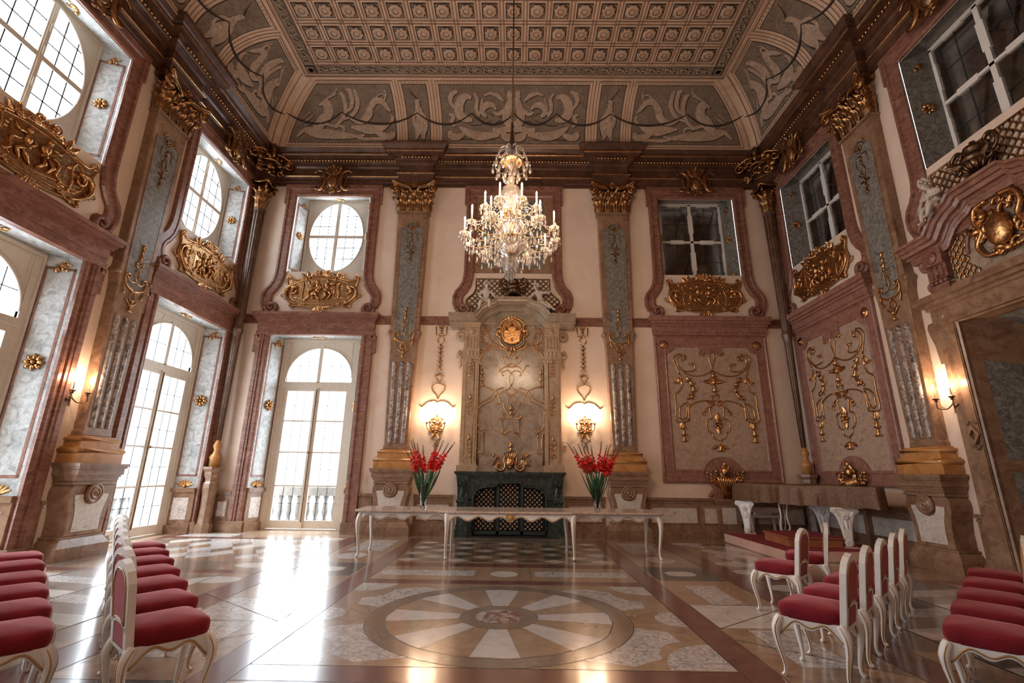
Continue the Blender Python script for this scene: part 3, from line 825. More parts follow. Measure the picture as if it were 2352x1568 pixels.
OVER = [[(0,3.74),(-0.06,3.65),(-0.18,3.59),(-0.3,3.54),(-0.41,3.47),(-0.47,3.38),(-0.51,3.31),(-0.55,3.31),(-0.7,3.23),(-0.82,3.13),(-0.88,2.99),(-0.9,2.83),(-0.86,2.7),(-0.79,2.58),(-0.7,2.54)],[(-0.22,3.68),(-0.34,3.64),(-0.45,3.57),(-0.54,3.44),(-0.61,3.38),(-0.76,3.3),(-0.9,3.16),(-0.95,3.01),(-0.95,2.83),(-0.94,2.66),(-0.89,2.54),(-0.82,2.45),(-0.81,2.1),(-0.95,2.09),(-0.94,1.61)],[(-0.7,2.51),(-0.69,1.98),(-0.83,1.97),(-0.82,1.68)],[(-0.95,4.27),(-0.95,3.6),(-0.91,3.54),(-0.87,3.58),(-0.89,3.6)],[(-0.94,3.62),(-0.85,3.68),(-0.74,3.69),(-0.6,3.67),(-0.45,3.6),(-0.36,3.49),(-0.31,3.37),(-0.31,3.28),(-0.37,3.23),(-0.39,3.26)],[(-0.31,3.28),(-0.23,3.28),(-0.17,3.11),(-0.09,3.0),(0,2.92),(-0.09,2.87),(-0.22,2.87),(-0.25,2.92),(-0.24,2.96)],[(-0.22,3.68),(-0.18,3.59),(-0.08,3.51),(0.03,3.45),(0.1,3.35),(0.07,3.27)],[(0,3.74),(-0.05,3.85),(-0.05,3.97),(0.0,4.07),(0.1,4.14),(0.2,4.12),(0.26,4.06),(0.23,4.0),(0.2,4.02)],[(-0.24,4.5),(-0.23,4.4),(-0.13,4.3),(0,4.24),(0.17,4.25),(0.29,4.16),(0.31,4.09)],[(-0.23,2.87),(-0.22,2.4),(-0.0,2.56),(0.2,2.48)],[(-0.47,4.28),(-0.4,4.28),(-0.33,4.17),(-0.29,4.11)],[(-0.83,4.5),(-0.87,4.39),(-0.84,4.27),(-0.79,4.25)],[(-0.52,1.67),(-0.45,1.72),(-0.39,1.78),(-0.32,1.87),(-0.26,1.86)],
 [(-0.87,4.7),(-0.56,4.73),(-0.22,4.73),(-0.09,4.62),(-0.06,4.52),(-0.11,4.47),(-0.16,4.51)],[(-0.56,4.73),(-0.75,4.64),(-0.86,4.46),(-0.87,4.33),(-0.81,4.27)],[(0,4.56),(-0.1,4.71),(-0.31,4.75),(-0.48,4.81),(-0.6,4.99),(-0.63,5.25),(-0.58,5.38),(-.4,5.5)],[(0,4.33),(-0.11,4.3),(-0.22,4.38),(-0.25,4.51),(-0.19,4.56),(-0.12,4.51)]]
CHAIN = [[(-0.15,5.42),(-0.14,5.18),(0.0,5.15)],[(0.0,5.15),(-0.06,5.1),(-0.09,5.02),(-0.05,4.94)],[(0,4.1),(-0.08,4.05),(-0.08,3.95),(-0.02,3.85),(-0.0,3.82)],[(-0.0,3.82),(-0.16,3.75),(-0.16,3.62),(-0.05,3.49),(0,3.36)],[(0,3.29),(-0.07,3.33),(-0.16,3.33),(-0.27,3.29),(-0.38,3.19),(-0.44,3.19),(-0.45,3.23)],[(-0.0,4.05),(-0.1,4.01),(-0.14,4.01)],[(0.0,2.66),(-0.11,2.62),(-0.11,2.5),(0.0,2.43)],[(0.0,2.43),(-0.1,2.4),(-0.1,2.34),(0,2.27),(0.05,2.14)]]

# ------------------------------------------------------------------ pilasters
def capital(hw=.45, z=8.92, d=.2):
    mb = MB()
    mb.hexa([(-hw+.02,-d-.02,z),(hw-.02,-d-.02,z),(hw-.02,0,z),(-hw+.02,0,z)], [(-hw,-d-.06,z+.62),(hw,-d-.06,z+.62),(hw,0,z+.62),(-hw,0,z+.62)])
    for row, (zz, L, n) in enumerate(((z+.0, .36, 4), (z+.20, .36, 3), (z+.40, .28, 4))):
        for k in range(n):
            x = (k-(n-1)/2)*(2*hw/ (n-.35))
            leaf(mb, (x,-d-.03-.015*row,zz), (0,-.12,1), (0,-1,0), L, .26, .75, 0, 5)
            for q in (-.06, .06):
                leaf(mb, (x+q,-d-.05-.015*row,zz+.02), (q*2,-.12,1), (0,-1,0), L*.75, .10, .6, 0, 5)
        for sx in (-1, 1):
            leaf(mb, (sx*(hw+.02),-d*.55,zz), (sx*.1,0,1), (sx,0,0), L, .24, .75, 0, 5)
            leaf(mb, (sx*(hw+.01),-d-.02,zz), (sx*.1,-.1,1), (sx*.7,-.7,0), L, .24, .8, 0, 5)
    for sx in (-1, 1):
        p = spiral(sx*(hw+.09), z+.66, .13, .025, PI/2, -sx*1.6, 22)
        lead = [(sx*.08, z+.66), (sx*.2, z+.77), (sx*.36, z+.80)]
        pts = lead+p
        mb.tube([(q[0], -d-.10-.08*min(1, abs(q[0])/(hw)), q[1]) for q in pts], [.03+.02*min(1, i/8) if i < 8 else .05*(1-.6*(i-8)/len(pts)) for i in range(len(pts))], 7, 0)
        mb.ball((sx*(hw+.09),-d-.20,z+.66), .04, 7)
        mb.ball((sx*.2,-d-.12,z+.60), .05, 6); mb.ball((sx*.32,-d-.12,z+.58), .035, 6)
        # hanging bunch under each volute
        scatter(mb, 7, sx*(hw+.09)-.08, sx*(hw+.09)+.08, z+.36, z+.55, -d-.12, .05, 0, 5)
        # abacus horn: concave moulding that rises towards the corner
        ab = [(sx*.10,z+.775),(sx*.26,z+.785),(sx*.44,z+.82),(sx*.60,z+.87),(sx*.64,z+.885)]
        mb.tube([(q[0],-d-.10-.16*(abs(q[0])/.62)**2,q[1]) for q in ab], [.036,.038,.042,.048,.04], 6)
        mb.tube([(q[0],-d-.09-.15*(abs(q[0])/.62)**2,q[1]-.055) for q in ab], [.022]*5, 6)
    mb.box(-hw-.12, hw+.12, -d-.04, 0, z+.80, z+.94)
    for k in range(5):
        mb.ball(((k-2)*.085,-d-.08,z+.66), (.03,.03,.034), 6)
    rosette(mb, (0,-d-.17,z+.83), .085, 6, 0, .6)
    leaf(mb, (0,-d-.14,z+.72), (0,-.1,1), (0,-1,0), .2, .12, .5)
    return mb
def pedestal_parts(t):
    mb = MB()
    mb.box(-.53,.53,-.44,0,0,.20); mb.hexa([(-.52,-.43,.20),(.52,-.43,.20),(.52,0,.20),(-.52,0,.20)],[(-.42,-.36,.34),(.42,-.36,.34),(.42,0,.34),(-.42,0,.34)])
    mb.box(-.435,.435,-.375,0,.34,.37)
    die = [(-.385,.37),(.385,.37),(.385,.62)]+[(.395+.0,.72),(.42,.86),(.455,.98),(.46,1.08),(.44,1.16),(.41,1.21)]
    pol = die+[(-x,z) for x, z in die[::-1]]
    q = []
    for p in pol:
        if p not in q: q.append(p)
    mb.prism(q, -.37, 0, 0, .012)
    for a, b, dd, hh in ((1.21,1.25,.40,.44),(1.25,1.28,.38,.42),(1.28,1.33,.41,.45),(1.33,1.37,.43,.47),(1.37,1.48,.46,.49),(1.48,1.52,.485,.52),(1.52,1.575,.50,.54)):
        mb.box(-hh,hh,-dd,0,a,b)
    mb.build('pedestal', BROWN, t)
    mb = MB()
    ins = [(-.27,.44),(.27,.44),(.27,.66),(.29,.82),(.335,.96),(.345,1.04),(.18,1.05),(.17,.97),(.12,.90),(0,.87)]
    pol = ins+[(-x,z) for x, z in ins[:-1][::-1]]
    q = []
    for p in pol:
        if p not in q: q.append(p)
    mb.prism(q, -.376, -.36, 0)
    mb.build('inset_panel', WHITEM, t)
    mb = MB()
    mb.lathe([(.0,.075),(.03,.075),(.04,.055),(.06,.05),(.07,.07),(.10,.07),(.11,.045),(.125,.045),(.135,.06),(.165,.06),(.175,0)], 24, 0, (0,-.37,1.07), True, 'y')
    mb.ball((0,-.45,1.07), .022, 8)
    mb.build('roundel', BROWN, t)
def pilaster_tree(loc, rot, label):
    t = empty('pilaster', loc, rot, label, 'pilaster', 'tall inlaid pilasters round the hall')
    pedestal_parts(t)
    mb = MB()
    for hh, dd, a, b in ((.49,.36,1.575,1.74),(.47,.34,1.84,1.86),(.42,.30,1.86,1.92),(.40,.285,1.92,1.95)):
        mb.box(-hh,hh,-dd,0,a,b)
    for zc, r, hh, dd in ((1.79,.05,.475,.35),(1.985,.036,.41,.295)):
        mb.tube([(-hh,0,zc),(-hh,-dd,zc),(hh,-dd,zc),(hh,0,zc)], r, 8, 0)
        mb.box(-hh,hh,-dd,0,zc-r,zc+r)
    mb.box(-.37,.37,-.26,0,2.02,2.05)
    mb.build('base', OCHRE, t)
    mb = MB()
    half = [(.325,2.05),(.325,2.12),(.305,2.16),(.36,4.75),(.375,4.95),(.40,5.06),(.425,5.16),(.425,5.26),(.40,5.30),(.395,5.40),(.452,8.86)]
    mb.prism([(-x,z) for x, z in half][::-1]+half, -.2, 0, 0, .015)
    mb.box(-.48,.48,-.24,0,8.86,8.92)
    for sx in (-1, 1):                    # little rolled ears at the shoulder
        mb.lathe([(.0,-.02),(.055,0),(.055,.2),(.0,.215)], 10, 0, (sx*.40,-.01,5.20), True, 'y')
    mb.build('shaft', BROWN, t)
    mb = MB()
    h2 = [(.10,4.96),(.19,5.02),(.255,5.14),(.262,5.3),(.318,8.36),(.17,8.40)]+arc(0,8.44,.15,0,PI/2,6)
    q = h2+[(-x,z) for x, z in h2[::-1]]
    pol = []
    for p in q:
        if not pol or (abs(p[0]-pol[-1][0])+abs(p[1]-pol[-1][1])) > 1e-4: pol.append(p)
    mb.prism(pol, -.206, -.15, 0)
    mb.build('inlay_panel', GREY, t)
    mb = MB()
    out = offset(pol, .022)
    mb.ring(out, offset(pol, -.002), -.212, -.19)
    mb.build('inlay_border', BROWN, t)
    for k in (-1, 0, 1):
        mb = MB()
        z0, z1 = 2.2, 4.36
        x0, x1 = k*.165, k*.20
        mb.tube([(x0,-.20,z0),(x0+(x1-x0)*.02,-.20,z0+.03),(x1,-.20,z1-.05),(x1,-.20,z1)], [.05,.056,.064,.045], 10, 0, .55)
        mb.build('flute', FLUTE, t)
    mb = MB()                              # gilded ornament, foot of the inlay
    y = -.222
    for sx in (-1, 1):
        vol(mb, sx*.20, 5.16, .065, PI/2*(1-sx)+ (0 if sx > 0 else 0), sx*1.15, y, .02, 0, 14)
        line(mb, spline([(sx*.265,5.16),(sx*.24,5.02),(sx*.14,4.94),(0,4.90)], 5), y, .02, 0, 6)
        line(mb, spline([(sx*.24,5.02),(sx*.25,4.92),(sx*.21,4.82),(sx*.24,4.80)], 4), y, .016, 0, 5)
        line(mb, spline([(0,5.10),(sx*.10,5.07),(sx*.19,5.10)], 4), y, .012, 0, 5)
        line(mb, spline([(0,5.13),(sx*.05,5.25),(sx*.035,5.36),(0,5.40)], 4), y, .011, 0, 5)
        line(mb, spline([(0,4.90),(sx*.07,4.82),(sx*.06,4.73),(0,4.70)], 4), y, .013, 0, 5)
        line(mb, spline([(sx*.14,4.72),(sx*.09,4.66),(sx*.04,4.62)], 4), y, .016, 0, 5)
    husks(mb, [(0,4.70),(0,4.58),(0,4.46)], .05, y)
    husks(mb, [(0,5.92),(0,5.8),(0,5.68),(0,5.56)][::-1], .05, y)
    scatter(mb, 9, -.09, .09, 5.40, 5.56, y, .03, 0, 4)
    mb.build('gilt_ornament', GOLD, t)
    mb = MB()                              # dull ornament at the head of the inlay
    y = -.215
    rosette(mb, (0,y,8.36), .10, 8, 0, .3)
    line(mb, arc(0,8.38,.14,0,PI,10), y, .014)
    for sx in (-1, 1):
        line(mb, [(sx*.04,8.22),(sx*.16,8.2),(sx*.16,7.98)], y, .012)
        line(mb, spline([(0,7.98),(sx*.06,7.88),(sx*.05,7.78),(0,7.74)], 4), y, .014)
        line(mb, spline([(0,7.70),(sx*.08,7.72),(sx*.14,7.80)], 4), y, .014)
    husks(mb, [(0,8.2),(0,8.1),(0,8.0)], .04, y)
    husks(mb, [(0,7.68),(0,7.55),(0,7.42),(0,7.28)], .045, y)
    mb.box(-.11,.11,y-.02,y+.01,7.56,7.60)
    mb.build('bronze_ornament', DGOLD, t)
    capital().build('capital', DGOLD, t)
    return t
pil = pilaster_tree((-2.93,0,0), 0, 'grey and brown inlaid pilaster between the fireplace and the arched glazed door')
copy_tree(pil, (2.95,0,0), 0, 'grey and brown inlaid pilaster between the fireplace and the gilded end-wall panel')
copy_tree(pil, (-XW,PS[0],0), PI/2, 'grey and brown inlaid pilaster on the left window wall, beside the two-candle sconce')
copy_tree(pil, (XW,PS[0],0), -PI/2, 'grey and brown inlaid pilaster on the right wall, beside the dark doorway and its sconce')

# slim corner colonnettes
def colonnette(loc, rot, label):
    t = empty('corner_colonnette', loc, rot, label, 'colonnette', 'slim corner colonnettes')
    mb = MB()
    mb.lathe([(.20,0),(.20,.2),(.17,.22),(.15,.34),(.14,.6),(.15,.85),(.175,1.05),(.17,1.16),(.14,1.2),(.14,1.26),(.16,1.28),(.16,1.3),(.19,1.36),(.19,1.44),(.24,1.5),(.24,1.56),(0,1.56)], 8, 0, (0,0,0), False, 'z', PI/8)
    mb.build('pedestal', BROWN, t)
    mb = MB(); mb.lathe([(.12,1.56),(.12,1.74),(.14,1.78),(.12,1.84),(.075,1.90),(.06,1.98),(.09,2.04),(.10,2.09),(.07,2.15),(.05,2.22),(0,2.22)], 14)
    mb.build('base', OCHRE, t)
    mb = MB(); mb.lathe([(.045,2.22),(.10,5.0),(.125,5.12),(.135,5.2),(.11,5.32),(.115,5.5),(.155,8.8),(.18,8.82),(.18,8.9),(0,8.9)], 8, 0, (0,0,0), False, 'z', PI/8)
    for k in range(8):
        a = 2*PI*k/8
        mb.tube([(.05*cos(a),.05*sin(a),2.22),(.155*cos(a),.155*sin(a),8.8)], .012, 4)
    mb.build('shaft', DBROWN, t)
    mb = MB()
    mb.lathe([(.15,8.9),(.2,9.4),(.24,9.6),(0,9.6)], 8)
    for k in range(8):
        a = 2*PI*k/8+.2
        dd = Vector((cos(a), sin(a), 0))
        leaf(mb, dd*.15+Vector((0,0,8.92)), dd*.1+Vector((0,0,1)), dd, .34, .16, .75)
        leaf(mb, dd*.17+Vector((0,0,9.16)), dd*.12+Vector((0,0,1)), dd, .34, .16, .75)
        mb.ball(dd*.25+Vector((0,0,9.5)), .05, 6)
    for k in range(4):
        a = 2*PI*k/4+PI/4
        p = spiral(.27, 9.58, .09, .02, PI/2, -1.3, 14)
        mb.tube([(q[0]*cos(a), q[0]*sin(a), q[1]) for q in p], .03, 6)
    mb.box(-.26,.26,-.26,.26,9.7,9.8)
    mb.tube([(-.30,-.30,9.72),(0,-.24,9.70),(.30,-.30,9.72)], .035, 6); mb.tube([(-.30,-.30,9.72),(-.24,0,9.70),(-.30,.30,9.72)], .035, 6); mb.tube([(.30,-.30,9.72),(.24,0,9.70),(.30,.30,9.72)], .035, 6)
    mb.build('capital', DGOLD, t)
    return t
cl = colonnette((-XW+.26,-.26,0), 0, 'slim dark colonnette in the far left corner, ochre base on a stone pedestal')
copy_tree(cl, (XW-.26,-.26,0), 0, 'slim dark colonnette in the far right corner, behind the covered piano')

# gilded trophies crowning the two far corners
def trophy(loc, rot, label, seed):
    t = empty('corner_trophy', loc, rot, label, 'ornament', 'gilded trophies in the cornice corners')
    mb = MB()
    q = random.Random(seed)
    scatter(mb, 55, -.55, .55, -.55, .45, -.14, .10, 0, seed, lambda x, z: abs(x) < .55-.3*abs(z))
    for sx in (-1, 1):
        vol(mb, sx*.48, -.12, .16, PI/2, -sx*1.4, -.18, .05, 0, 18, [(sx*.1,.1),(sx*.3,.12)])
        vol(mb, sx*.62, .18, .11, 0, sx*1.3, -.12, .04, 0, 14)
        vol(mb, sx*.3, -.5, .10, 0, sx*1.3, -.15, .035, 0, 14)
    mb.build('rocaille', DGOLD, t)
    mb = MB()
    for k in range(9):
        a = -PI*.35+PI*.7*k/8
        leaf(mb, (.06*sin(a),-.12,.3), (sin(a),-.25,cos(a)), (0,-1,0), .55-.1*abs(k-4)/4, .16, .35)
    mb.ball((0,-.25,.22), (.12,.1,.15), 8)
    mb.build('plume', BRONZE, t)
    mb = MB(); mb.ball((0,-.33,-.02), (.07,.07,.12), 8); mb.ball((0,-.31,.12), .06, 8); mb.tube([(-.3,-.3,-.28),(0,-.36,-.22),(.3,-.3,-.28)], .03, 6)
    mb.build('figure', DGOLD, t)
    return t
tr_ = trophy((-XW+.42,-.42,10.55), PI/4, 'dark gilded trophy in the far left corner of the cornice', 11)
trophy((XW-.42,-.42,10.55), -PI/4, 'dark gilded trophy in the far right corner of the cornice', 23)

# ------------------------------------------------------------------ dado panelling
def dado(name, wall, segs):
    t = empty(name, WALLS[wall][0], WALLS[wall][1], kind='structure')
    mb = MB(); pn = MB()
    for a, b in segs:
        mb.box(a,b,-.10,.02,0,.20); mb.box(a,b,-.075,.02,.20,.27)
        mb.box(a,b,-.04,.02,.27,.83); mb.box(a,b,-.06,.02,.83,.86); mb.box(a,b,-.045,.02,.86,.89); mb.box(a,b,-.085,.02,.89,.93); mb.box(a,b,-.10,.02,.93,.955)
        if b-a > .35:
            k = max(1, round((b-a)/1.5)); w = (b-a)/k
            for i in range(k):
                x0, x1 = a+i*w+.09, a+(i+1)*w-.09
                pn.box(x0,x1,-.045,-.03,.36,.72)
                mb.sweep([(x0,.36),(x0,.72),(x1,.72),(x1,.36)], [(0,.04),(0,.062),(.03,.055),(.035,.04)], 0, True)
    mb.build('panelling', BROWN, t); pn.build('marble_field', WHITEM, t)
    return t
dado('baseboard_back', 'back', [(-7.45,-BX-1.62),(-BX+1.62,-3.46),(-2.4,-1.42),(1.42,2.42),(3.48,7.45)])
dado('baseboard_left', 'left', [(-4.43,PS[0]-.53),(PS[0]+.53,LS[0]-1.6)])
dado('baseboard_right', 'right', [(.3,3.27),(4.33,4.52),(7.58,12)])

# ------------------------------------------------------------------ windows
DG = .5            # depth of the glazing behind the wall face
def rosette_on_reveal(t, half, x_in, z, r, kind, name='gilt_rosette'):
    for sx in (-1, 1):
        mb = MB()
        if kind == 'rose': rosette(mb, (0,0,0), r, 8, 0, .45); mb.ball((0,-.06,0), r*.2, 6)
        elif kind == 'shell':
            for k in range(7):
                a = -1.15+2.3*k/6
                leaf(mb, (.02*sin(a),0,-r*.5), (sin(a),-.1,cos(a)), (0,-1,0), r*1.5, r*.5, .5)
            mb.ball((0,-.03,-r*.4), r*.3, 6)
        else:
            scatter(mb, 9, -r, r, -r*.6, r*.6, -.02, r*.4, 0, 3)
        ang = math.atan2(half-x_in, DG)
        M = Matrix.Translation((sx*(half+x_in)/2*1.0, DG*.5, z)) @ Matrix.Rotation(-sx*(PI/2-ang), 4, 'Z')
        mb.xf(M)
        mb.build(name, GOLD, t)
def reveal(t, hf, hi, z0, z1f, z1b, dado_=False):
    mb = MB()
    for sx in (-1, 1):
        mb.add([(sx*hf,0,z0),(sx*hi,DG,z0),(sx*hi,DG,z1b),(sx*hf,0,z1f)], [(0,1,2,3)])
    mb.add([(-hf,0,z1f),(hf,0,z1f),(hi,DG,z1b),(-hi,DG,z1b)], [(0,1,2,3)])
    if z0 > 1: mb.add([(-hf,0,z0),(hf,0,z0),(hi,DG,z0),(-hi,DG,z0)], [(3,2,1,0)])
    mb.build('reveal', PALE, t)
    # raised inner panels on the jambs
    mb = MB()
    for sx in (-1, 1):
        u = lambda k: (sx*(hf+(hi-hf)*k-.006), DG*k)
        za = z0+(1.32 if dado_ else .12); zb = z1f-.18
        for k0, k1, a, b in ((.08,.16,za,zb),(.84,.92,za,zb)):
            p, q = u(k0), u(k1)
            mb.add([(p[0],p[1],a),(q[0],q[1],a),(q[0],q[1],b),(p[0],p[1],b)], [(0,1,2,3)])
        p, q = u(.08), u(.92)
        for a, b in ((za,za+.05),(zb-.05,zb)): mb.add([(p[0],p[1],a),(q[0],q[1],a),(q[0],q[1],b),(p[0],p[1],b)], [(0,1,2,3)])
    mb.build('reveal_border', PINK, t)
    if dado_:
        mb = MB(); pn = MB()
        for sx in (-1, 1):
            def P(k, o, z): return (sx*(hf+(hi-hf)*k-o), DG*k, z)
            for a, b, o in ((0,.2,.07),(.2,.95,.04),(.95,1.05,.075)):
                mb.add([P(0,0,a),P(0,o,a),P(1,o,a),P(1,0,a),P(0,0,b),P(0,o,b),P(1,o,b),P(1,0,b)], [(0,1,2,3),(4,5,6,7),(0,1,5,4),(1,2,6,5),(2,3,7,6),(3,0,4,7)])
            pn.add([P(.2,.045,.32),P(.8,.045,.32),P(.8,.045,.82),P(.2,.045,.82)], [(0,1,2,3)])
        mb.build('jamb_plinth', BROWN, t); pn.build('jamb_marble_field', WHITEM, t)
    # masonry outside the glazing
    mb = MB()
    ho = hi+.04
    for sx in (-1, 1): mb.add([(sx*ho,DG+.02,z0),(sx*ho,.98,z0),(sx*ho,.98,z1b),(sx*ho,DG+.02,z1b)], [(0,1,2,3)])
    mb.add([(-ho,DG+.02,z1b),(ho,DG+.02,z1b),(ho,.98,z1b),(-ho,.98,z1b)], [(0,1,2,3)])
    mb.add([(-ho,DG+.02,z0),(ho,DG+.02,z0),(ho,.98,z0),(-ho,.98,z0)], [(0,1,2,3)])
    mb.build('outer_reveal', PLASTER, t)
def quad_frame(mb, cx, cz, rx, rz, x0, x1, z0, z1, y0, y1, full=True):
    # board with an elliptical hole (full) or an arched top (not full)
    n = 14
    for sx, sz in ((1,1),(-1,1),(-1,-1),(1,-1)) if full else ((1,1),(-1,1)):
        X = x1 if sx > 0 else x0; Z = z1 if sz > 0 else z0
        pts = [(cx+sx*rx*cos(PI/2*i/n), cz+sz*rz*sin(PI/2*i/n)) for i in range(n+1)]
        pol = pts+[(cx,Z),(X,Z),(X,cz)]
        mb.prism(pol, y0, y1, 0)
        lp = [(X-sx*.07, cz+sz*.3*rz), (X-sx*.07, Z-sz*.08), (cx+sx*.34*rx, Z-sz*.08)]
        ac = [(cx+sx*rx*1.09*cos(a), cz+sz*rz*1.07*sin(a)) for a in [.33+(PI/2-.68)*i/8 for i in range(9)]]
        if full: pass
        else: mb.tube(onwall([lp[0],lp[1],lp[2]]+ac[::-1]+[lp[0]], y0-.002), .009, 4)
    m = 48 if full else 24
    rr = [(cx+rx*cos(2*PI*i/48), y0-.004, cz+rz*sin(2*PI*i/48)) for i in range(m+1)]
    mb.tube(rr, .022, 6)
def surround_upper(t, mat):
    mb = MB()
    prof = [(-.15,.0),(-.15,.05),(-.11,.075),(-.06,.075),(-.04,.055),(.06,.055),(.08,.09),(.13,.09),(.15,.06),(.15,0)]
    L = [(-1.50,5.98),(-1.555,6.12),(-1.56,6.28),(-1.52,6.40),(-1.42,6.52),(-1.33,6.68),(-1.28,6.9),(-1.265,7.1),(-1.265,9.66)]
    mb.sweep(L+[(-x,z) for x, z in L[::-1]], prof, 0)
    for sx in (-1, 1):
        mb.box(min(sx*1.41,sx*1.47),max(sx*1.41,sx*1.47),-.085,0,9.25,9.86)
        p = spiral(sx*1.37, 5.93, .19, .03, 0 if sx > 0 else PI, -sx*1.45, 26)
        mb.tube([(q[0],-.06-.03*i/26,q[1]) for i, q in enumerate(p)], [.062*(1-.5*i/26) for i in range(27)], 8)
        mb.lathe([(.0,.05),(.17,.05),(.19,0)], 16, 0, (sx*1.37,0,5.93), True, 'y')
    mb.box(-1.47,1.47,-.10,0,9.78,9.87)
    mb.build('surround', mat, t)
def lattice_lines(mb, x0, x1, z0, z1, nx, nz, y, r=.006, inside=None):
    for i in range(1, nx):
        x = x0+(x1-x0)*i/nx
        zs = inside('v', x) if inside else (z0, z1)
        if zs: mb.box(x-r,x+r,y-.006,y+.006,zs[0],zs[1])
    for j in range(1, nz):
        z = z0+(z1-z0)*j/nz
        xs = inside('h', z) if inside else (x0, x1)
        if xs: mb.box(xs[0],xs[1],y-.006,y+.006,z-r,z+r)
def upper_window(name, wall, s):
    loc, rot = wplace(wall, s)
    t = empty(name, loc, rot, kind='structure')
    surround_upper(t, RED)
    reveal(t, 1.11, .93, 7.05, 9.5, 9.68)
    rosette_on_reveal(t, 1.11, .93, 8.32, .13, 'rose'); rosette_on_reveal(t, 1.11, .93, 9.36, .09, 'spray'); rosette_on_reveal(t, 1.11, .93, 7.13, .09, 'shell')
    mb = MB(); scatter(mb, 8, -.16, .16, -.05, .05, 0, .05, 0, 8); mb.xf(Matrix.Translation((0,.22,9.56)) @ Matrix.Rotation(PI/2, 4, 'X')); mb.build('gilt_rosette', GOLD, t)
    mb = MB()
    cz, rx, rz = 8.42, .83, 1.15
    quad_frame(mb, 0, cz, rx, rz, -.92, .92, 7.06, 9.67, DG-.02, DG+.03)
    mb.sweep([(-.93,7.05),(-.93,9.68),(.93,9.68),(.93,7.05)], [(0,-DG+.06),(-.05,-DG+.06),(-.05,-DG+.02)], 0, True)
    mb.build('frame', CREAM, t)
    mb = MB()
    mb.box(-.055,.055,DG-.03,DG+.03,cz-rz,cz+rz); mb.box(-rx,rx,DG-.025,DG+.03,cz-.05,cz+.05)
    mb.box(-.03,.03,DG-.05,DG,cz-rz,cz+rz)
    for z in (cz+.62, cz+.12, cz-.55): mb.tube([(.0,DG-.06,z-.09),(.0,DG-.06,z+.09)], .014, 5)
    mb.build('sash_bar', CREAM, t)
    mb = MB()
    def ins(k, v):
        if k == 'v': q = (v/rx)**2; return (cz-rz*math.sqrt(1-q), cz+rz*math.sqrt(1-q)) if q < 1 else None
        q = ((v-cz)/rz)**2; w = rx*math.sqrt(1-q) if q < 1 else 0; return (-w, w) if w else None
    for x in (-.55,-.28,.28,.55):
        q = ins('v', x); mb.box(x-.010,x+.010,DG-.006,DG+.006,q[0],q[1])
    for z in (cz-.72,cz-.36,cz+.36,cz+.72):
        q = ins('h', z); mb.box(q[0],q[1],DG-.006,DG+.006,z-.010,z+.010)
    mb.build('leading', LEAD, t)
    mb = MB(); mb.add([(rx*1.02*cos(2*PI*i/40),DG+.008,cz+rz*1.02*sin(2*PI*i/40)) for i in range(40)], [tuple(range(40))])
    mb.build('pane', PANE, t)
    return t
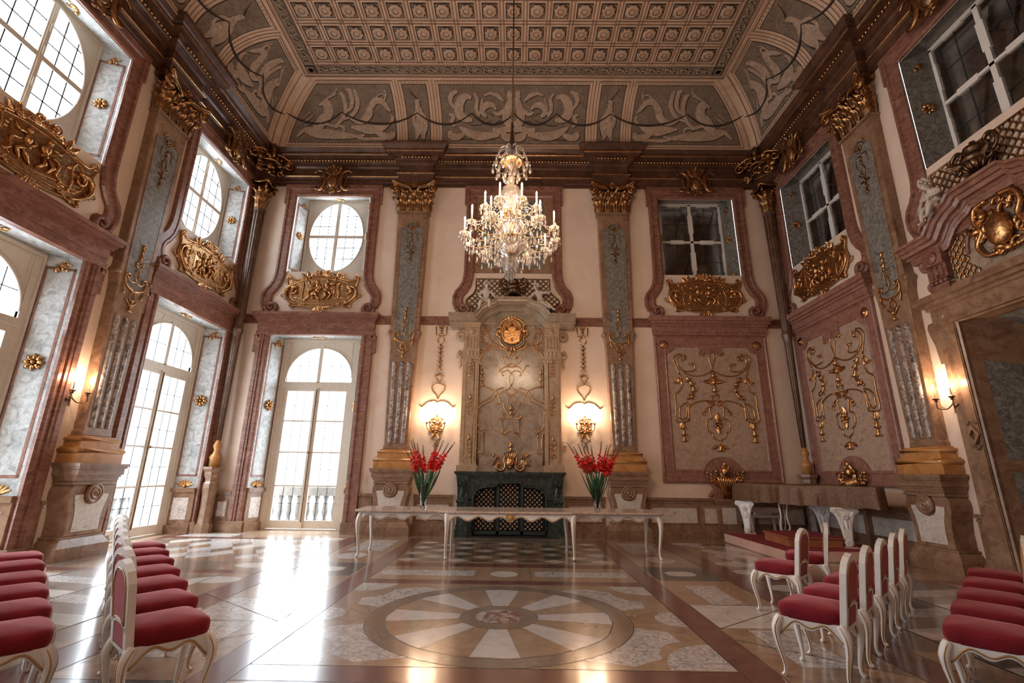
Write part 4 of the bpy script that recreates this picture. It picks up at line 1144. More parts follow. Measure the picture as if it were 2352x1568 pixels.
def french_window(name, wall, s):
    loc, rot = wplace(wall, s)
    t = empty(name, loc, rot, kind='structure')
    mb = MB()
    prof = [(0,0),(0,.06),(.05,.075),(.09,.075),(.10,.05),(.15,.05),(.16,.08),(.21,.08),(.22,.10),(.32,.10),(.33,0)]
    mb.sweep([(-1.28,.25),(-1.28,5.14),(1.28,5.14),(1.28,.25)], prof, 0)
    for sx in (-1, 1):
        a, b = sorted((sx*1.60, sx*1.69)); mb.box(a,b,-.09,0,4.62,5.1)
        mb.lathe([(.0,0),(.07,0),(.07,.1),(.0,.1)], 10, 0, (sx*1.63,0,5.08), True, 'y')
    for hh, dd, a, b in ((1.64,.13,5.12,5.22),(1.62,.115,5.22,5.30),(1.63,.13,5.30,5.50),(1.66,.17,5.50,5.55),(1.69,.21,5.55,5.60),(1.73,.27,5.60,5.66),(1.76,.30,5.66,5.73)):
        mb.box(-hh,hh,-dd,0,a,b)
    mb.build('surround', RED, t)
    mb = MB()
    for sx in (-1, 1):
        a, b = sorted((sx*1.25, sx*1.64)); mb.box(a,b,-.14,.02,0,.2); mb.box(a,b,-.12,.02,.2,.26)
    mb.build('plinth', BROWN, t)
    reveal(t, 1.28, 1.10, 0, 5.12, 5.16, True)
    rosette_on_reveal(t, 1.28, 1.10, 3.2, .16, 'rose'); rosette_on_reveal(t, 1.28, 1.10, 4.95, .12, 'spray'); rosette_on_reveal(t, 1.28, 1.10, 1.14, .13, 'shell', 'gilt_shell')
    mb = MB(); scatter(mb, 8, -.16, .16, -.05, .05, 0, .05, 0, 9); mb.xf(Matrix.Translation((0,.22,5.12)) @ Matrix.Rotation(PI/2, 4, 'X')); mb.build('gilt_rosette', GOLD, t)
    mb = MB()
    cz, r = 4.02, .93
    mb.box(-1.10,-.93,DG-.02,DG+.06,0,5.14); mb.box(.93,1.10,DG-.02,DG+.06,0,5.14)
    mb.box(-1.1,1.1,DG-.03,DG+.06,3.74,3.90); mb.box(-1.1,1.1,DG-.045,DG+.06,3.80,3.84)
    quad_frame(mb, 0, cz, r, r*.94, -.95, .95, 3.9, 5.14, DG, DG+.05, False)
    mb.box(-.95,-.93,DG,DG+.05,3.88,4.02); mb.box(.93,.95,DG,DG+.05,3.88,4.02)
    mb.box(-1.10,1.10,DG-.04,DG+.06,5.06,5.16); mb.box(-1.1,1.1,DG-.03,DG+.08,0,.03)
    mb.box(-.05,.05,DG-.03,DG+.05,3.88,4.95)
    mb.sweep([(-1.07,.02),(-1.07,5.1),(1.07,5.1),(1.07,.02)], [(-.02,-DG+.02),(-.02,-DG+.05),(.02,-DG+.05),(.02,-DG+.02)], 0)
    mb.build('frame', CREAM, t)
    zr = [.06, .22, 1.08, 1.12, 1.94, 1.975, 2.78, 2.815, 3.66, 3.74]
    for sx in (-1, 1):
        mb = MB()
        xa, xb = sorted((sx*.0, sx*.93))
        mb.box(xa,xb,DG-.01,DG+.045,.04,.24); mb.box(xa,xb,DG-.01,DG+.045,3.64,3.75)
        a, b = sorted((sx*.82, sx*.932)); mb.box(a,b,DG-.013,DG+.043,.038,3.752)
        a, b = sorted((sx*.001, sx*.085)); mb.box(a,b,DG-.016,DG+.042,.039,3.751)
        for z in (1.08, 1.95, 2.79): mb.box(xa,xb,DG-.005,DG+.04,z,z+.042)
        if sx > 0:
            mb.box(-.035,.035,DG-.04,DG,.04,3.75)
        mb.build('door_leaf', CREAM, t)
    mb = MB(); mb.ball((.0,DG-.09,1.97), (.035,.03,.035), 8); mb.tube([(0,DG-.09,1.97),(.08,DG-.09,1.96)], .012, 6); mb.tube([(0,DG-.03,1.97),(0,DG-.09,1.97)], .015, 6); mb.build('handle', BRONZE, t); mb = MB(); mb.tube([(0,DG-.052,.2),(0,DG-.052,3.7)], .010, 5)
    mb.build('bolt_rod', BRONZE, t)
    mb = MB()
    for x in (-.58,-.33,.33,.58):
        mb.box(x-.007,x+.007,DG+.01,DG+.022,.24,3.64); mb.box(x-.007,x+.007,DG+.01,DG+.022,3.9,cz+r*.94*math.sqrt(1-(x/r)**2))
    for z in (.66,1.53,2.38,3.23,4.36):
        w = .82 if z < 3.7 else r*math.sqrt(1-((z-cz)/(r*.94))**2)
        mb.box(-w,w,DG+.01,DG+.022,z-.007,z+.007)
    mb.build('leading', LEAD, t)
    mb = MB(); mb.add([(-.94,DG+.018,.2),(.94,DG+.018,.2),(.94,DG+.018,4.98),(-.94,DG+.018,4.98)], [(0,1,2,3)])
    mb.build('pane', PANE, t)
    return t
wn = 1
for wall, s in (('back',-BX),('left',LS[0]),('left',LS[1]),('left',LS[2])):
    upper_window('window_%d' % wn, wall, s); french_window('door_%d' % wn, wall, s); wn += 1

def dark_window(name, wall, s):
    loc, rot = wplace(wall, s)
    t = empty(name, loc, rot, kind='structure')
    surround_upper(t, RED)
    mb = MB()
    hf, hi = 1.11, .95
    for sx in (-1, 1): mb.add([(sx*hf,0,7.05),(sx*hi,DG,7.05),(sx*hi,DG,9.68),(sx*hf,0,9.5)], [(0,1,2,3)])
    mb.add([(-hf,0,9.5),(hf,0,9.5),(hi,DG,9.68),(-hi,DG,9.68)], [(0,1,2,3)]); mb.add([(-hf,0,7.05),(hf,0,7.05),(hi,DG,7.05),(-hi,DG,7.05)], [(3,2,1,0)])
    mb.build('reveal', GREY, t)
    rosette_on_reveal(t, 1.11, .95, 8.32, .13, 'rose'); rosette_on_reveal(t, 1.11, .95, 9.3, .09, 'spray'); rosette_on_reveal(t, 1.11, .95, 7.15, .09, 'shell')
    mb = MB()
    z0, z1, h = 7.06, 9.62, .90
    for sx in (-1, 1):
        a, b = sorted((sx*h, sx*(h+.05))); mb.box(a,b,DG-.03,DG+.03,z0,z1)
        a, b = sorted((sx*.0, sx*.045)); mb.box(a,b,DG-.03,DG+.03,z0,z1)
        # broader blocks half-way along each bar
        for z in (7.7, 8.95):
            a, b = sorted((sx*(h-.02), sx*(h+.05))); mb.box(a,b,DG-.035,DG+.02,z-.3,z+.3)
            a, b = sorted((sx*.0, sx*.07)); mb.box(a,b,DG-.035,DG+.02,z-.3,z+.3)
        mb.box(sx*.45-.2, sx*.45+.2, DG-.035, DG+.02, 8.28, 8.40); mb.box(sx*.45-.2, sx*.45+.2, DG-.035, DG+.02, 9.55, 9.66)
    mb.box(-h,h,DG-.03,DG+.03,8.31,8.37); mb.box(-h-.05,h+.05,DG-.03,DG+.03,9.58,9.66)
    mb.build('frame', WHITE, t)
    mb = MB()
    for x in (-.45,.45): mb.box(x-.006,x+.006,DG-.006,DG+.006,z0,z1)
    for z in (7.7,8.95): mb.box(-h,h,DG-.006,DG+.006,z-.006,z+.006)
    mb.build('leading', LEAD, t)
    mb = MB(); mb.add([(-h,DG+.01,z0),(h,DG+.01,z0),(h,DG+.01,z1),(-h,DG+.01,z1)], [(0,1,2,3)]); mb.build('pane', DPANE, t)
    mb = MB(); mb.box(-1.0,1.0,.80,.86,7.0,9.75)
    for k in range(3):
        mb.hexa([(-.9+k*.45,.72,7.06),(-.78+k*.45,.72,7.06),(-.78+k*.45,.78,7.06),(-.9+k*.45,.78,7.06)],[(-.1+k*.5,.72,9.6),(.02+k*.5,.72,9.6),(.02+k*.5,.78,9.6),(-.1+k*.5,.78,9.6)])
    for sx in (-1, 1): mb.add([(sx*1.0,DG,7.0),(sx*1.0,.84,7.0),(sx*1.0,.84,9.75),(sx*1.0,DG,9.75)], [(0,1,2,3)])
    mb.add([(-1,DG,9.72),(1,DG,9.72),(1,.84,9.72),(-1,.84,9.72)], [(0,1,2,3)]); mb.add([(-1,DG,7.03),(1,DG,7.03),(1,.84,7.03),(-1,.84,7.03)], [(0,1,2,3)])
    mb.build('shutter', SHUT, t)
    return t
dark_window('window_5', 'back', BXR); dark_window('window_6', 'right', RS[0]); dark_window('window_7', 'right', RS[1])
TANM = marble('tan_marble', [(.3,(.30,.19,.11)),(.5,(.42,.285,.18)),(.75,(.50,.36,.24))], scale=6, detail=9, rough=.25)
# ------------------------------------------------------------------ skinned figures
def skin(name, J, E, mat, parent, root=0, sub=2):
    me = bpy.data.meshes.new(name)
    me.from_pydata([j[0] for j in J], E, [])
    o = bpy.data.objects.new(name, me); COL.objects.link(o); o.parent = parent
    me.materials.append(mat)
    m = o.modifiers.new('skin', 'SKIN'); m.use_smooth_shade = True; m.branch_smoothing = .6
    lay = me.skin_vertices[0].data
    for i, j in enumerate(J):
        lay[i].radius = (j[1], j[1] if len(j) < 3 else j[2]); lay[i].use_root = (i == root)
    s = o.modifiers.new('sub', 'SUBSURF'); s.levels = 1; s.render_levels = sub
    return o
def hand(J, E, wrist, d, side, r=.011, L=.05):
    # five unequal fingers rooted in a small palm
    d = Vector(d).normalized(); s = Vector(side).normalized()
    w = Vector(J[wrist][0]); palm = len(J)
    J.append((tuple(w+d*.035), .017)); E.append((wrist, palm))
    for k, f in enumerate((-.9, -.3, .3, .9)):
        a = len(J); q = w+d*.05+s*(f*.014)
        J.append((tuple(q), r*.75)); E.append((palm, a))
        J.append((tuple(q+d*L*(.55 if abs(f) < .5 else .42)-V(0,0,.008)), r*.5)); E.append((a, a+1))
    a = len(J); J.append((tuple(w+d*.02+s*.026), r*.8)); E.append((wrist, a)); J.append((tuple(w+d*.045+s*.034), r*.55)); E.append((a, a+1))
def putto(loc, rot, label, pose):
    t = empty('putto_statue', loc, rot, label, 'statue', 'child statues on the pediments')
    P = pose
    J = [((0,0,.07), .085), ((.0,-.01,.20), .088), (P['chest'], .10, .085), (P['neck'], .042), (P['head'], .092, .10), (P['crown'], .072)]
    E = [(0,1),(1,2),(2,3),(3,4),(4,5)]
    f = Vector(P['face'])
    hd = Vector(P['head'])
    J.append((tuple(hd+f*.085-V(0,0,.015)), .022)); E.append((4, len(J)-1))           # nose and cheeks
    J.append((tuple(hd+f*.06-V(0,0,.065)), .03)); E.append((4, len(J)-1))             # chin
    for sd in ('L', 'R'):
        sh, el, wr, hdv, sv = P['arm'+sd]
        a = len(J)
        J += [(sh, .05), (el, .036), (wr, .026)]; E += [(2,a),(a,a+1),(a+1,a+2)]
        hand(J, E, a+2, hdv, sv)
        hp, kn, an, toe = P['leg'+sd]
        a = len(J)
        J += [(hp, .07), (kn, .056), (tuple(Vector(kn).lerp(Vector(an), .4)), .05), (an, .03), (toe, .026)]
        E += [(0,a),(a,a+1),(a+1,a+2),(a+2,a+3),(a+3,a+4)]
    skin('body', J, E, STONE, t, 0, 2)
    mb = MB()
    side = f.cross(V(0,0,1)).normalized()
    for sg in (-1, 1):
        mb.ball(hd+f*.078+side*(.034*sg)+V(0,0,.012), (.013,.011,.009), 6)
        mb.ball(hd+side*(.088*sg)-V(0,0,.005), (.016,.02,.026), 6)
    mb.ball(hd+f*.088-V(0,0,.045), (.02,.012,.009), 6)
    mb.build('face', STONE, t)
    mb = MB()
    q = random.Random(3)
    for k in range(34):
        u = Vector((q.gauss(0,1), q.gauss(0,1), abs(q.gauss(0,1))+.1)).normalized()
        if u.dot(f) > .55 and u.z < .6: continue
        mb.ball(hd+V(0,0,.025)+Vector((u.x*.088, u.y*.092, u.z*.095)), q.uniform(.022,.034), 6, 0, None, 4)
    mb.build('hair', STONE, t)
    mb = MB()
    for k in range(3):
        mb.tube([(-.10,-.03+.02*k,.04),(-.05,-.10,.075-.02*k),(.03,-.105,.07-.025*k),(.10,-.03,.03)], .026, 7)
    mb.build('drapery', STONE, t)
    return t
POSE_L = dict(chest=(.01,-.02,.33), neck=(.01,-.02,.42), head=(.02,-.04,.52), crown=(.02,-.03,.575), face=(.15,-.95,-.25),
  armL=((-.11,-.02,.35),(-.19,-.03,.22),(-.12,-.10,.13),(.7,-.4,-.3),(0,-.3,1)), armR=((.12,-.02,.35),(.20,-.02,.24),(.30,-.03,.14),(.9,0,-.3),(0,-1,.1)),
  legL=((-.07,-.05,.03),(-.13,-.19,.03),(-.17,-.20,-.20),(-.18,-.26,-.225)), legR=((.07,-.05,.03),(.10,-.20,.04),(.11,-.22,-.16),(.12,-.28,-.18)))
POSE_R = dict(chest=(-.05,-.02,.32), neck=(-.07,-.02,.40), head=(-.10,-.03,.50), crown=(-.11,-.02,.555), face=(-.75,-.62,-.1),
  armL=((-.15,-.04,.33),(-.22,-.08,.22),(-.30,-.08,.13),(-.8,-.1,-.4),(0,-1,.2)), armR=((.06,-.02,.36),(.17,-.03,.33),(.29,-.03,.36),(.8,0,.4),(0,-.3,1)),
  legL=((-.05,-.06,.04),(.08,-.16,.0),(.22,-.17,-.13),(.28,-.21,-.16)), legR=((.08,-.04,.03),(.22,-.13,-.02),(.36,-.14,-.17),(.42,-.18,-.2)))
POSE_D = dict(chest=(.0,-.05,.31), neck=(-.01,-.08,.39), head=(-.03,-.12,.48), crown=(-.03,-.11,.535), face=(-.45,-.75,-.45),
  armL=((-.11,-.06,.33),(-.15,-.14,.22),(-.03,-.17,.19),(.9,-.1,-.1),(0,-.3,1)), armR=((.11,-.06,.33),(.19,-.10,.22),(.09,-.18,.20),(-.9,-.1,0),(0,-.3,1)),
  legL=((-.07,-.05,.03),(-.12,-.19,.05),(-.16,-.20,-.19),(-.18,-.27,-.22)), legR=((.07,-.05,.03),(.08,-.22,.06),(.0,-.23,-.13),(-.03,-.29,-.15)))

# ------------------------------------------------------------------ gilded relief cartouches
OUTL = [(0,.475),(.2,.475),(.378,.46),(.44,.42),(.52,.395),(.66,.365),(.76,.345),(.86,.345),(.91,.38),(.95,.445),(1.0,.47),(1.045,.44),(1.03,.35),(.985,.22),(.985,.12),(1.01,.03),(1.03,-.07),(1.0,-.16),(.94,-.25),(.86,-.33),(.83,-.38),(.865,-.45),(.80,-.475),(.72,-.465),(.66,-.43),(.48,-.445),(.33,-.475),(.10,-.48),(.075,-.56),(.05,-.61),(0,-.62)]
def scene(mb, seed, y):
    q = random.Random(seed)
    def b(x, z, rx, rz, d=.035): mb.ball((x, y, z), (rx, d, rz), 8, 0, None, 5)
    # two children at play in a landscape
    for k in range(2):
        x0 = (-.16 if k == 0 else .12)+q.uniform(-.06,.06); z0 = q.uniform(-.05,.07); sg = 1 if k else -1
        b(x0, z0+.24, .055, .062, .055); b(x0-.02*sg, z0+.10, .075, .115, .06); b(x0-.03*sg, z0-.04, .075, .07, .06)
        for a in ((.03,-.06,.13*sg,-.16,.05*sg,-.30),(-.05,-.06,-.02*sg,-.19,-.12*sg,-.31)):
            mb.tube([(x0+a[0],y-.02,z0+a[1]),(x0+a[2],y-.04,z0+a[3]),(x0+a[4],y-.02,z0+a[5])], [.045,.034,.022], 7)
        for a in ((.06*sg,.16,.18*sg,.14,.24*sg,.24),(-.06*sg,.16,-.13*sg,.06,-.06*sg,-.02)):
            mb.tube([(x0+a[0],y-.02,z0+a[1]),(x0+a[2],y-.035,z0+a[3]),(x0+a[4],y-.02,z0+a[5])], [.03,.024,.016], 6)
        mb.tube(onwall(spline([(x0+.1*sg,z0+.02),(x0+.22*sg,z0-.02),(x0+.2*sg,z0-.2),(x0+.3*sg,z0-.3)], 4), y-.02), .028, 6)
    for sx in (-1, 1):
        X = sx*.55+q.uniform(-.08,.08)
        mb.tube(onwall(spline([(X,-.3),(X+.03*sx,-.05),(X-.02,.15),(X+.05*sx,.3)], 4), y-.005), [.02]*13, 5)
        for k in range(9): b(X+q.uniform(-.14,.14), .2+q.uniform(-.14,.16), q.uniform(.02,.05), q.uniform(.02,.04), .02)
        mb.box(sx*.42-.06,sx*.42+.06,y-.01,y+.02,-.2,.1+q.uniform(-.05,.1))
        for k in range(6): b(sx*q.uniform(.3,.8), q.uniform(-.33,-.15), q.uniform(.03,.08), q.uniform(.012,.03), .018)
    mb.tube(onwall(spline([(-.8,-.2),(-.4,-.23),(0,-.3),(.4,-.23),(.8,-.19)], 5), y), .013, 5)
def cartouche(wall, s, z, label, seed, sc=1.0):
    loc, rot = wplace(wall, s, z)
    t = empty('relief_cartouche', loc, rot, label, 'relief', 'gilded reliefs under the upper windows')
    r = [(x*sc, zz*sc) for x, zz in OUTL]
    pol = r[::-1]+[(-x, zz) for x, zz in r[1:-1]]
    q = []
    for p in pol:
        if not q or abs(p[0]-q[-1][0])+abs(p[1]-q[-1][1]) > 1e-4: q.append(p)
    mb = MB(); mb.prism(q, -.055, 0, 0, .015); mb.build('plate', RELIEF, t)
    mb = MB()
    inner = [(.86*sc*cos(2*PI*i/40)*(1 if abs(cos(2*PI*i/40)) < .9 else .99), .385*sc*(1 if sin(2*PI*i/40) > 0 else 1)*sin(2*PI*i/40)) for i in range(40)]
    inner = [(math.copysign(abs(x)**.8*(.86*sc)**.2, x), math.copysign(abs(zz)**.75*(.385*sc)**.25, zz)) for x, zz in inner]
    mb.tube(onwall(inner+inner[:1], -.055), .018, 6)
    for sx in (-1, 1):
        X = lambda pts: [(sx*p[0]*sc, p[1]*sc) for p in pts]
        mb.tube(onwall(X(OUTL[:23]), -.05), .028*sc, 6)
        mb.tube(onwall(X(OUTL[23:]), -.05), .024*sc, 6)
        p = spline(X([(.70,.02),(.74,-.06),(.83,-.03),(.83,.08),(.74,.13),(.88,.15),(.99,.05),(1.0,-.10),(.93,-.22),(.82,-.32),(.66,-.40)]), 4)
        mb.tube(onwall(p, -.085), [.02+.028*sin(PI*i/len(p)) for i in range(len(p))], 8)
        p = spline(X([(.93,-.15),(1.02,-.20),(1.10,-.17),(1.14,-.12),(1.10,-.08)]), 4); mb.tube(onwall(p, -.05), .018, 6)
        vol(mb, sx*.98*sc, .43*sc, .07*sc, PI/2, sx*1.2, -.06, .022, 0, 12)
        vol(mb, sx*.14*sc, .57*sc, .085*sc, -PI/2, sx*1.3, -.09, .032, 0, 16, [(sx*.26*sc,.47*sc)])
        leaf(mb, (sx*.42*sc,-.07,.42*sc), (sx*.2,0,1), (0,-1,0), .2*sc, .13*sc, .6); leaf(mb, (sx*.50*sc,-.07,.40*sc), (sx*.8,0,1), (0,-1,0), .18*sc, .11*sc, .6)
        leaf(mb, (sx*.34*sc,-.07,.44*sc), (-sx*.5,0,1), (0,-1,0), .15*sc, .10*sc, .6)
        scatter(mb, 5, sx*.42*sc-.06, sx*.42*sc+.06, .38*sc, .46*sc, -.08, .035, 0, seed)
        scatter(mb, 6, sx*.48*sc-.09, sx*.48*sc+.09, -.43*sc, -.34*sc, -.07, .035, 0, seed+1)
        leaf(mb, (sx*.08*sc,-.06,-.48*sc), (sx*.8,0,-.8), (0,-1,0), .2*sc, .10*sc, .7)
    for k in range(5): leaf(mb, ((k-2)*.035*sc,-.06,-.46*sc), ((k-2)*.25,-.05,-1), (0,-1,0), .18*sc, .06*sc, .55)
    for k in range(5): leaf(mb, ((k-2)*.03*sc,-.07,.47*sc), ((k-2)*.3,-.05,1), (0,-1,0), .2*sc, .07*sc, .6)
    mb.build('scroll_rim', GOLD, t)
    mb = MB(); scene(mb, seed, -.055); mb.build('relief_figures', GOLD, t)
    return t
cartouche('back', -BX, 6.42, 'gilded relief of playing children above the glazed door left of the fireplace', 5)
cartouche('left', LS[0], 6.42, 'gilded relief on the left wall over the glazed door nearest the far corner', 9)
cartouche('left', LS[1], 6.42, 'large gilded relief at the top left edge, under the nearest round window', 14)
cartouche('back', BXR, 6.40, 'dark gilded relief with one standing figure, above the gilded panel right of the fireplace', 21)
cartouche('right', RS[0], 6.42, 'gilded relief on the right wall under the pale-framed dark window', 33)

def keystone(wall, s, label):
    loc, rot = wplace(wall, s, 9.86)
    loc = tuple(Vector(loc)+Matrix.Rotation(rot, 3, 'Z') @ V(0,-.11,0))
    t = empty('keystone_cartouche', loc, rot, label, 'ornament', 'gilded scroll crests over the upper windows')
    mb = MB()
    mb.ball((0,-.16,0), (.12,.06,.19), 10); mb.tube(onwall([(.14*cos(2*PI*i/18), .21*sin(2*PI*i/18)) for i in range(19)], -.15), .02, 6)
    mb.build('shield', RELIEF, t)
    mb = MB()
    for sx in (-1, 1):
        p = spline([(sx*.44,.26),(sx*.34,.33),(sx*.22,.26),(sx*.18,.08),(sx*.22,-.12),(sx*.30,-.22),(sx*.38,-.20),(sx*.36,-.13)], 5)
        mb.tube(onwall(p, -.15), [.018+.032*sin(PI*i/len(p)) for i in range(len(p))], 8)
        p = spline([(sx*.26,.28),(sx*.30,.10),(sx*.27,-.08),(sx*.20,-.22),(sx*.12,-.26)], 5)
        mb.tube(onwall(p, -.12), .024, 7)
        leaf(mb, (sx*.06,-.17,.2), (sx*.6,0,1), (0,-1,0), .24, .1, .6)
        leaf(mb, (sx*.06,-.17,-.2), (sx*.5,0,-1), (0,-1,0), .14, .08, .6)
    leaf(mb, (0,-.18,.2), (0,-.1,1), (0,-1,0), .26, .14, .6)
    scatter(mb, 10, -.16, .16, .30, .46, -.16, .05, 0, 6)
    scatter(mb, 6, -.08, .08, -.32, -.2, -.13, .04, 0, 7)
    mb.ball((0,-.2,.03), (.045,.03,.06), 7)
    mb.build('scrolls', DGOLD, t)
    t.scale = (1.3, 1.1, 1.15)
    return t
k0 = keystone('back', -BX, 'gilded scroll crest over the round window left of the chandelier')
for wall, s, lb in (('back', BXR, 'gilded scroll crest over the dark window right of the chandelier'), ('left', LS[0], 'gilded scroll crest over the round window nearest the far left corner'),
                    ('left', LS[1], 'gilded scroll crest over the nearest round window, at the top left edge'), ('right', RS[0], 'gilded scroll crest over the dark window nearest the far right corner'),
                    ('right', RS[1], 'gilded scroll crest above the nearest dark window, at the top right edge')):
    l, r = wplace(wall, s, 9.86); copy_tree(k0, Vector(l)+Matrix.Rotation(r, 3, 'Z') @ V(0,-.11,0), r, lb)

# ------------------------------------------------------------------ gilded wall panels
def wall_panel(wall, s, hw, label, leaf_label):
    loc, rot = wplace(wall, s)
    t = empty('wall_panel', loc, rot, label, 'wall panel', 'gilded marble panels of the right-hand corner')
    mb = MB()
    z0, z1 = 1.32, 5.22
    prof = [(0,0),(0,.07),(-.03,.085),(-.06,.06),(-.09,.055),(-.26,.055),(-.28,.065),(-.31,.055),(-.33,.03),(-.33,0)]
    mb.sweep([(-hw,z0),(-hw,z1),(hw,z1),(hw,z0)], prof, 0, True)
    for sx in (-1, 1):
        mb.prism([(sx*(hw-.54),z1-.02)]+[(sx*(hw-.28-.26*cos(a)), z1-.26-.26*sin(a)) for a in [PI/2*i/8 for i in range(9)]]+[(sx*(hw-.02),z1-.52),(sx*(hw-.02),z1-.02)], -.06, 0)
    mb.prism([(-.30,z1-.02),(-.30,z1-.50),(.30,z1-.50),(.30,z1-.02)], -.056, 0)
    mb.prism([(-.50,z0+.05)]+arc(0,z0+.20,.50,PI,0,16,.44)+[(.50,z0+.05)], -.06, 0)
    mb.tube(onwall(arc(0,z0+.20,.50,PI,0,20,.44), -.058), .016, 5)
    for hh, dd, a, b in ((hw+.02,.10,5.22,5.30),(hw+.03,.13,5.30,5.46),(hw+.06,.17,5.46,5.52),(hw+.10,.22,5.52,5.60),(hw+.14,.27,5.60,5.73)):
        mb.box(-hh,hh,-dd,0,a,b)
    for sx in (-1, 1):                      # stepped foot of the border
        p = spiral(sx*.34, z0-.30, .11, .02, PI/2, sx*1.2, 14); mb.tube(onwall(p, -.05), .04, 6)
    mb.prism([(-.40,z0+.02),(-.27,z0-.16),(-.25,z0-.36),(.25,z0-.36),(.27,z0-.16),(.40,z0+.02)], -.07, 0)
    mb.build('border', PINK, t)
    mb = MB(); mb.box(-hw+.3,hw-.3,-.03,0,z0+.3,z1-.3); mb.build('field', FIELD, t)
    mb = MB()
    y = -.045
    for ln in STRAP:
        p = spline(ln, 4) if len(ln) > 4 else ln
        line(mb, p, y, .0185, 0, 6)
    for ln in SHUSK: husks(mb, ln, .075, y)
    for c in ((-.29,4.74),(-.58,4.41),(-1.02,3.9),(-.32,3.12),(-.77,4.62)): scatter(mb, 4, c[0]-.05, c[0]+.05, c[1]-.05, c[1]+.05, y, .04, 0, int(abs(c[0])*100))
    for a in ((-.9,4.05),(-.92,2.87)):
        leaf(mb, (a[0],y,a[1]), (.3,0,-1), (0,-1,0), .2, .12, .5); leaf(mb, (a[0],y,a[1]), (-.3,0,-1), (0,-1,0), .2, .12, .5)
    leaf(mb, (-.05,y,2.25), (-.9,0,-.4), (0,-1,0), .2, .09, .6)
    leaf(mb, (-.02,y,3.92), (-.9,0,.1), (0,-1,0), .3, .12, .7); leaf(mb, (-.02,y,4.02), (-.8,0,-.4), (0,-1,0), .18, .09, .6)
    leaf(mb, (-.03,y,3.30), (-.8,0,.5), (0,-1,0), .26, .11, .6)
    mb.mirror_x()
    for ln in SAXIS: husks(mb, ln, .08, y)
    rosette(mb, (0,y,2.80), .14, 7, 0, .4); leaf(mb, (0,y-.02,2.9), (0,-.1,1), (0,-1,0), .2, .14, .5); leaf(mb, (0,y-.02,2.72), (0,-.1,-1), (0,-1,0), .18, .12, .5)
    mb.build('gilt_strapwork', GOLD, t)
    for sx in (-1, 1):
        mb = MB(); mb.lathe([(0,.10),(.02,.10),(.035,.075),(.05,.07),(.085,.085),(.10,.06),(.115,.06),(.13,0)], 18, 0, (sx*(hw-.26),0,z1-.27), True, 'y'); mb.build('gilt_button', GOLD, t)
    # the pier below with its gilded leaf spray
    mb = MB(); pn = MB()
    mb.box(-.30,.30,-.20,0,0,.2); mb.box(-.29,.29,-.17,0,.2,.27); mb.box(-.27,.27,-.15,0,.27,.84); mb.box(-.285,.285,-.18,0,.84,.89); mb.box(-.30,.30,-.21,0,.89,.95)
    pn.box(-.17,.17,-.155,-.14,.36,.74)
    mb.build('pier', BROWN, t); pn.build('pier_inset', WHITEM, t)
    l2, _ = wplace(wall, s, .95)
    u = empty('leaf_finial', l2, rot, leaf_label, 'ornament', 'gilded leaf sprays at the foot of the panels')
    mb = MB()
    for k in range(7):
        a = (k-3)/3
        mb.tube([(a*.05,-.10,0),(a*.07,-.13,.22),(a*.16,-.15,.42),(a*.20,-.19,.52)], [.04,.045,.045,.02], 7)
    mb.build('stalks', GOLD, u)
    mb = MB()
    leaf(mb, (0,-.14,.45), (0,-.1,1), (0,-1,0), .42, .24, .3); mb.ball((0,-.19,.66), (.10,.07,.13), 8); mb.ball((0,-.18,.84), (.05,.05,.08), 7)
    for sx in (-1, 1):
        scatter(mb, 14, sx*.34-.13, sx*.34+.13, .42, .66, -.16, .05, 0, 12)
        leaf(mb, (sx*.12,-.13,.3), (sx*.9,-.1,.8), (0,-1,0), .34, .14, .5)
        leaf(mb, (sx*.06,-.15,.62), (sx*.4,-.1,1), (0,-1,0), .18, .12, .5)
    mb.build('leaves', GOLD, u)
    return t
wall_panel('back', BXR, 1.53, 'pink marble panel with gilded strapwork on the end wall right of the fireplace', 'gilded leaf spray below the end-wall panel, left of the covered piano')
wall_panel('right', RS[0], 1.45, 'pink marble panel with gilded strapwork on the right-hand wall behind the piano', 'gilded leaf spray below the right-hand wall panel, rising behind the piano cover')

# ------------------------------------------------------------------ fireplace, overmantel, pediment
def pediment(mb, d0, half=1.72, zb=5.42):
    path = [(-half,zb),(-.95,zb),(-.88,zb+.04),(-.80,zb+.14),(-.70,zb+.26),(-.58,zb+.34),(-.42,zb+.39),(-.34,zb+.46),(0,zb+.46)]
    path = path+[(-x,z) for x, z in path[:-1][::-1]]
    mb.sweep(path, [(0,0),(0,d0),(.03,d0+.02),(.05,d0+.02),(.06,d0+.07),(.12,d0+.10),(.13,d0+.14),(.19,d0+.16),(.20,d0+.20),(.24,d0+.22),(.24,0)], 0)
    mb.sweep([(p[0]*.97, p[1]-.10) for p in path], [(0,0),(0,d0-.05),(.04,d0-.03),(.05,d0-.03),(.10,d0-.01),(.10,0)], 0)
    return path
fp = empty('fireplace', (.03,0,0), 0, 'dark green marble fireplace with gilt-studded grille behind the long table', 'fireplace')
mb = MB()
hl = [(0,1.27),(.24,1.27),(.30,1.25),(.34,1.19),(.42,1.17),(.62,1.165),(.76,1.12),(.85,1.04),(.90,.94),(.91,.84)]
L = [(-x,z) for x, z in hl[::-1]]+hl[1:]
pol = [(-1.16,.84)]+L+[(1.16,.84),(1.16,1.44),(-1.16,1.44)]
mb.prism(pol, -.36, -.05)
mb.tube(onwall([(-.91,.1)]+L+[(.91,.1)], -.36), .03, 6)
for sx in (-1, 1):
    a, b = sorted((sx*.91, sx*1.16)); mb.box(a,b,-.36,-.02,0,.86)
    mb.box(sx*.62-.22, sx*.62+.22, -.375, -.3, 1.22, 1.38)
mb.build('surround', GREEN, fp)
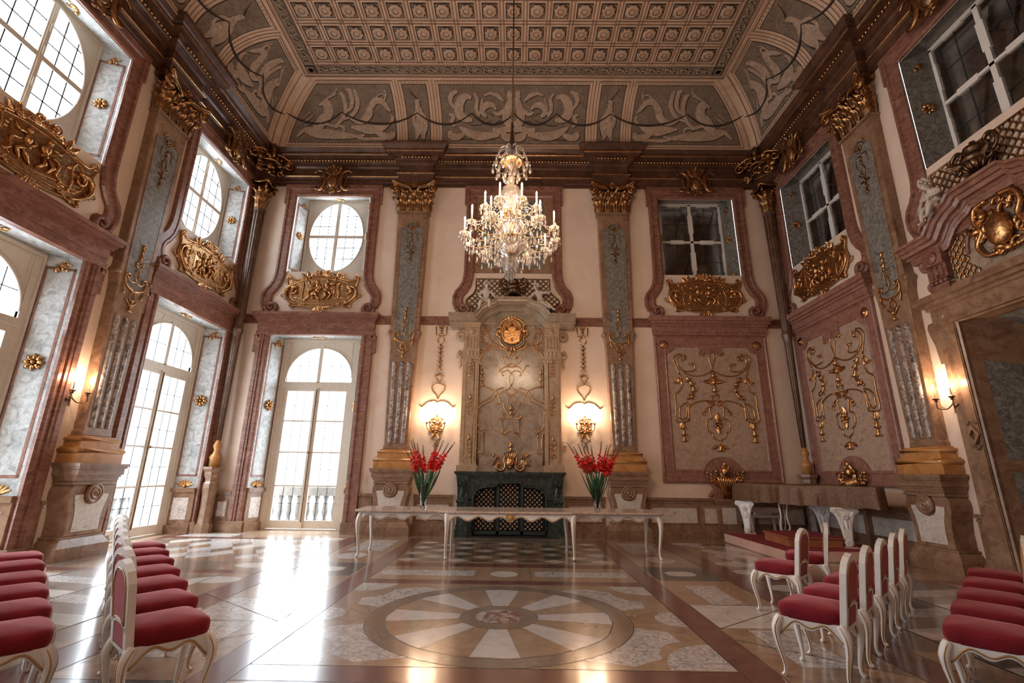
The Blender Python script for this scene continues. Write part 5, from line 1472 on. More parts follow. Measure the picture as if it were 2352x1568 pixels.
for sx in (-1, 1):
    mb = MB()
    cx = sx*1.17
    sec = [(.155,-.46,0),(.155,-.46,.17),(.14,-.44,.19),(.14,-.44,.28),(.125,-.42,.31),(.125,-.42,.78),(.15,-.45,.80),(.15,-.45,.845),(.125,-.42,.87),(.12,-.40,1.0),(.125,-.43,1.12),(.135,-.47,1.24),(.145,-.49,1.34),(.155,-.50,1.42),(.155,-.50,1.44)]
    for i in range(len(sec)-1):
        w, y, z = sec[i]; w2, y2, z2 = sec[i+1]
        mb.hexa([(cx-w,y,z),(cx+w,y,z),(cx+w,0,z),(cx-w,0,z)], [(cx-w2,y2,z2),(cx+w2,y2,z2),(cx+w2,0,z2),(cx-w2,0,z2)])
    mb.box(cx-.075,cx+.075,-.435,-.4,.36,.72)
    vol(mb, cx, 1.25, .07, PI/2, 1.4*sx, -.48, .02, 0, 14); leaf(mb, (cx,-.42,.92), (0,-.1,1), (0,-1,0), .25, .13, .2)
    mb.build('jamb', GREEN, fp)
mb = MB()
for w, d, a, b in ((1.34,.50,1.44,1.46),(1.36,.53,1.46,1.49),(1.38,.56,1.49,1.53)): mb.box(-w,w,-d,0,a,b)
mb.build('mantel_shelf', GREEN, fp)
mb = MB(); mb.box(-.93,.93,-.08,-.04,0,1.3); mb.box(-1,1,-.45,-.04,0,.03); mb.build('firebox', BLACK, fp)
mb = MB()
for x in (-.30,.30): mb.box(x-.035,x+.035,-.29,-.26,.05,1.27)
mb.box(-.91,.91,-.29,-.26,.06,.14); mb.box(-.91,-.87,-.29,-.26,.05,.95); mb.box(.87,.91,-.29,-.26,.05,.95)
def under(x):
    x = abs(x)
    for i in range(len(hl)-1):
        if hl[i][0] <= x <= hl[i+1][0]:
            return hl[i][1]+(hl[i+1][1]-hl[i][1])*(x-hl[i][0])/max(1e-6, hl[i+1][0]-hl[i][0])
    return .84
st = MB()
pz = .113
for bi, (a, b) in enumerate(((-.87,-.335),(-.265,.265),(.335,.87))):
    n = 5 if bi == 1 else 5
    px = (b-a)/(n-.35)
    for r in range(24):
        for c in range(n+1):
            x = a+.05+px*(c+.5*(r % 2)); z = .19+r*pz/2
            if x > b-.03 or z > under(x)-.05: continue
            mb.tube([(x,-.275,z),(min(b,x+px/2),-.275,z+pz/2)], .007, 4); mb.tube([(x,-.275,z),(max(a,x-px/2),-.275,z+pz/2)], .007, 4)
            for k in range(4):
                q = k*PI/2
                st.ball((x+.017*cos(q),-.288,z+.017*sin(q)), (.012,.008,.012), 5, 0, None, 3)
            st.ball((x,-.29,z), .009, 5, 0, None, 3)
mb.build('grille', STEEL, fp)
st.build('gilt_studs', plain('dull_gilt', (.62,.40,.24), .4, met=.6), fp)

om = empty('overmantel', (.03,0,0), 0, 'tall grey and tan marble overmantel with gilded strapwork above the dark fireplace', 'overmantel')
mb = MB(); mb.box(-.90,.90,-.22,0,1.53,5.55); mb.prism([(-.9,5.5),(.9,5.5),(.6,5.76),(.36,5.84),(-.36,5.84),(-.6,5.76)], -.24, 0); mb.build('field', MANTEL, om)
for sx in (-1, 1):
    mb = MB()
    a, b = sorted((sx*.84, sx*1.36)); mb.box(a,b,-.36,0,1.53,1.68)
    a, b = sorted((sx*.87, sx*1.30)); mb.box(a,b,-.30,0,1.68,4.42)
    a, b = sorted((sx*.92, sx*.965)); mb.box(a,b,-.32,0,1.78,4.36); a, b = sorted((sx*1.20, sx*1.245)); mb.box(a,b,-.32,0,1.78,4.36)
    a, b = sorted((sx*.87, sx*1.32)); mb.box(a,b,-.33,0,4.42,4.50); mb.box(a,b,-.31,0,4.5,4.64); mb.box(a,b,-.33,0,4.64,4.70)
    a, b = sorted((sx*.88, sx*1.28)); mb.box(a,b,-.31,0,4.70,5.06); mb.box(a,b,-.34,0,5.06,5.34); mb.box(a-.02,b+.02,-.38,0,5.30,5.44)
    for k in range(4): mb.tube([(sx*(.95+k*.085),-.315,4.74),(sx*(.95+k*.085),-.315,5.02)], .02, 6)
    for k in range(3): leaf(mb, (sx*(.96+k*.10),-.31,4.50), (0,-.1,1), (0,-1,0), .16, .10, .5)
    mb.lathe([(0,.03),(.03,.03),(.04,.01),(.07,.02),(.08,0)], 14, 0, (sx*1.07,-.34,5.19), True, 'y')
    mb.tube(onwall(spiral(sx*1.38,5.12,.13,.03,PI/2,-sx*1.3,16), -.16), .045, 7)
    mb.tube(onwall(spiral(sx*1.38,4.60,.09,.03,PI/2,-sx*1.2,14)+[], -.16), .035, 7); mb.tube(onwall(spline([(sx*1.33,4.62),(sx*1.39,4.45),(sx*1.36,4.30),(sx*1.42,4.24)], 5), -.16), .03, 6)
    mb.build('pilaster_strip', TANM, om)
mb = MB(); pediment(mb, .36)
mb.prism([(-.98,5.4),(.98,5.4),(.74,5.66),(.42,5.82),(.36,5.88),(-.36,5.88),(-.42,5.82),(-.74,5.66)], -.27, 0)
mb.build('pediment', PEDIM, om)
mb = MB()
y = -.235
for ln in OVER:
    line(mb, spline(ln, 4) if len(ln) > 4 else ln, y, .0135, 0, 6, .8)
husks(mb, [(-.79,4.2),(-.78,4.02),(-.77,3.84),(-.76,3.7)], .05, y); husks(mb, [(-.9,3.5),(-.89,3.38),(-.88,3.28)], .05, y)
scatter(mb, 6, -.26, -.2, 2.82, 3.0, y, .03, 0, 2); scatter(mb, 5, -.72, -.66, 2.42, 2.58, y, .03, 0, 3)
scatter(mb, 9, -.52, -.30, 1.68, 2.0, y, .035, 0, 17)
for z0, z1 in ((1.86,2.3),(2.95,3.35),(3.95,4.32)):
    p = [(-1.08+.06*sin(4*PI*i/20), z0+(z1-z0)*i/20) for i in range(21)]; q = [(-1.08-.06*sin(4*PI*i/20), z0+(z1-z0)*i/20) for i in range(21)]
    line(mb, p, -.322, .012, 0, 5); line(mb, q, -.322, .012, 0, 5); husks(mb, [(-1.08,z1+.14),(-1.08,z1)], .04, -.32)
line(mb, [(-.855,1.7),(-.855,4.35)], -.225, .012); line(mb, [(-.985,1.7),(-.985,4.35)], -.322, .008)
# gilded mosaic ground of the spandrels
scatter(mb, 190, -.84, -.36, 4.5, 5.34, -.222, .028, 0, 31, lambda x, z: ((x+.0)/.62)**2+((z-5.18)/.43)**2 > 1.05 and ((x+.5)/.40)**2+((z-4.36)/.40)**2 > 1.02)
mb.mirror_x()
husks(mb, [(0,3.22),(0,3.08),(0,2.96)], .07, y)
mb.build('gilt_strapwork', GOLD, om)
mb = MB()                                   # gilded mask at the foot
mb.ball((0,-.30,1.76), (.115,.10,.155), 12); mb.ball((0,-.405,1.755), (.022,.03,.04), 7)
for sx in (-1, 1):
    mb.ball((sx*.042,-.385,1.79), (.025,.012,.012), 6); mb.ball((sx*.05,-.375,1.725), (.03,.02,.025), 6); mb.ball((sx*.115,-.30,1.75), (.02,.02,.04), 6)
    p = spline([(sx*.10,1.95),(sx*.16,1.84),(sx*.13,1.66),(sx*.20,1.57),(sx*.31,1.58),(sx*.35,1.68),(sx*.28,1.74),(sx*.22,1.69)], 5)
    mb.tube(onwall(p, -.30), [.018+.016*sin(PI*i/len(p)) for i in range(len(p))], 8)
    for k in range(5): leaf(mb, (sx*.27,-.29,1.66), (sx*(.2+.2*k),-.2,1-.15*k), (0,-1,0), .26-.02*k, .07, .7)
    scatter(mb, 6, sx*.36-.06, sx*.36+.06, 1.86, 2.0, -.26, .035, 0, 41)
mb.ball((0,-.385,1.695), (.035,.015,.010), 6); mb.ball((0,-.35,1.645), (.05,.04,.03), 7)
for k in range(7): leaf(mb, ((k-3)*.03,-.33,1.88), ((k-3)*.22,-.2,1), (0,-1,0), .16, .055, .7)
husks(mb, [(0,2.28),(0,2.14),(0,2.02)], .06, -.25)
mb.build('gilt_mask', GOLD, om)
mb = MB()                                   # coat of arms: three towers over a gate wall
pts = [(.27*cos(2*PI*i/32), 5.20+.34*sin(2*PI*i/32)) for i in range(32)]
mb.prism(pts, -.31, -.2, 0, .03)
mb.build('shield', DGOLD, om)
mb = MB()
mb.tube(onwall(pts+pts[:1], -.30), .028, 7)
for x, w, h in ((-.15,.055,.20),(0,.06,.30),(.15,.055,.20)):
    mb.box(x-w,x+w,-.36,-.29,5.02,5.02+h)
    mb.hexa([(x-w-.012,-.37,5.02+h),(x+w+.012,-.37,5.02+h),(x+w+.012,-.29,5.02+h),(x-w-.012,-.29,5.02+h)], [(x-.006,-.33,5.02+h+.13),(x+.006,-.33,5.02+h+.13),(x+.006,-.30,5.02+h+.13),(x-.006,-.30,5.02+h+.13)])
for x in (-.075,.075): mb.box(x-.02,x+.02,-.33,-.29,4.98,5.30)
mb.box(-.20,.20,-.365,-.29,4.90,5.04)
for k in range(6): mb.box(-.20+k*.07,-.16+k*.07,-.365,-.29,5.04,5.07)
mb.prism([(-.16,4.91),(.16,4.91),(.12,4.87),(-.12,4.87)], -.35, -.29)
for sx in (-1, 1):
    line(mb, spline([(sx*.10,5.60),(sx*.22,5.55),(sx*.33,5.42),(sx*.30,5.28),(sx*.40,5.22),(sx*.41,5.12),(sx*.31,5.06),(sx*.33,4.94),(sx*.24,4.82),(sx*.10,4.74)], 4), -.27, .032, 0, 7)
    leaf(mb, (sx*.27,-.27,5.22), (sx*1,0,.3), (0,-1,0), .17, .18, .7)
    vol(mb, sx*.33, 5.38, .06, 0, sx*1.2, -.28, .02, 0, 12)
for k in range(3): leaf(mb, ((k-1)*.05,-.29,5.52), ((k-1)*.35,-.1,1), (0,-1,0), .14, .10, .6)
for k in range(3): leaf(mb, ((k-1)*.05,-.29,4.8), ((k-1)*.4,-.1,-1), (0,-1,0), .18, .08, .6)
mb.build('castle_emblem', GOLD, om)
mb = MB()                                   # gate: dark arch on the wall
mb.prism([(-.035,4.91),(.035,4.91),(.035,4.97)]+arc(0,4.97,.035,0,PI,8)[1:], -.368, -.36)
mb.build('gate', BRONZE, om)

def lattice(mb, x0, x1, z0, z1, y, inside, st=.155):
    r = st*.40
    nx = int((x1-x0)/st)+2; nz = int((z1-z0)/(st*.5))+2
    for j in range(nz):
        for i in range(nx):
            x = x0+(i+.5*(j % 2))*st; z = z0+j*st*.5*1.0
            if not inside(x, z): continue
            mb.tube([(x+r*cos(2*PI*k/10),y,z+r*sin(2*PI*k/10)) for k in range(11)], .0125, 4, 0, 1, True, False)
            for sx in (-1, 1): mb.tube([(x+sx*r*.7,y,z+r*.7),(x+sx*(st*.5-r*.7),y,z+st*.5-r*.7)], .014, 4, 0, 1, True, False)
def attic(name, wall, s, mat):
    # surround with grey marble over a bronze lattice on plaster
    loc, rot = wplace(wall, s)
    t = empty(name, loc, rot, kind='structure')
    if mat is not None:
        surround_upper(t, mat)
        mb = MB(); mb.box(-1.12,1.12,-.03,0,7.05,9.6); mb.build('upper_panel', BROWN, t)
        mb = MB(); mb.box(-.9,.9,-.035,-.02,7.2,9.4); mb.build('upper_inlay', GREY, t)
    def ins(x, z):
        w = 1.0 if z > 6.55 else (1.0+.28*min(1, (6.55-z)/.35) if z > 6.2 else 1.28-.5*(6.2-z))
        return abs(x) < w and 5.78 < z < 6.82
    mb = MB(); lattice(mb, -1.3, 1.3, 5.80, 6.84, -.03, ins)
    L = [(-1.05,6.86),(-1.05,6.55),(-1.12,6.4),(-1.30,6.25),(-1.33,6.16),(-1.24,6.05),(-1.12,5.95),(-1.06,5.75)]
    mb.tube(onwall(L[::-1]+[(-x,z) for x, z in L], -.03), .02, 5)
    mb.build('lattice', BRONZE if mat is not None else DGOLD, t)
    return t
attic('trim_5', 'back', .03, RED)
def urn(loc, rot, label):
    t = empty('bronze_urn', loc, rot, label, 'urn', 'bronze urns on the pediments')
    mb = MB()
    mb.lathe([(.11,0),(.11,.03),(.06,.05),(.05,.10),(.09,.14),(.17,.22),(.21,.30),(.19,.33),(.17,.34),(.20,.36),(.21,.40),(.15,.44),(.12,.50),(.15,.54),(.14,.60),(.05,.66),(.04,.70),(0,.72)], 16)
    for k in range(14):
        a = 2*PI*k/14; mb.tube([(.07*cos(a),.07*sin(a),.13),(.16*cos(a),.16*sin(a),.20),(.215*cos(a),.215*sin(a),.30)], [.016,.03,.02], 6)
    mb.build('bowl', BRONZE, t)
    mb = MB()
    for sx in (-1, 1):
        p = spline([(sx*.20,.34),(sx*.34,.40),(sx*.38,.56),(sx*.28,.66),(sx*.20,.60),(sx*.24,.52)], 5); mb.tube([(q[0],-.02,q[1]) for q in p], .03, 7)
        vol(mb, sx*.27, .30, .09, PI/2, sx*1.2, -.08, .03, 0, 12)
        leaf(mb, (sx*.15,-.1,.36), (sx,-.2,.4), (0,-1,0), .25, .12, .6)
    mb.build('handle', BRONZE, t)
    return t
ur = urn((.06,-.24,6.12), 0, 'dark bronze urn above the fireplace pediment, below the chandelier')
putto((-.70,-.36,5.99), 0, 'pale stone child statue seated on the left slope of the fireplace pediment', POSE_L)
putto((.78,-.36,5.97), 0, 'pale stone child statue reclining on the right slope of the fireplace pediment', POSE_R)

# wall ornaments that carry the sconces beside the fireplace
def chain(loc, label, n):
    t = empty('gilt_wall_chain', loc, 0, label, 'ornament', 'gilded chains over the fireplace sconces')
    mb = MB(); y = -.02
    for ln in CHAIN: line(mb, spline(ln, 4) if len(ln) > 3 else ln, y, .016, 0, 6)
    mb.mirror_x()
    mb.build('links', GOLD, t)
    mb = MB()
    husks(mb, [(0,4.92-.125*i) for i in range(7)], .062, y); husks(mb, [(0,5.4),(0,5.3),(0,5.2)], .05, y)
    mb.prism([(-.10,5.44),(.10,5.44),(.05,5.36),(0,5.32),(-.05,5.36)], -.03, 0)
    mb.build('bellflowers', GOLD, t)
    return t
c0 = chain((-1.94,0,0), 'gilded bellflower chain on the plaster left of the overmantel, above the left sconce', 0)
copy_tree(c0, (1.98,0,0), 0, 'gilded bellflower chain on the plaster right of the overmantel, above the right sconce')

LIGHTS = []
def candle(t, x, y, z, h=.15, lit=True, r=.011):
    mb = MB(); mb.lathe([(0,0),(r,0),(r,h),(r*.5,h+.006),(0,h+.006)], 8, 0, (x,y,z)); c = mb.build('candle', IVORY, t)
    if lit:
        f = MB(); f.lathe([(0,h+.004),(.010,h+.02),(.012,h+.035),(.006,h+.058),(0,h+.075)], 8, 0, (x,y,z)); f.build('flame', FLAME, c)
    return (x, y, z+h+.035)
def sconce5(loc, label):
    t = empty('wall_sconce', loc, 0, label, 'sconce', 'gilded wall sconces with electric candles')
    mb = MB(); y = -.03
    scatter(mb, 24, -.14, .14, -.20, .20, y, .06, 0, 19, lambda x, z: (x/.15)**2+(z/.22)**2 < 1)
    for sx in (-1, 1):
        vol(mb, sx*.10, .18, .07, 0, sx*1.2, y, .022, 0, 12); vol(mb, sx*.13, -.10, .06, PI, -sx*1.2, y, .02, 0, 12)
        leaf(mb, (sx*.03,y,-.15), (sx*.5,-.2,-1), (0,-1,0), .2, .10, .4)
    leaf(mb, (0,y,.1), (0,-.1,1), (0,-1,0), .22, .12, .5)
    mb.build('back_plate', GOLD, t)
    W = Matrix.Translation(Vector(loc))
    for k, (x, yy) in enumerate(((-.23,-.14),(-.13,-.26),(0,-.31),(.13,-.26),(.23,-.14))):
        mb = MB()
        p = spline([(x*.1,-.05,-.02),(x*.45,yy*.5,-.11),(x*.85,yy*.92,-.09),(x*1.02,yy*1.03,.0),(x,yy,.06)], 6)
        mb.tube(p, .013, 7); mb.lathe([(0,.05),(.02,.055),(.042,.085),(.044,.095),(.018,.1),(.016,.13),(.0,.13)], 10, 0, (x,yy,0))
        a = mb.build('arm', GOLD, t)
        q = candle(a, x, yy, .13, .13)
        LIGHTS.append((W @ Vector(q), 's'))
    return t
sconce5((-1.94,0,2.66), 'gilded five-candle sconce left of the overmantel, over the left flower vase')
sconce5((1.98,0,2.68), 'gilded five-candle sconce right of the overmantel, over the right flower vase')
def sconce2(wall, s, z, label):
    loc, rot = wplace(wall, s, z)
    t = empty('wall_sconce', loc, rot, label, 'sconce', 'dark two-candle sconces on the side walls')
    mb = MB()
    mb.lathe([(0,.06),(.03,.055),(.05,.03),(.06,0)], 12, 0, (0,0,0), True, 'y')
    leaf(mb, (0,-.03,-.02), (0,-.1,-1), (0,-1,0), .16, .09, .4); leaf(mb, (0,-.03,.02), (0,-.1,1), (0,-1,0), .12, .08, .4)
    mb.build('back_plate', BRONZE, t)
    W = Matrix.Translation(Vector(loc)) @ Matrix.Rotation(rot, 4, 'Z')
    for x in (-.155, .155):
        mb = MB(); yy = -.20
        p = spline([(0,-.05,0),(x*.5,yy*.55,-.09),(x*1.0,yy*.98,-.07),(x*1.05,yy,.0),(x,yy,.05)], 6)
        mb.tube(p, .011, 7); leaf(mb, (x*.6,yy*.6,-.08), (x,0,.08), (0,0,1), .09, .05, .6)
        mb.lathe([(0,.03),(.03,.04),(.018,.06),(.05,.085),(.052,.095),(.02,.1),(.018,.12),(0,.12)], 10, 0, (x,yy,0))
        a = mb.build('arm', BRONZE, t)
        q = candle(a, x, yy, .12, .16)
        LIGHTS.append((W @ Vector(q), 'w'))
    return t
sconce2('left', -4.36, 2.70, 'dark two-candle sconce on the left wall between the nearest door surround and the pilaster')
sconce2('right', 4.42, 2.76, 'dark two-candle sconce on the right wall between the pilaster and the doorway')

# ------------------------------------------------------------------ great doorway on the right wall
loc, rot = wplace('right', RS[1])
dr = empty('door_5', loc, rot, kind='structure')
mb = MB()
hw = 1.18
prof = [(0,-.02),(0,.06),(.03,.075),(.05,.05),(.08,.05),(.09,.07),(.12,.07),(.13,.055),(.26,.055),(.30,.09),(.40,.09),(.41,0)]
mb.sweep([(-hw,0),(-hw,4.08),(hw,4.08),(hw,0)], prof, 0)
for sx in (-1, 1):
    a, b = sorted((sx*(hw+.36), sx*(hw+.46))); mb.prism([(sx*(hw+.38),3.45),(sx*(hw+.47),3.45),(sx*(hw+.50),3.8),(sx*(hw+.56),4.0),(sx*(hw+.58),4.12),(sx*(hw+.55),4.2),(sx*(hw+.38),4.22)], -.085, 0)
    mb.lathe([(0,.03),(.06,.03),(.075,.01),(.09,0)], 16, 0, (sx*(hw+.24),-.09,4.26), True, 'y')
    # carved lozenge half-way up
    c = sx*(hw+.18)
    mb.ring([(c-.11,2.2),(c,2.36),(c+.11,2.2),(c,2.04)], [(c-.06,2.2),(c,2.29),(c+.06,2.2),(c,2.11)], -.115, -.05)
    for dz in (-.24,.24): mb.tube([(c-.08,-.09,2.2+dz*.7),(c,-.10,2.2+dz),(c+.08,-.09,2.2+dz*.7)], .015, 5)
    for q in (.05,.075): mb.box(min(sx*(hw+q),sx*(hw+q+.01)),max(sx*(hw+q),sx*(hw+q+.01)),-.085,0,0,4.0)
for h2, d, a, b in ((hw+.42,.11,4.12,4.40),(hw+.45,.16,4.40,4.46),(hw+.50,.24,4.46,4.53),(hw+.55,.30,4.53,4.58),(hw+.52,.28,4.58,4.64),(1.25,.2,4.64,4.70)):
    mb.box(-h2,h2,-d,0,a,b)
mb.build('door_surround', BROWN, dr)
mb = MB()
for sx in (-1, 1):
    a, b = sorted((sx*.98, sx*1.36)); mb.box(a,b,-.24,0,4.64,4.76); mb.box(a,b,-.22,0,4.86,5.12); mb.box(a,b,-.26,0,5.12,5.40)
    for k in range(3): mb.tube([(sx*(1.06+k*.1),-.225,4.88),(sx*(1.06+k*.1),-.225,5.10)], .022, 6)
    for k in range(4): mb.ball((sx*(1.03+k*.09),-.22,4.81), .045, 6)
    mb.lathe([(0,.03),(.03,.03),(.04,.01),(.09,.025),(.11,0)], 16, 0, (sx*1.17,-.26,5.26), True, 'y')
    mb.tube(onwall(spiral(sx*1.42,5.22,.12,.03,PI/2,-sx*1.3,16), -.14), .045, 7); mb.tube(onwall(spiral(sx*1.40,4.80,.08,.03,PI/2,-sx*1.2,14), -.14), .03, 7)
mb.box(-.98,.98,-.12,0,4.68,5.55); mb.prism([(-.9,5.5),(.9,5.5),(.6,5.76),(.36,5.84),(-.36,5.84),(-.6,5.76)], -.16, 0)
mb.build('attic_piers', RED, dr)
mb = MB(); pediment(mb, .26, 1.66, 5.40)
mb.tube(onwall(arc(0,5.08,.62,PI*1.0,0,24,.6), -.15), .035, 6)
mb.build('pediment', RED, dr)
mb = MB(); mb.box(-.95,.95,-.13,-.1,4.72,5.45); mb.prism(arc(0,5.1,.6,0,2*PI,30,.58)[:-1], -.14, -.1); mb.build('attic_field', MANTEL, dr)
mb = MB()
lattice(mb, -.95, -.3, 4.76, 5.36, -.15, lambda x, z: (x/.66)**2+((z-5.12)/.6)**2 > 1.0 and x > -.92, .13)
for k in range(26):
    q = random.Random(k); x = q.uniform(-.92,-.3); z = q.uniform(4.76,5.3)
    if (x/.66)**2+((z-5.12)/.6)**2 > 1.0: mb.ball((x,-.155,z), .018, 5, 0, None, 3)
mb.mirror_x(); mb.build('gilt_lattice', GOLD, dr)
mb = MB()
scatter(mb, 46, -.42, .42, 4.86, 5.7, -.2, .09, 0, 77, lambda x, z: (x/.42)**2+((z-5.25)/.45)**2 < 1)
for sx in (-1, 1):
    p = spline([(sx*.1,5.75),(sx*.3,5.7),(sx*.36,5.5),(sx*.28,5.3),(sx*.4,5.1),(sx*.3,4.9),(sx*.1,4.86)], 5); mb.tube(onwall(p, -.2), .04, 7)
mb.ball((0,-.24,5.2), (.2,.1,.28), 10)
mb.build('gilt_cartouche', GOLD, dr)
mb = MB()                                  # deep jamb and the inner door
D2 = .75
for sx in (-1, 1): mb.add([(sx*hw,0,0),(sx*.95,D2,0),(sx*.95,D2,3.75),(sx*hw,0,4.1)], [(0,1,2,3)])
mb.add([(-hw,0,4.1),(hw,0,4.1),(.95,D2,3.75),(-.95,D2,3.75)], [(0,1,2,3)])
mb.add([(-hw,0,.004),(hw,0,.004),(.95,D2,.004),(-.95,D2,.004)], [(0,1,2,3)])
mb.build('jamb', BROWN, dr)
mb = MB()
for sx in (-1, 1):
    for za, zb in ((.3,1.5),(1.8,3.3)):
        u = lambda k: (sx*(hw-(hw-.95)*k-.008), D2*k)
        p, q = u(.2), u(.8); mb.add([(p[0],p[1],za),(q[0],q[1],za),(q[0],q[1],zb),(p[0],p[1],zb+.12)], [(0,1,2,3)])
mb.add([(-.7,.12,4.02),(.7,.12,4.02),(.6,.62,3.79),(-.6,.62,3.79)], [(0,1,2,3)])
mb.build('jamb_inlay', GREY, dr)
mb = MB()
mb.box(-.97,.97,D2,D2+.06,0,3.76)
for sx in (-1, 1):
    a, b = sorted((sx*.02, sx*.92))
    for za, zb in ((.15,1.3),(1.45,3.6)):
        mb.sweep([(a+.08,za),(a+.08,zb),(b-.08,zb),(b-.08,za)], [(0,-D2),(0,-D2+.03),(.06,-D2+.02),(.06,-D2)], 0, True)
mb.build('door_leaf', SHUT, dr)
attic('trim_6', 'right', RS[1], None)
l2, r2 = wplace('right', RS[1]-.72, 5.97)
putto((XW-.34, l2[1], 5.98), r2, 'pale stone child statue with crossed arms on the doorway pediment at right', POSE_D)
copy_tree(ur, (XW-.20, -RS[1]+.05, 6.10), -PI/2, 'dark bronze urn above the right-hand doorway, under the nearest dark window')
# ------------------------------------------------------------------ inlaid marble floor
fb = MB()
FM = [F_TAN, F_RED, F_WHT, F_VEIN, F_GREY, F_GRN, F_JNT, F_RW]
TAN_, RED_, WHT_, VEIN_, GRY_, GRN_, JNT_, RW_ = range(8)
def fpoly(pts, m, lv): fb.add([(p[0], p[1], lv*.0004) for p in pts], [tuple(range(len(pts)))], m)
def jpoly(pts, m, lv, w=.006):
    # stone with a thin dark joint around it
    a = sum(pts[i][0]*pts[(i+1)%len(pts)][1]-pts[(i+1)%len(pts)][0]*pts[i][1] for i in range(len(pts)))
    if a < 0: pts = pts[::-1]
    fpoly(offset(pts, w), JNT_, lv); fpoly(pts, m, lv+.5)
def frect(x0, x1, y0, y1, m, lv): jpoly([(x0,y0),(x1,y0),(x1,y1),(x0,y1)], m, lv)
def circ(cx, cy, rx, ry=None, n=40, jit=0, seed=0):
    q = random.Random(seed); ry = ry or rx
    return [(cx+(rx+q.uniform(-jit,jit))*cos(2*PI*i/n), cy+(ry+q.uniform(-jit,jit))*sin(2*PI*i/n)) for i in range(n)]
fpoly([(-XW-.6,YR-.2),(XW+.9,YR-.2),(XW+.9,.8),(-XW-.6,.8)], TAN_, 0)
fq = random.Random(5)
def tiles(x0, x1, y0, y1, nx, ny, ms, lv=1, ch=1.0):
    for i in range(nx):
        for j in range(ny):
            if fq.random() > ch: continue
            frect(x0+(x1-x0)*i/nx, x0+(x1-x0)*(i+1)/nx, y0+(y1-y0)*j/ny, y0+(y1-y0)*(j+1)/ny, fq.choice(ms), lv)
def center(cy):
    # wheel panel: x +-1.95, about y = cy
    x1 = 1.95
    y1, y0 = cy+1.52, cy-1.40
    tiles(-x1, x1, y0, y1, 3, 2, [TAN_])
    for sx in (-1, 1):
        S = lambda pts: [(sx*p[0], cy+p[1]) for p in pts]
        # corner lobes with white quarter stones
        for sy in (-1, 1):
            q = [(1.95,sy*(1.42))]+[(1.95-.50*cos(a)*1.0, sy*(1.42-.50*sin(a))) for a in [PI/2*i/8 for i in range(9)]][::-1]
            if sy < 0: jpoly(S([(1.95,-1.38)]+[(1.95-.53*cos(a), -1.38+.60*sin(a)) for a in [PI/2*i/10 for i in range(11)]]), VEIN_, 1.2)
            else: jpoly(S([(1.95,1.50)]+[(1.95-.50*cos(a), 1.50-.46*sin(a)) for a in [PI/2*i/10 for i in range(11)]]), VEIN_, 1.2)
        # veined spandrels hugging the wheel
        R = 1.41
        for sy in (-1, 1):
            arc_ = [(R*cos(a), R*sin(a)*sy) for a in [.22+(1.02-.22)*i/10 for i in range(11)]]
            jpoly(S([(1.68,sy*.42),(1.72,sy*.72)]+[(1.72-.30*math.sin(b), sy*(.72+.42*(1-cos(b)))) for b in [PI/2*i/5 for i in range(1,6)]]+[(1.15,sy*1.32)]+arc_[::-1]), VEIN_, 1.2)
        jpoly(S([(1.44+.0,0)]+[(1.95-.51*cos(a), .46*sin(a)) for a in [-PI/2+PI*i/12 for i in range(13)]]), TAN_, 1.6)
        jpoly(S([(1.95-.27*cos(a), .27*sin(a)) for a in [-PI/2+PI*i/12 for i in range(13)]]), VEIN_, 2.2)
    jpoly(circ(0, cy, 1.41), GRY_, 2.4, .008)
    jpoly(circ(0, cy, 1.20, None, 44, .018, 3), TAN_, 3, .009)
    for k in range(8):
        a = PI/2+k*PI/4; w0, w1 = .21, .185
        pts = [(.40*cos(a-w0), .40*sin(a-w0))]+[((1.20+fq.uniform(-.012,.012))*cos(a-w1+2*w1*i/4), (1.20+fq.uniform(-.012,.012))*sin(a-w1+2*w1*i/4)) for i in range(5)]+[(.40*cos(a+w0), .40*sin(a+w0))]
        jpoly([(p[0], cy+p[1]) for p in pts], WHT_, 4, .003)
    jpoly(circ(0, cy, .425, None, 30, .012, 8), GRY_, 5, .005)
    jpoly(circ(0, cy, .262, .255), RW_, 6, .004)
def hband(y0, y1, x0=-2.25, x1=2.25, n=5):
    tiles(x0, x1, y0, y1, n, 1, [RED_], 1)
def vband(x0, x1, y0, y1, n):
    tiles(x0, x1, y0, y1, 1, n, [RED_], 2)
center(-6.86)
for y0, y1 in ((-4.08,-3.78),(-5.34,-5.10),(-8.56,-8.27),(-9.9,-9.6)): hband(y0, y1)
for sx in (-1, 1): vband(*sorted((sx*1.96, sx*2.25)), -13.5, -.72, 7)
# strip of white plaques and discs (before and behind the wheel)
for yc, hy in ((-4.59,.50),(-9.08,.5)):
    frect(-1.95, 1.95, yc-hy, yc+hy, TAN_, 1)
    for sx in (-1, 1):
        a, b = .46, 2.02 if False else 1.90
        jpoly([(sx*a,yc-.20),(sx*(b-.08),yc-.20),(sx*b,yc-.10),(sx*b,yc+.10),(sx*(b-.08),yc+.20),(sx*a,yc+.20)], VEIN_, 1.6)
        frect(*sorted((sx*.40, sx*.41)), yc-hy, yc+hy, JNT_, 1.4)
    jpoly(circ(0, yc-.03, .215), WHT_, 1.6)
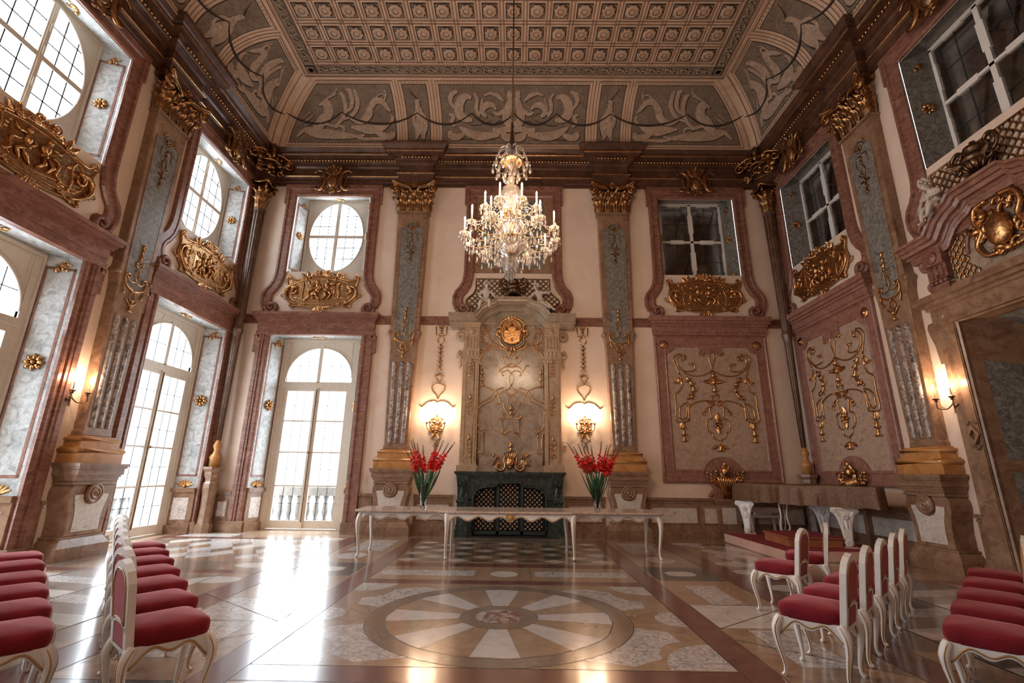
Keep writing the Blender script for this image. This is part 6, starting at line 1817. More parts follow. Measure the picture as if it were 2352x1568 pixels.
# chequer of lozenges in front of the fireplace
frect(-1.95, 1.95, -3.77, -.72, TAN_, 1)
nx, ny = 9, 7
ax, ay = 3.9/nx, 2.5/ny
for i in range(2*nx+1):
    for j in range(2*ny+1):
        if (i+j) % 2: continue
        cx, cy = -1.95+i*ax/2, -3.66+j*ay/2
        hx, hy = ax/2, ay/2
        pts = [(cx-hx,cy),(cx,cy-hy),(cx+hx,cy),(cx,cy+hy)]
        pts = [(max(-1.95,min(1.95,p[0])), max(-3.66,min(-1.16,p[1]))) for p in pts]
        q = []
        for p in pts:
            if p not in q: q.append(p)
        if len(q) < 3: continue
        m = [GRN_, TAN_, WHT_, TAN_][(i//1+j) % 4 if j % 2 else (i+2*j+1) % 4]
        if m == WHT_ and fq.random() < .25: m = GRY_
        fpoly(q, m, 1.8)
frect(-1.95, 1.95, -1.14, -.80, GRY_, 1.5)
# side compartments
for sx in (-1, 1):
    S = lambda x0, x1: tuple(sorted((sx*x0, sx*x1)))
    tiles(*S(2.25, 3.32), -13, -.72, 1, 12, [TAN_], 1)
    frect(*S(2.55, 2.98), -6.22, -5.22, VEIN_, 1.6)
    frect(*S(2.27, 3.28), -7.13, -6.25, WHT_ if sx > 0 else VEIN_, 1.5)
    jpoly(circ(sx*2.77, -6.69, .22), WHT_, 2.2, .005)
    frect(*S(2.52, 3.0), -8.15, -7.18, VEIN_, 1.6)
    frect(*S(2.30, 3.30), -4.90, -3.88, GRN_, 1.6)
    jpoly([(sx*x, y) for x, y in ((2.55,-4.30),(2.66,-4.22),(2.9,-4.22),(3.01,-4.30),(3.01,-4.50),(2.9,-4.58),(2.66,-4.58),(2.55,-4.50))], WHT_, 2.2)
    jpoly(circ(sx*2.84, -3.16, .26, .34), WHT_, 1.6)
    frect(*S(2.45, 3.15), -2.6, -1.05, VEIN_, 1.4); frect(*S(2.3, 3.3), -9.9, -8.6, GRN_, 1.5)
    vband(*S(3.34, 3.72), -13, -.72, 7)
    tiles(*S(3.74, 7.7), -13, -.4, 5, 12, [TAN_, TAN_, GRY_], 1)
    for yy in (-.95, -3.38, -4.10, -5.2):
        jpoly(circ(sx*4.05, yy-.1, .36, .22), WHT_, 1.6)
    frect(*S(3.76, 7.7), -1.25, -.95, RED_, 1.5); frect(*S(3.76, 7.7), -4.86, -4.62, RED_, 1.5); frect(*S(3.76, 7.7), -3.92, -3.66, TAN_, 1.5)
    # lozenge chequers along the window side
    for i in range(8):
        for j in range(7):
            cx, cy = 4.2+i*.44+(.22 if j % 2 else 0), -3.45+j*.36
            if cx > 7.4: continue
            fpoly([(sx*(cx-.22),cy),(sx*cx,cy-.36),(sx*(cx+.22),cy),(sx*cx,cy+.36)][::sx], [WHT_, VEIN_, TAN_, GRY_][(i+2*j) % 4] if (i+j) % 3 else WHT_, 1.9)
    # stripes of slanted slabs beside the chairs
    for i in range(3):
        for j in range(22):
            x0 = 4.2+i*1.15; y0 = -12.5+j*.34
            if y0 > -5.1: continue
            m = [WHT_, GRY_, VEIN_, GRN_ if sx > 0 else GRY_, TAN_][(j+2*i) % 5]
            fpoly([(sx*x0,y0),(sx*(x0+1.13),y0+.20),(sx*(x0+1.13),y0+.52),(sx*x0,y0+.32)][::sx], m, 1.7)
    for i in range(4): frect(*S(4.18+i*1.15, 4.195+i*1.15), -12.5, -4.9, JNT_, 2.3)
    vband(*S(7.66, 7.9), -13, -.4, 8)
    frect(*S(6.4, 7.66), -.95, -.35, WHT_, 1.5)
# diagonal joints across the side strips
for sx in (-1, 1):
    for a, b in (((2.27,-7.49),(3.3,-8.3)),((3.74,-6.05),(2.27,-7.15))):
        d = V(b[0]-a[0], b[1]-a[1]).normalized(); n_ = V(-d.y, d.x)*.004
        fpoly([(sx*(a[0]+n_.x),a[1]+n_.y),(sx*(b[0]+n_.x),b[1]+n_.y),(sx*(b[0]-n_.x),b[1]-n_.y),(sx*(a[0]-n_.x),a[1]-n_.y)], JNT_, 8)
fb.build('floor', FM, kind='structure')

# ------------------------------------------------------------------ cabriole leg helper
def cab_leg(mb, x, y, ox, oy, h, r=.034, m=0, foot=.02):
    # bows out towards (ox, oy) at the knee, in at the ankle, out again at the toe
    P = [(-.25,1.0,1.15),(.25,.93,1.2),(.75,.80,1.12),(.70,.62,.86),(.28,.40,.66),(-.10,.20,.52),(-.05,.08,.50),(.25,.035,.62),(.50,.012,.60)]
    k = .042
    pts = [(x+ox*a*k, y+oy*a*k, h*b) for a, b, c in P]
    s = spline(pts, 3); rr = [r*c for c in [q[2] for q in spline([(0, 0, p[2]) for p in P], 3)]]
    mb.tube(s, rr, 8, m)
    return s, rr

# ------------------------------------------------------------------ long table
tb = empty('console_table', (.06,-2.83,0), math.radians(1.5), 'long white and gold table with marble top in front of the fireplace', 'table')
TZ = .82
def table_outline(o=0.0):
    return [(-2.86+o,-.50+o),(-2.72,-.54+o),(-1.32,-.55+o),(-1.12,-.64+o),(1.12,-.64+o),(1.32,-.55+o),(2.72,-.54+o),(2.86-o,-.50+o),(2.90-o,-.36),(2.90-o,.38),(2.86-o,.52-o),(2.72,.56-o),(-2.72,.56-o),(-2.86+o,.52-o),(-2.90+o,.38),(-2.90+o,-.36)]
mb = MB()
o = table_outline(); n = len(o)
vs = [(p[0],p[1],TZ-.045) for p in table_outline(.012)]+[(p[0],p[1],TZ-.032) for p in o]+[(p[0],p[1],TZ-.014) for p in o]+[(p[0],p[1],TZ) for p in table_outline(.012)]
fs = [(k*n+i,k*n+(i+1)%n,(k+1)*n+(i+1)%n,(k+1)*n+i) for k in range(3) for i in range(n)]+[tuple(range(n))[::-1],tuple(range(3*n,4*n))]
mb.add(vs, fs)
MTOP = marble('table_top_marble', [(.3,(.36,.25,.20)),(.5,(.50,.38,.31)),(.7,(.60,.50,.43))], scale=7, detail=10, dist=2, rough=.13, vein=(.68,.60,.54), vscale=3, vw=.02)
mb.build('tabletop', MTOP, tb)
def apron(mb, gl, p0, p1, z1, dep, n, outw):
    # scalloped rail between two points, with a gold line on its face
    a = V(*p0); b = V(*p1); L = (b-a).length; d = (b-a)/L; nn = V(d.y, -d.x)*outw
    top = z1; K = 12*n
    up = []; lo = []
    for i in range(K+1):
        u = i/K; w = (u*n) % 1.0 if i < K else 1.0
        z = z1-dep*(.72+.28*cos(2*PI*w))+.0
        end = min(1, min(u, 1-u)*L/.16)
        z = z-(1-end)**2*.07
        q = a+d*(L*u)
        up.append((q.x, q.y)); lo.append(z)
    vs = []
    for (x, y), z in zip(up, lo):
        vs += [(x+nn.x*.012, y+nn.y*.012, top), (x+nn.x*.012, y+nn.y*.012, z), (x-nn.x*.014, y-nn.y*.014, z), (x-nn.x*.014, y-nn.y*.014, top)]
    fs = []
    for i in range(K):
        for k in range(4): fs.append((i*4+k, i*4+(k+1)%4, (i+1)*4+(k+1)%4, (i+1)*4+k))
    mb.add(vs, fs, 0)
    gl.tube([(x+nn.x*.015, y+nn.y*.015, z+.018) for (x, y), z in zip(up, lo)], .0065, 5, 0, 1)
rail = MB(); gl = MB()
xs = [-2.80,-1.16,1.16,2.80]
for i in range(3):
    yf = -.60 if i == 1 else -.47
    apron(rail, gl, (xs[i],yf if i == 1 else -.47), (xs[i+1],yf if i == 1 else -.47), TZ-.04, .135, 4 if i != 1 else 6, 1)
    apron(rail, gl, (xs[i],.48), (xs[i+1],.48), TZ-.04, .12, 4, -1)
apron(rail, gl, (xs[0],-.47), (xs[0],.48), TZ-.04, .12, 2, -1); apron(rail, gl, (xs[3],-.47), (xs[3],.48), TZ-.04, .12, 2, 1)
rail.build('apron', WHITE, tb); gl.build('gold_line', GLINE, tb, 'gold line along the scalloped apron')
mb = MB(); mb.prism([(-.075,TZ-.05),(-.085,TZ-.11),(-.05,TZ-.17),(0,TZ-.185),(.05,TZ-.17),(.085,TZ-.11),(.075,TZ-.05)], -.64, -.61); mb.ball((0,-.64,TZ-.11), (.045,.012,.045), 8); mb.build('gilt_cartouche', GLINE, tb)
for i, x in enumerate(xs):
    for yy, oy in ((-.47 if i in (0, 3) else -.60, -1), (.46, 1)):
        mb = MB()
        ox = -1 if i == 0 else 1 if i == 3 else (.35 if i == 1 else -.35)
        s, rr = cab_leg(mb, x+(.04 if i == 0 else -.04 if i == 3 else 0), yy+.03*(-oy), ox, oy, TZ-.05, .043)
        mb.tube([(p[0]+ox*.0, p[1]+oy*rr[k]*.98, p[2]) for k, p in enumerate(s)], [.006]*len(s), 5, 1)
        mb.build('leg', [WHITE, GLINE], tb)

# ------------------------------------------------------------------ gladioli in glass vases
def vase(loc, label):
    t = empty('glass_vase', loc, 0, label, 'vase', 'glass vases on the long table')
    mb = MB()
    mb.lathe([(0,.006),(.055,.006),(.062,.02),(.062,.05),(.070,.25),(.092,.44),(.094,.45),(.086,.44),(.064,.25),(.055,.06),(.05,.03),(0,.026)], 20)
    mb.build('vessel', VGLASS, t)
    return t
def gladiolus(loc, ang, tilt, L, seed, label, group):
    q = random.Random(seed)
    t = empty('gladiolus', loc, ang, label, 'flower', group)
    # stem bows outwards in the local x-z plane
    def P(u): return V(tilt*L*(u*.55+.45*u*u), 0, L*u*(1-.10*tilt*u))
    mb = MB(); mb.tube([P(i/12) for i in range(13)], [.0075*(1-.6*i/12) for i in range(13)], 5); mb.build('stem', STEMG, t)
    f0 = q.uniform(.52,.58); nf = 9
    bl = MB()
    for k in range(nf):
        u = f0+(.80-f0)*k/nf; c = P(u); sgn = 1 if k % 2 else -1
        sz = .062*(1-.5*k/nf)
        ax = V(.35*sgn+tilt*.3, -.75+.2*q.uniform(-1,1), .55).normalized()
        if k % 3 == 2: ax = V(.6*sgn, .6, .5).normalized()
        c2 = c+ax*.02
        e1 = ax.orthogonal().normalized(); e2 = ax.cross(e1)
        for j in range(6):
            a = 2*PI*j/6+q.uniform(-.2,.2)
            d = (e1*cos(a)+e2*sin(a)+ax*.75).normalized()
            nr = (ax-(e1*cos(a)+e2*sin(a))*.6).normalized()
            leaf(bl, c2, d, -nr, sz*q.uniform(1.1,1.4), sz*.85, .45, 0, 4)
    bl.build('blossoms', PETAL, t)
    bd = MB()
    for k in range(11):
        u = .80+.20*k/11; c = P(u); sgn = 1 if k % 2 else -1; d = (P(u)-P(u-.02)).normalized()
        L2 = .05*(1-.55*k/11)
        bd.tube([c, c+d*L2*.6+V(sgn*.014,-.008,0), c+d*L2+V(sgn*.012,-.006,0)], [.008*(1-.4*k/11),.009*(1-.5*k/11),.002], 5, 0 if k > 2 else 1)
    bd.build('buds', [BUD, PETAL], t)
    for k in range(2):
        mb = MB()
        s = (-1)**k; u1 = q.uniform(.5,.66)
        a = P(.06); e = P(u1)+V(s*q.uniform(.02,.09), q.uniform(-.07,.07), 0)
        m1 = a.lerp(e, .5)+V(s*.02, 0, 0)
        pts = [Vector(p) for p in spline([tuple(a), tuple(m1), tuple(e)], 5)]
        vs = []; w = V(.8,.6*s,0).normalized()
        for i, p in enumerate(pts):
            ww = .021*(math.sin(PI*min(1, .18+.82*i/(len(pts)-1))))**.7 if i < len(pts)-1 else 0
            vs += [p-w*ww, p+V(.004*s,-.006,0), p+w*ww]
        fs = []
        for i in range(len(pts)-1):
            for j in range(2): fs.append((i*3+j, i*3+j+1, (i+1)*3+j+1, (i+1)*3+j))
        mb.add(vs, fs, 0, True)
        mb.build('leaf', LEAF, t)
    return t
for side, loc, grp, lb in ((0, (-1.66,-2.72,TZ), 'red gladioli in the left vase', 'red gladiolus stem with long green leaves in the left glass vase'),
                  (1, (1.80,-2.64,TZ), 'red gladioli in the right vase', 'red gladiolus stem with long green leaves in the right glass vase')):
    vase(loc, 'tall clear glass vase of gladioli at the %s end of the long table' % ('right' if side else 'left'))
    if side == 0: sp = [(-.42,1.16),(-.36,1.24),(-.30,1.32),(-.24,1.34),(-.16,1.24),(-.08,1.20),(.16,1.30),(.22,1.36),(.30,1.32),(.36,1.28),(.44,1.32),(.50,1.24)]
    else: sp = [(-.46,1.34),(-.38,1.24),(-.30,1.28),(-.22,1.30),(-.16,1.30),(-.08,1.24),(.10,1.32),(.20,1.26),(.28,1.30),(.36,1.22),(.42,1.20),(.47,1.26)]
    for k, (tl, L) in enumerate(sp):
        a = rnd.uniform(-.5,.5)
        x = V(loc[0]+.022*math.copysign(1, tl)*rnd.uniform(-1,.4), loc[1]+rnd.uniform(-.025,.025), TZ+.03)
        gladiolus(tuple(x), (0 if tl > 0 else PI)+a*.8, abs(tl), L, 50+k+20*side, lb, grp)

# ------------------------------------------------------------------ chairs
def make_chair():
    t = empty('side_chair', (0,0,0), 0, 'chair', 'chair', 'x')
    # upholstered seat: crowned cushion wider at the front
    mb = MB(); n = 28
    def out(f, dz, o=0.0):
        r = []
        for i in range(n):
            a = 2*PI*i/n
            x = math.copysign(abs(cos(a))**.36, cos(a)); y = math.copysign(abs(sin(a))**.36, sin(a))
            w = .255-.035*(y*.5+.5)
            r.append((x*w*f, y*.235*f-.005, dz))
        return r
    rings = [out(.93,.42), out(.955,.43), out(.985,.452), out(.985,.487), out(.96,.512), out(.84,.528), out(.45,.54), out(.08,.545)]
    vs = sum(rings, [])
    fs = [(k*n+i,k*n+(i+1)%n,(k+1)*n+(i+1)%n,(k+1)*n+i) for k in range(len(rings)-1) for i in range(n)]+[tuple(range(n))[::-1], tuple(range((len(rings)-1)*n, len(rings)*n))]
    mb.add(vs, fs, 0, True); mb.build('seat', VELVET, t)
    rail = MB(); gl = MB()
    F = [(-.225,-.215),(.225,-.215)]; B = [(-.19,.205),(.19,.205)]
    for a, b, ow, nn in ((F[0],F[1],1,2),(B[0],B[1],-1,2),(F[0],B[0],-1,2),(F[1],B[1],1,2)):
        apron(rail, gl, a, b, .428, .072, nn, ow)
    rail.build('seat_rail', WHITE, t); gl.build('gold_line', GLINE, t, 'gold line around the white seat rail')
    for (x, y), ox, oy in ((F[0],-.7,-.8),(F[1],.7,-.8),(B[0],-.35,.9),(B[1],.35,.9)):
        mb = MB()
        s, rr = cab_leg(mb, x, y, ox, oy, .42, .029)
        sx = math.copysign(1, x)
        mb.tube([(p[0]+sx*rr[k]*.96, p[1], p[2]) for k, p in enumerate(s)], [.0045]*len(s), 4, 1)
        mb.tube([(p[0], p[1]+math.copysign(rr[k]*.96, y), p[2]) for k, p in enumerate(s)], [.0045]*len(s), 4, 1)
        mb.build('leg', [WHITE, GLINE], t)
    # back: frame with two openings, tilted slightly backwards
    M = Matrix.Translation((0,.215,.42)) @ Matrix.Rotation(-math.radians(8), 4, 'X')
    o = [(-.192,-.03),(.192,-.03),(.185,.08),(.195,.22),(.20,.38),(.165,.45),(.09,.49),(.03,.505),(-.03,.505),(-.09,.49),(-.165,.45),(-.20,.38),(-.195,.22),(-.185,.08)]
    iu = [(-.128,.15),(-.05,.172),(.05,.172),(.128,.15),(.134,.26),(.138,.35),(.105,.405),(.05,.435),(0,.437),(-.05,.435),(-.105,.405),(-.138,.35),(-.134,.26),(-.13,.2)]
    mb = MB()
    # stiles, crest, cross bars
    mb.ring([(-.192,.10),(-.06,.128),(.06,.128),(.192,.10),(.197,.24),(.20,.38),(.165,.45),(.09,.49),(.0,.508),(-.09,.49),(-.165,.45),(-.20,.38),(-.197,.24),(-.193,.15)], iu, -.022, .022)
    for sx in (-1, 1):
        mb.prism([(sx*.135,-.03),(sx*.192,-.03),(sx*.192,.105),(sx*.15,.125),(sx*.128,.11)], -.022, .022)
    mb.box(-.14,.14,-.02,.02,-.035,-.005)
    mb.xf(M); mb.build('back_frame', WHITE, t)
    mb = MB()
    r = [(p[0]*1.03, .30+(p[1]-.30)*1.03) for p in iu]
    mb.prism(r, -.030, .026, 0, .012)
    mb.xf(M); mb.build('back_pad', VELVET, t, 'red velvet back panel')
    mb = MB()
    mb.prism([(-.145,-.01),(.145,-.01),(.148,.105),(.06,.14),(0,.145),(-.06,.14),(-.148,.105)], -.012, .02)
    mb.xf(M); mb.build('lower_pad', VELVET, t, 'small red velvet panel below the cross bar')
    mb = MB()
    for yy in (-.026, .026):
        mb.tube([(p[0]*1.13, yy, .29+(p[1]-.29)*1.13) for p in iu+iu[:1]], .0045, 4)
    mb.xf(M); mb.build('gold_beading', GLINE, t)
    return t
chair0 = make_chair()
used = [False]
def place(x, y, rz, label, group):
    if not used[0]:
        used[0] = True; chair0.location = (x, y, 0); chair0.rotation_euler = (0,0,rz); chair0['label'] = label; chair0['group'] = group; return chair0
    return copy_tree(chair0, (x, y, 0), rz, label, group)
R2 = math.sqrt(.5)
def pq(p, q, sx): # p: towards the near outer corner, q: along the row
    return (sx*(p+q)*R2, (q-p)*R2)
FACE_R = PI+PI/4+0.0      # right-hand rows look towards the far left
def row(sx, qs, prear, g, labs, twist):
    for i, (q, lb) in enumerate(zip(qs, labs)):
        pr = prear(q)
        x, y = pq(pr-.215, q, sx)
        # front direction is towards decreasing p: (-1, 1)/sqrt2 on the right, (1, 1)/sqrt2 on the left
        fx, fy = (-sx*R2, R2)
        rz = math.atan2(fx, -fy)
        place(x, y, rz+twist(i), lb, g)
# local front is -y: rotating by rz sends (0,-1) to (sin rz, -cos rz)
row(1, [-4.03,-3.36,-2.62,-1.91,-1.24], lambda q: 7.93, 'front row on the right',
    ['nearest red chair of the right-hand front row, closest to the bottom edge', 'second red chair from the camera in the right-hand front row', 'middle red chair of the five in the right-hand front row',
     'fourth red chair from the camera in the right-hand front row', 'farthest red chair of the right-hand front row, nearest the marble pedestal'], lambda i: [0,.02,-.02,.01,.03][i])
row(1, [-2.20,-1.18], lambda q: 7.12, 'pair of chairs before the podium',
    ['single red chair standing forward on the right, seat turned to the wheel inlay', 'red chair seen edge-on against the podium steps'], lambda i: [0,.25][i])
row(1, [-3.85,-3.18,-2.50,-1.78,-1.0], lambda q: 8.93, 'back row on the right',
    ['nearest red seat of the right-hand back row, cut by the right frame edge', 'second red seat from the camera in the right-hand back row', 'middle red seat of the right-hand back row at the right edge',
     'fourth red seat from the camera in the right-hand back row', 'farthest red seat of the right-hand back row, below the doorway'], lambda i: 0)
row(-1, [-.70,-1.33,-2.03,-2.73,-3.40,-4.10,-4.78], lambda q: 7.74+(-q-.6)*.098, 'front row on the left',
    ['farthest red chair of the left-hand front row, nearest the glazed door', 'second red chair from the glazed door in the left-hand front row', 'third red chair from the glazed door in the left-hand front row',
     'middle red chair of the seven in the left-hand front row', 'third red chair from the camera in the left-hand front row', 'second red chair from the camera in the left-hand front row', 'nearest red chair of the left-hand front row, at the bottom edge'], lambda i: [.20,.16,.13,.11,.12,.15,.09][i])
row(-1, [-.80,-1.52,-2.35,-3.05,-3.75,-4.42], lambda q: 8.93, 'back row on the left',
    ['farthest red seat of the left-hand back row, by the stone pedestal', 'second red seat from the stone pedestal in the left-hand back row', 'third red seat from the stone pedestal in the left-hand back row',
     'fourth red seat from the stone pedestal in the left-hand back row', 'second red seat from the camera in the left-hand back row', 'nearest red seat of the left-hand back row, in the bottom left corner'], lambda i: [.08,.10,.06,.08,.09,.05][i])

# ------------------------------------------------------------------ podium, piano, bench
pd = empty('podium', (0,0,0), 0, 'low podium with red carpet and pale pink sides in the far right corner', 'podium')
pol = [(5.10,-3.22),(7.20,-3.22),(7.20,-.45),(5.10,-.62)]
mb = MB(); mb.hexa([(x,y,0.02) for x,y in pol], [(x,y,.195) for x,y in pol]); mb.hexa([(x+.03*(1 if x<6 else -1),y+.03*(1 if y<-2 else -1),0) for x,y in pol], [(x+.03*(1 if x<6 else -1),y+.03*(1 if y<-2 else -1),.03) for x,y in pol]); mb.build('base', PODIUM_M, pd)
mb = MB(); pl2 = [(5.115,-3.205),(7.185,-3.205),(7.185,-.47),(5.115,-.63)]; mb.hexa([(x,y,.19) for x,y in pl2], [(x,y,.203) for x,y in pl2]); mb.build('carpet', CARPET, pd)
bxs = empty('step_box', (6.0,-2.22,.203), math.radians(-3), 'brown wooden step box with red carpet top standing on the podium', 'step')
mb = MB(); mb.box(-.50,.50,-.52,.52,0,.15); mb.box(-.525,.525,-.545,.545,.15,.175); mb.build('box', WOOD, bxs)
mb = MB(); mb.box(-.51,.51,-.53,.53,.174,.186); mb.build('carpet_top', CARPET, bxs)
pno = empty('grand_piano', (0,0,.203), 0, 'piano on carved white legs under a gold brown cover on the podium', 'piano')
body = [(5.50,-.46),(5.66,-.86),(6.86,-3.36),(7.12,-3.20),(7.14,-1.5),(6.75,-.62),(6.15,-.38)]
mb = MB()
n = len(body)
bd_ = offset(body, -.06)
mb.add([(x,y,.78) for x,y in bd_]+[(x,y,1.0) for x,y in bd_], [tuple(range(n))[::-1], tuple(range(n,2*n))]+[(i,(i+1)%n,n+(i+1)%n,n+i) for i in range(n)])
mb.build('case', WHITE, pno)
def carved_leg(x, y, yaw):
    mb = MB(); M = Matrix.Translation((x,y,0)) @ Matrix.Rotation(yaw, 4, 'Z')
    m0 = mb.mark()
    pts = [(-.10,.71),(-.05,.60),(.015,.46),(.04,.32),(.03,.20),(.045,.12)]
    half = [(.20,.70),(.19,.66),(.13,.58),(.095,.46),(.075,.34),(.06,.22),(.055,.14),(.065,.08),(.06,.05)]
    for sx in (-1, 1):
        mb.tube([(sx*w,-.02+.0*w,z) for w, z in half], [.03,.034,.034,.03,.028,.026,.025,.03,.02], 7)
        mb.tube(onwall(spiral(sx*.19,.665,.045,.01,PI/2,-sx*1.3,12), -.05), .016, 6)
    sec = half
    for i in range(len(sec)-1):
        w, z = sec[i]; w2, z2 = sec[i+1]
        mb.hexa([(-w2,-.05,z2),(w2,-.05,z2),(w2,.05,z2),(-w2,.05,z2)], [(-w,-.05,z),(w,-.05,z),(w,.05,z),(-w,.05,z)])
    mb.box(-.21,.21,-.07,.07,.69,.73)
    mb.lathe([(.0,-.07),(.07,-.07),(.08,-.05),(.08,.05),(.07,.07),(0,.07)], 14, 0, (0,0,.08), True, 'y')
    mb.tube(onwall(spiral(0,.08,.06,.012,0,1.6,16), -.075), .014, 6)
    rosette(mb, (0,-.055,.56), .07, 8, 0, .4); leaf(mb, (0,-.055,.50), (0,-.1,-1), (0,-1,0), .16, .08, .4)
    for sx in (-1, 1): leaf(mb, (sx*.09,-.05,.56), (sx*.5,-.1,.8), (0,-1,0), .14, .07, .6); leaf(mb, (sx*.06,-.05,.30), (0,-.1,1), (0,-1,0), .2, .05, .2)
    mb.xf(M, m0)
    mb.build('leg', WHITE, pno)
carved_leg(5.68,-.62,math.radians(-55)); carved_leg(6.62,-2.72,math.radians(-22)); carved_leg(6.92,-1.55,math.radians(-40))
mb = MB()
for dx in (-.06,.06): mb.tube([(6.18+dx*1.6,-1.35,.72),(6.18+dx,-1.33,.45),(6.18+dx*1.8,-1.33,.2),(6.18+dx*.8,-1.33,.10)], .018, 6)
mb.box(6.08,6.28,-1.40,-1.26,.06,.10); mb.tube([(6.22,-1.3,.72),(6.20,-1.3,.10)], .005, 4); mb.tube([(6.3,-1.3,.72),(6.16,-1.3,.10)], .005, 4)
mb.build('pedal_lyre', WHITE, pno)
for x, y, a in ((5.70,-.66,-.4),(6.60,-2.80,-.3),(6.92,-1.55,-.6)):
    mb = MB(); mb.box(-.12,.12,-.08,.08,0,.022); mb.xf(Matrix.Translation((x,y,0)) @ Matrix.Rotation(a, 4, 'Z')); mb.build('caster_cup', PODIUM_M, pno)
# the cover: top sheet and hanging skirt with folds
mb = MB()
ol = []
for i in range(n):
    a, b = V(*body[i]), V(*body[(i+1) % n]); k = max(2, int((b-a).length/.05))
    for j in range(k): ol.append(a.lerp(b, j/k))
cx = V(6.4,-1.8); m_ = len(ol)
rows = []
q = random.Random(4)
import mathutils
def fold(i, w):
    p = ol[i]
    return .020*w*sin(i*.55)+.018*w*sin(i*.23+1)+.012*w*sin(i*1.3)
for z, w, o in ((1.34,0,-.10),(1.345,0,-.03),(1.338,.15,.004),(1.318,.3,.014),(1.24,.7,.020),(1.14,1.1,.024),(1.03,1.5,.028),(.93,1.8,.032)):
    r = []
    for i, p in enumerate(ol):
        d = (p-cx).normalized()
        pp = p+d*(o+fold(i, w))
        zz = z+(.012*sin(i*.35)+.008*sin(i*.9) if z < 1.0 else .006*sin(i*.3) if z > 1.3 else 0)
        r.append((pp.x, pp.y, zz))
    rows.append(r)
vs = sum(rows, []); fs = []
for k in range(len(rows)-1):
    for i in range(m_): fs.append((k*m_+i, k*m_+(i+1)%m_, (k+1)*m_+(i+1)%m_, (k+1)*m_+i))
fs.append(tuple(range(m_)))
mb.add(vs, fs, 0, True)
cvb = mb.build('piano_cover', CLOTH, None, 'gold brown brocade cover draped over the piano at right', 'cover')
mb2 = MB()
bo = bpy.data.objects
pb = empty('piano_bench', (6.22,-.30,.203), math.radians(0), 'white piano bench under the covered piano, seen behind the left piano leg', 'bench')
mb = MB(); mb.box(-.36,.36,-.16,.16,.46,.56); mb.build('cushion', WHITE, pb)
mb = MB(); mb.box(-.36,.36,-.17,.17,.34,.40); mb.box(-.2,.2,-.05,.05,.40,.46); mb.build('frame', WHITE, pb)
for x in (-.33,.33):
    for y in (-.14,.14):
        mb = MB(); mb.hexa([(x-.02,y-.02,0),(x+.02,y-.02,0),(x+.02,y+.02,0),(x-.02,y+.02,0)],[(x-.03,y-.03,.35),(x+.03,y-.03,.35),(x+.03,y+.03,.35),(x-.03,y+.03,.35)]); mb.build('leg', WHITE, pb)
sw = empty('wall_switch', (1.44,0,2.2), 0, 'small white switch box on the plaster just right of the overmantel', 'switch')
mb = MB(); mb.box(-.045,.045,-.035,0,0,.12); mb.build('box', PLASTIC, sw); mb = MB(); mb.box(-.035,.035,-.02,0,-.13,-.02); mb.build('socket', BRASS, sw)

# ------------------------------------------------------------------ chandelier
CH = (.05,-6.45,.558)
ch = empty('chandelier', CH, 0, 'large lit crystal chandelier hanging in front of the fireplace', 'chandelier')
ch.scale = (1,1,.893)
mb = MB(); mb.tube([(0,0,12.87),(0,0,6.42)], .014, 6); mb.lathe([(.012,6.95),(.03,6.6),(.055,6.42),(.03,6.36),(0,6.35)], 8); mb.build('cable', BRONZE, ch)
mb = MB()
mb.lathe([(0,6.40),(.03,6.38),(.05,6.3),(.02,6.22),(.05,6.14),(.07,6.06),(.03,5.98),(.035,5.86),(.06,5.80),(.03,5.72),(.04,5.66),(.11,5.62),(.15,5.52),(.16,5.36),(.12,5.24),(.05,5.18),(.06,5.06),(.12,4.98),(.14,4.88),(.07,4.78),(.10,4.70),(.17,4.62),(.19,4.52),(.12,4.42),(.05,4.36),(.06,4.28),(.09,4.22),(.06,4.15),(.02,4.10),(0,4.08)], 16)
mb.build('crystal_stem', CRYSTAL, ch)
mb = MB()
for pr in ([(.05,6.12),(.16,6.10),(.18,6.12)], [(.10,5.18),(.13,5.16),(.13,5.12),(.08,5.10)], [(.12,4.74),(.16,4.72),(.16,4.68),(.1,4.66)], [(.02,4.44),(.10,4.40),(.02,4.36)]):
    mb = MB(); mb.lathe(pr, 14); mb.build('brass_collar', BRASS, ch)
drop = MB(); drop.lathe([(0,0),(.007,-.012),(.004,-.02),(.013,-.05),(.019,-.082),(.012,-.108),(0,-.118)], 6, 0, (0,0,0), False)
dme = None
drops = []
beads = MB()
def garland(a, b, sag, n=11, r=.010):
    for i in range(n+1):
        u = i/n; p = V(*a).lerp(V(*b), u)-V(0,0,sag*4*u*(1-u))
        beads.ball(p, r*(1-.0*u), 5, 0, None, 4)
def tier(n, R, zarm, zcup, rin, zin, ph, hc):
    for k in range(n):
        a = 2*PI*k/n+ph; d = V(cos(a), sin(a), 0)
        mb = MB()
        pts = [d*rin+V(0,0,zin), d*(R*.45)+V(0,0,zarm-.10), d*(R*.78)+V(0,0,zarm-.11), d*R+V(0,0,zarm-.02), d*R+V(0,0,zcup)]
        mb.tube(spline([tuple(p) for p in pts], 5), .0085, 6)
        mb.build('arm', BRASS, ch)
        mb = MB()
        c = d*R
        mb.lathe([(.012,zcup-.01),(.06,zcup),(.075,zcup+.018),(.062,zcup+.010),(.016,zcup+.012),(.02,zcup+.03),(.02,zcup+.05),(.0,zcup+.05)], 12, 0, (c.x,c.y,0))
        mb.build('bobeche', CRYSTAL, ch)
        q = candle(ch, c.x, c.y, zcup+.04, hc, True, .0125)
        LIGHTS.append((V(*CH)+V(q[0],q[1],q[2]*.893), 'c'))
        for j in range(6):
            b = 2*PI*j/6+a
            drops.append((c.x+.072*cos(b), c.y+.072*sin(b), zcup+.012, 1.0 if j % 2 else .8))
        drops.append((c.x, c.y, zcup-.03, 1.35))
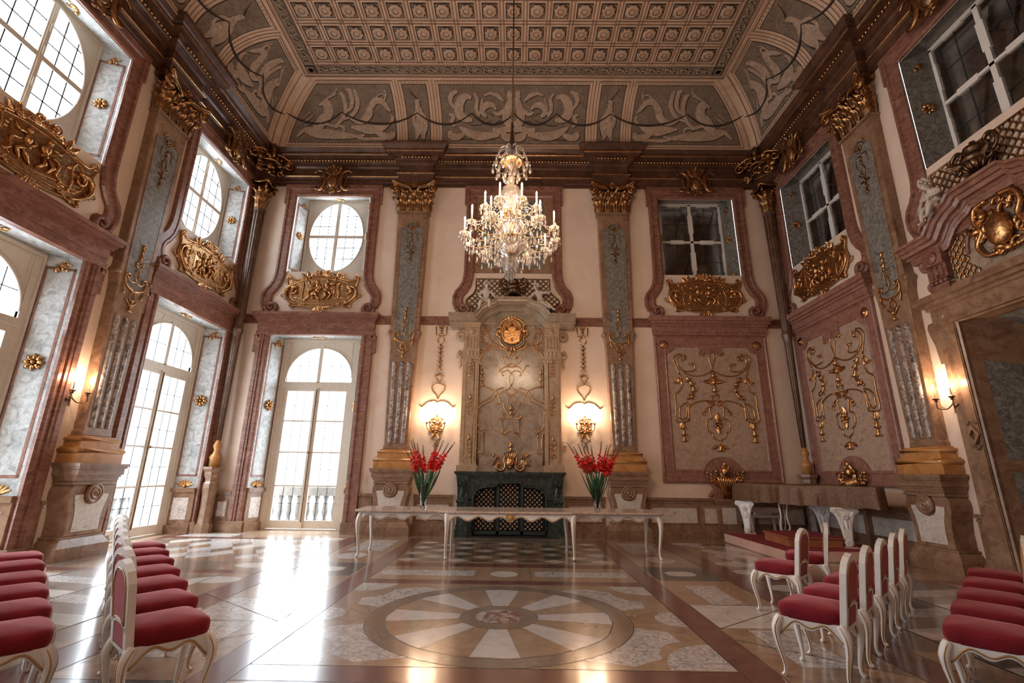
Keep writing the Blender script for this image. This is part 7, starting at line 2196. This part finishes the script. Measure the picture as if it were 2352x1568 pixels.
tier(12, .66, 4.74, 4.72, .13, 4.72, .13, .20)
tier(8, .40, 5.17, 5.15, .11, 5.12, .4, .19)
for k in range(12):
    a0 = 2*PI*k/12+.13; a1 = 2*PI*(k+1)/12+.13
    P = lambda a, r, z: (r*cos(a), r*sin(a), z)
    garland(P(a0,.66,4.73), P(a1,.66,4.73), .10)
    garland(P(a0,.17,5.40), P(a0,.64,4.76), .16, 18, .009)
    garland(P(a0,.19,4.55), P(a0,.62,4.68), .12, 14, .009)
    for j in range(5):
        r = .18+.1*j; b = a0+.1*j
        drops.append((*P(b, r, 4.60-.02*j), 1.0)); drops.append((*P(b+.25, r+.04, 4.52-.012*j), .9))
    for r, z in ((.12,4.36),(.30,4.50),(.45,4.55),(.56,4.60)): drops.append((*P(a0+.2, r, z), 1.25))
for k in range(8):
    a0 = 2*PI*k/8+.4; a1 = a0+2*PI/8
    garland(P(a0,.40,5.16), P(a1,.40,5.16), .09, 9); garland(P(a0,.12,5.60), P(a0,.38,5.18), .10, 12, .009)
    for j in range(3): drops.append((*P(a0+.3, .15+.08*j, 5.06-.02*j), 1.0)); drops.append((*P(a0+.6, .2+.1*j, 4.94-.02*j), 1.0))
for k in range(10):                              # little crown
    a0 = 2*PI*k/10; a1 = a0+2*PI/10
    garland(P(a0,.03,6.36), P(a0,.20,6.30), -.05, 8, .012); garland(P(a0,.20,6.30), P(a0,.28,6.06), .02, 9, .011); garland(P(a0,.26,6.10), P(a1,.26,6.10), .05, 6, .010)
    drops.append((*P(a0,.28,6.05), 1.3)); drops.append((*P(a0+.3,.20,6.02), 1.2)); drops.append((*P(a0+.1,.12,5.92), 1.3)); drops.append((*P(a0,.22,6.20), .9))
for k in range(6): drops.append((*P(k*1.05,.05,4.16), 1.5)); drops.append((*P(k*1.05+.4,.09,4.24), 1.2))
beads.build('bead_garlands', CRYSTAL, ch, None, None, None, 'stuff')
drops.sort(key=lambda d: (-d[3], d[1]))
first = None
rest = MB()
for i, (x, y, z, s) in enumerate(drops):
    if i < 96:
        if first is None:
            first = drop.build('crystal_drop', CRYSTAL, ch); o = first
        else:
            o = first.copy(); COL.objects.link(o)
        o.location = (x, y, z); o.scale = (s, s, s)
    else:
        rest.join(drop, Matrix.Translation((x,y,z)) @ Matrix.Scale(s, 4))
rest.build('small_crystals', CRYSTAL, ch, None, None, None, 'stuff')

# ------------------------------------------------------------------ balconies outside the glazed doors
def balcony(wall, s, label):
    loc, rot = wplace(wall, s)
    t = empty('balustrade', loc, rot, label, 'balustrade', 'stone balustrades outside the glazed doors')
    mb = MB(); mb.box(-1.6,1.6,.98,2.0,-.25,-.02); mb.build('balcony_slab', WEATHER, t)
    mb = MB(); mb.box(-1.6,1.6,1.55,1.85,.80,1.04); mb.box(-1.6,1.6,1.58,1.82,-.02,.10); mb.build('rail', WEATHER, t)
    me = None
    for k in range(12):
        x = -1.43+k*.26
        if me is None:
            b = MB(); b.lathe([(.07,.10),(.07,.16),(.045,.19),(.075,.30),(.09,.38),(.06,.55),(.045,.66),(.06,.70),(.07,.74),(.07,.80)], 12)
            o = b.build('baluster', WEATHER, t); me = o
        else:
            o = me.copy(); COL.objects.link(o)
        o.location = (x,1.70,0)
    return t
b0 = balcony('back', -BX, 'pale stone balustrade outside the glazed door left of the fireplace')
l, r = wplace('left', LS[0]); copy_tree(b0, l, r, 'pale stone balustrade outside the glazed door of the left wall near the corner')

# ------------------------------------------------------------------ light
w = bpy.data.worlds.new('World'); SC.world = w; w.use_nodes = True
bg = w.node_tree.nodes['Background']
bg.inputs['Color'].default_value = (.82,.91,1.0,1)
wn_ = w.node_tree.nodes; wl_ = w.node_tree.links
tc_ = wn_.new('ShaderNodeTexCoord'); sp_ = wn_.new('ShaderNodeSeparateXYZ'); cr_ = wn_.new('ShaderNodeFloatCurve') if False else wn_.new('ShaderNodeMapRange')
wl_.new(tc_.outputs['Generated'], sp_.inputs[0]); wl_.new(sp_.outputs['Z'], cr_.inputs['Value'])
cr_.inputs['From Min'].default_value = .42; cr_.inputs['From Max'].default_value = .95
cr_.inputs['To Min'].default_value = W_STR; cr_.inputs['To Max'].default_value = W_ZEN       # overcast sky, brighter overhead
wl_.new(cr_.outputs[0], bg.inputs['Strength'])
for wall, ss in (('back', [-BX]), ('left', LS)):
    for s in ss:
        for (cz, sx_, sz_) in ((2.5,1.9,4.9),(8.4,1.7,2.3)):
            ld = bpy.data.lights.new('portal', 'AREA'); ld.shape = 'RECTANGLE'; ld.size = sx_; ld.size_y = sz_
            ld.cycles.is_portal = True
            lo = bpy.data.objects.new('window_daylight', ld); COL.objects.link(lo)
            l, r = wplace(wall, s, cz)
            lo.location = Vector(l)+Matrix.Rotation(r, 3, 'Z') @ V(0,.96,0)
            lo.rotation_euler = Matrix.Rotation(r, 3, 'Z').to_euler() if False else (Matrix.Rotation(r, 3, 'Z') @ Matrix.Rotation(-PI/2, 3, 'X')).to_euler()
for p, k in LIGHTS:
    ld = bpy.data.lights.new('candle', 'POINT'); ld.energy = {'c': E_CH, 's': E_S5, 'w': E_S2}[k]; ld.color = (1.0,.69,.45); ld.shadow_soft_size = .02
    lo = bpy.data.objects.new('candle_light', ld); COL.objects.link(lo); lo.location = Vector(p)+V(0,0,.02)

# ------------------------------------------------------------------ camera
cam = bpy.data.cameras.new('camera'); co = bpy.data.objects.new('camera', cam); COL.objects.link(co)
cam.sensor_fit = 'HORIZONTAL'; cam.sensor_width = 36; cam.lens = 1082.84/2352*36
cam.clip_start = .05; cam.clip_end = 200
pitch, roll, yaw = math.radians(15.598), math.radians(.763), math.radians(-.572)
Rz = Matrix.Rotation(-yaw*-1.0 if False else -YAWS*yaw, 3, 'Z')
Mx = Rz @ Matrix.Rotation(PI/2+pitch, 3, 'X') @ Matrix.Rotation(ROLS*roll, 3, 'Z')
co.rotation_euler = Mx.to_euler(); co.location = (.1536,-12.5838,1.5)
SC.camera = co
SC.view_settings.view_transform = 'Standard'; SC.view_settings.look = 'None'; SC.view_settings.exposure = EXPO; SC.view_settings.gamma = 1; SC.view_settings.use_curve_mapping = False
cy_ = SC.cycles
cy_.use_denoising = True
cy_.max_bounces = 8; cy_.diffuse_bounces = 4; cy_.glossy_bounces = 4; cy_.transmission_bounces = 6; cy_.transparent_max_bounces = 8
cy_.sample_clamp_indirect = 6; cy_.caustics_reflective = False; cy_.caustics_refractive = False
cy_.use_adaptive_sampling = True; cy_.adaptive_threshold = .035
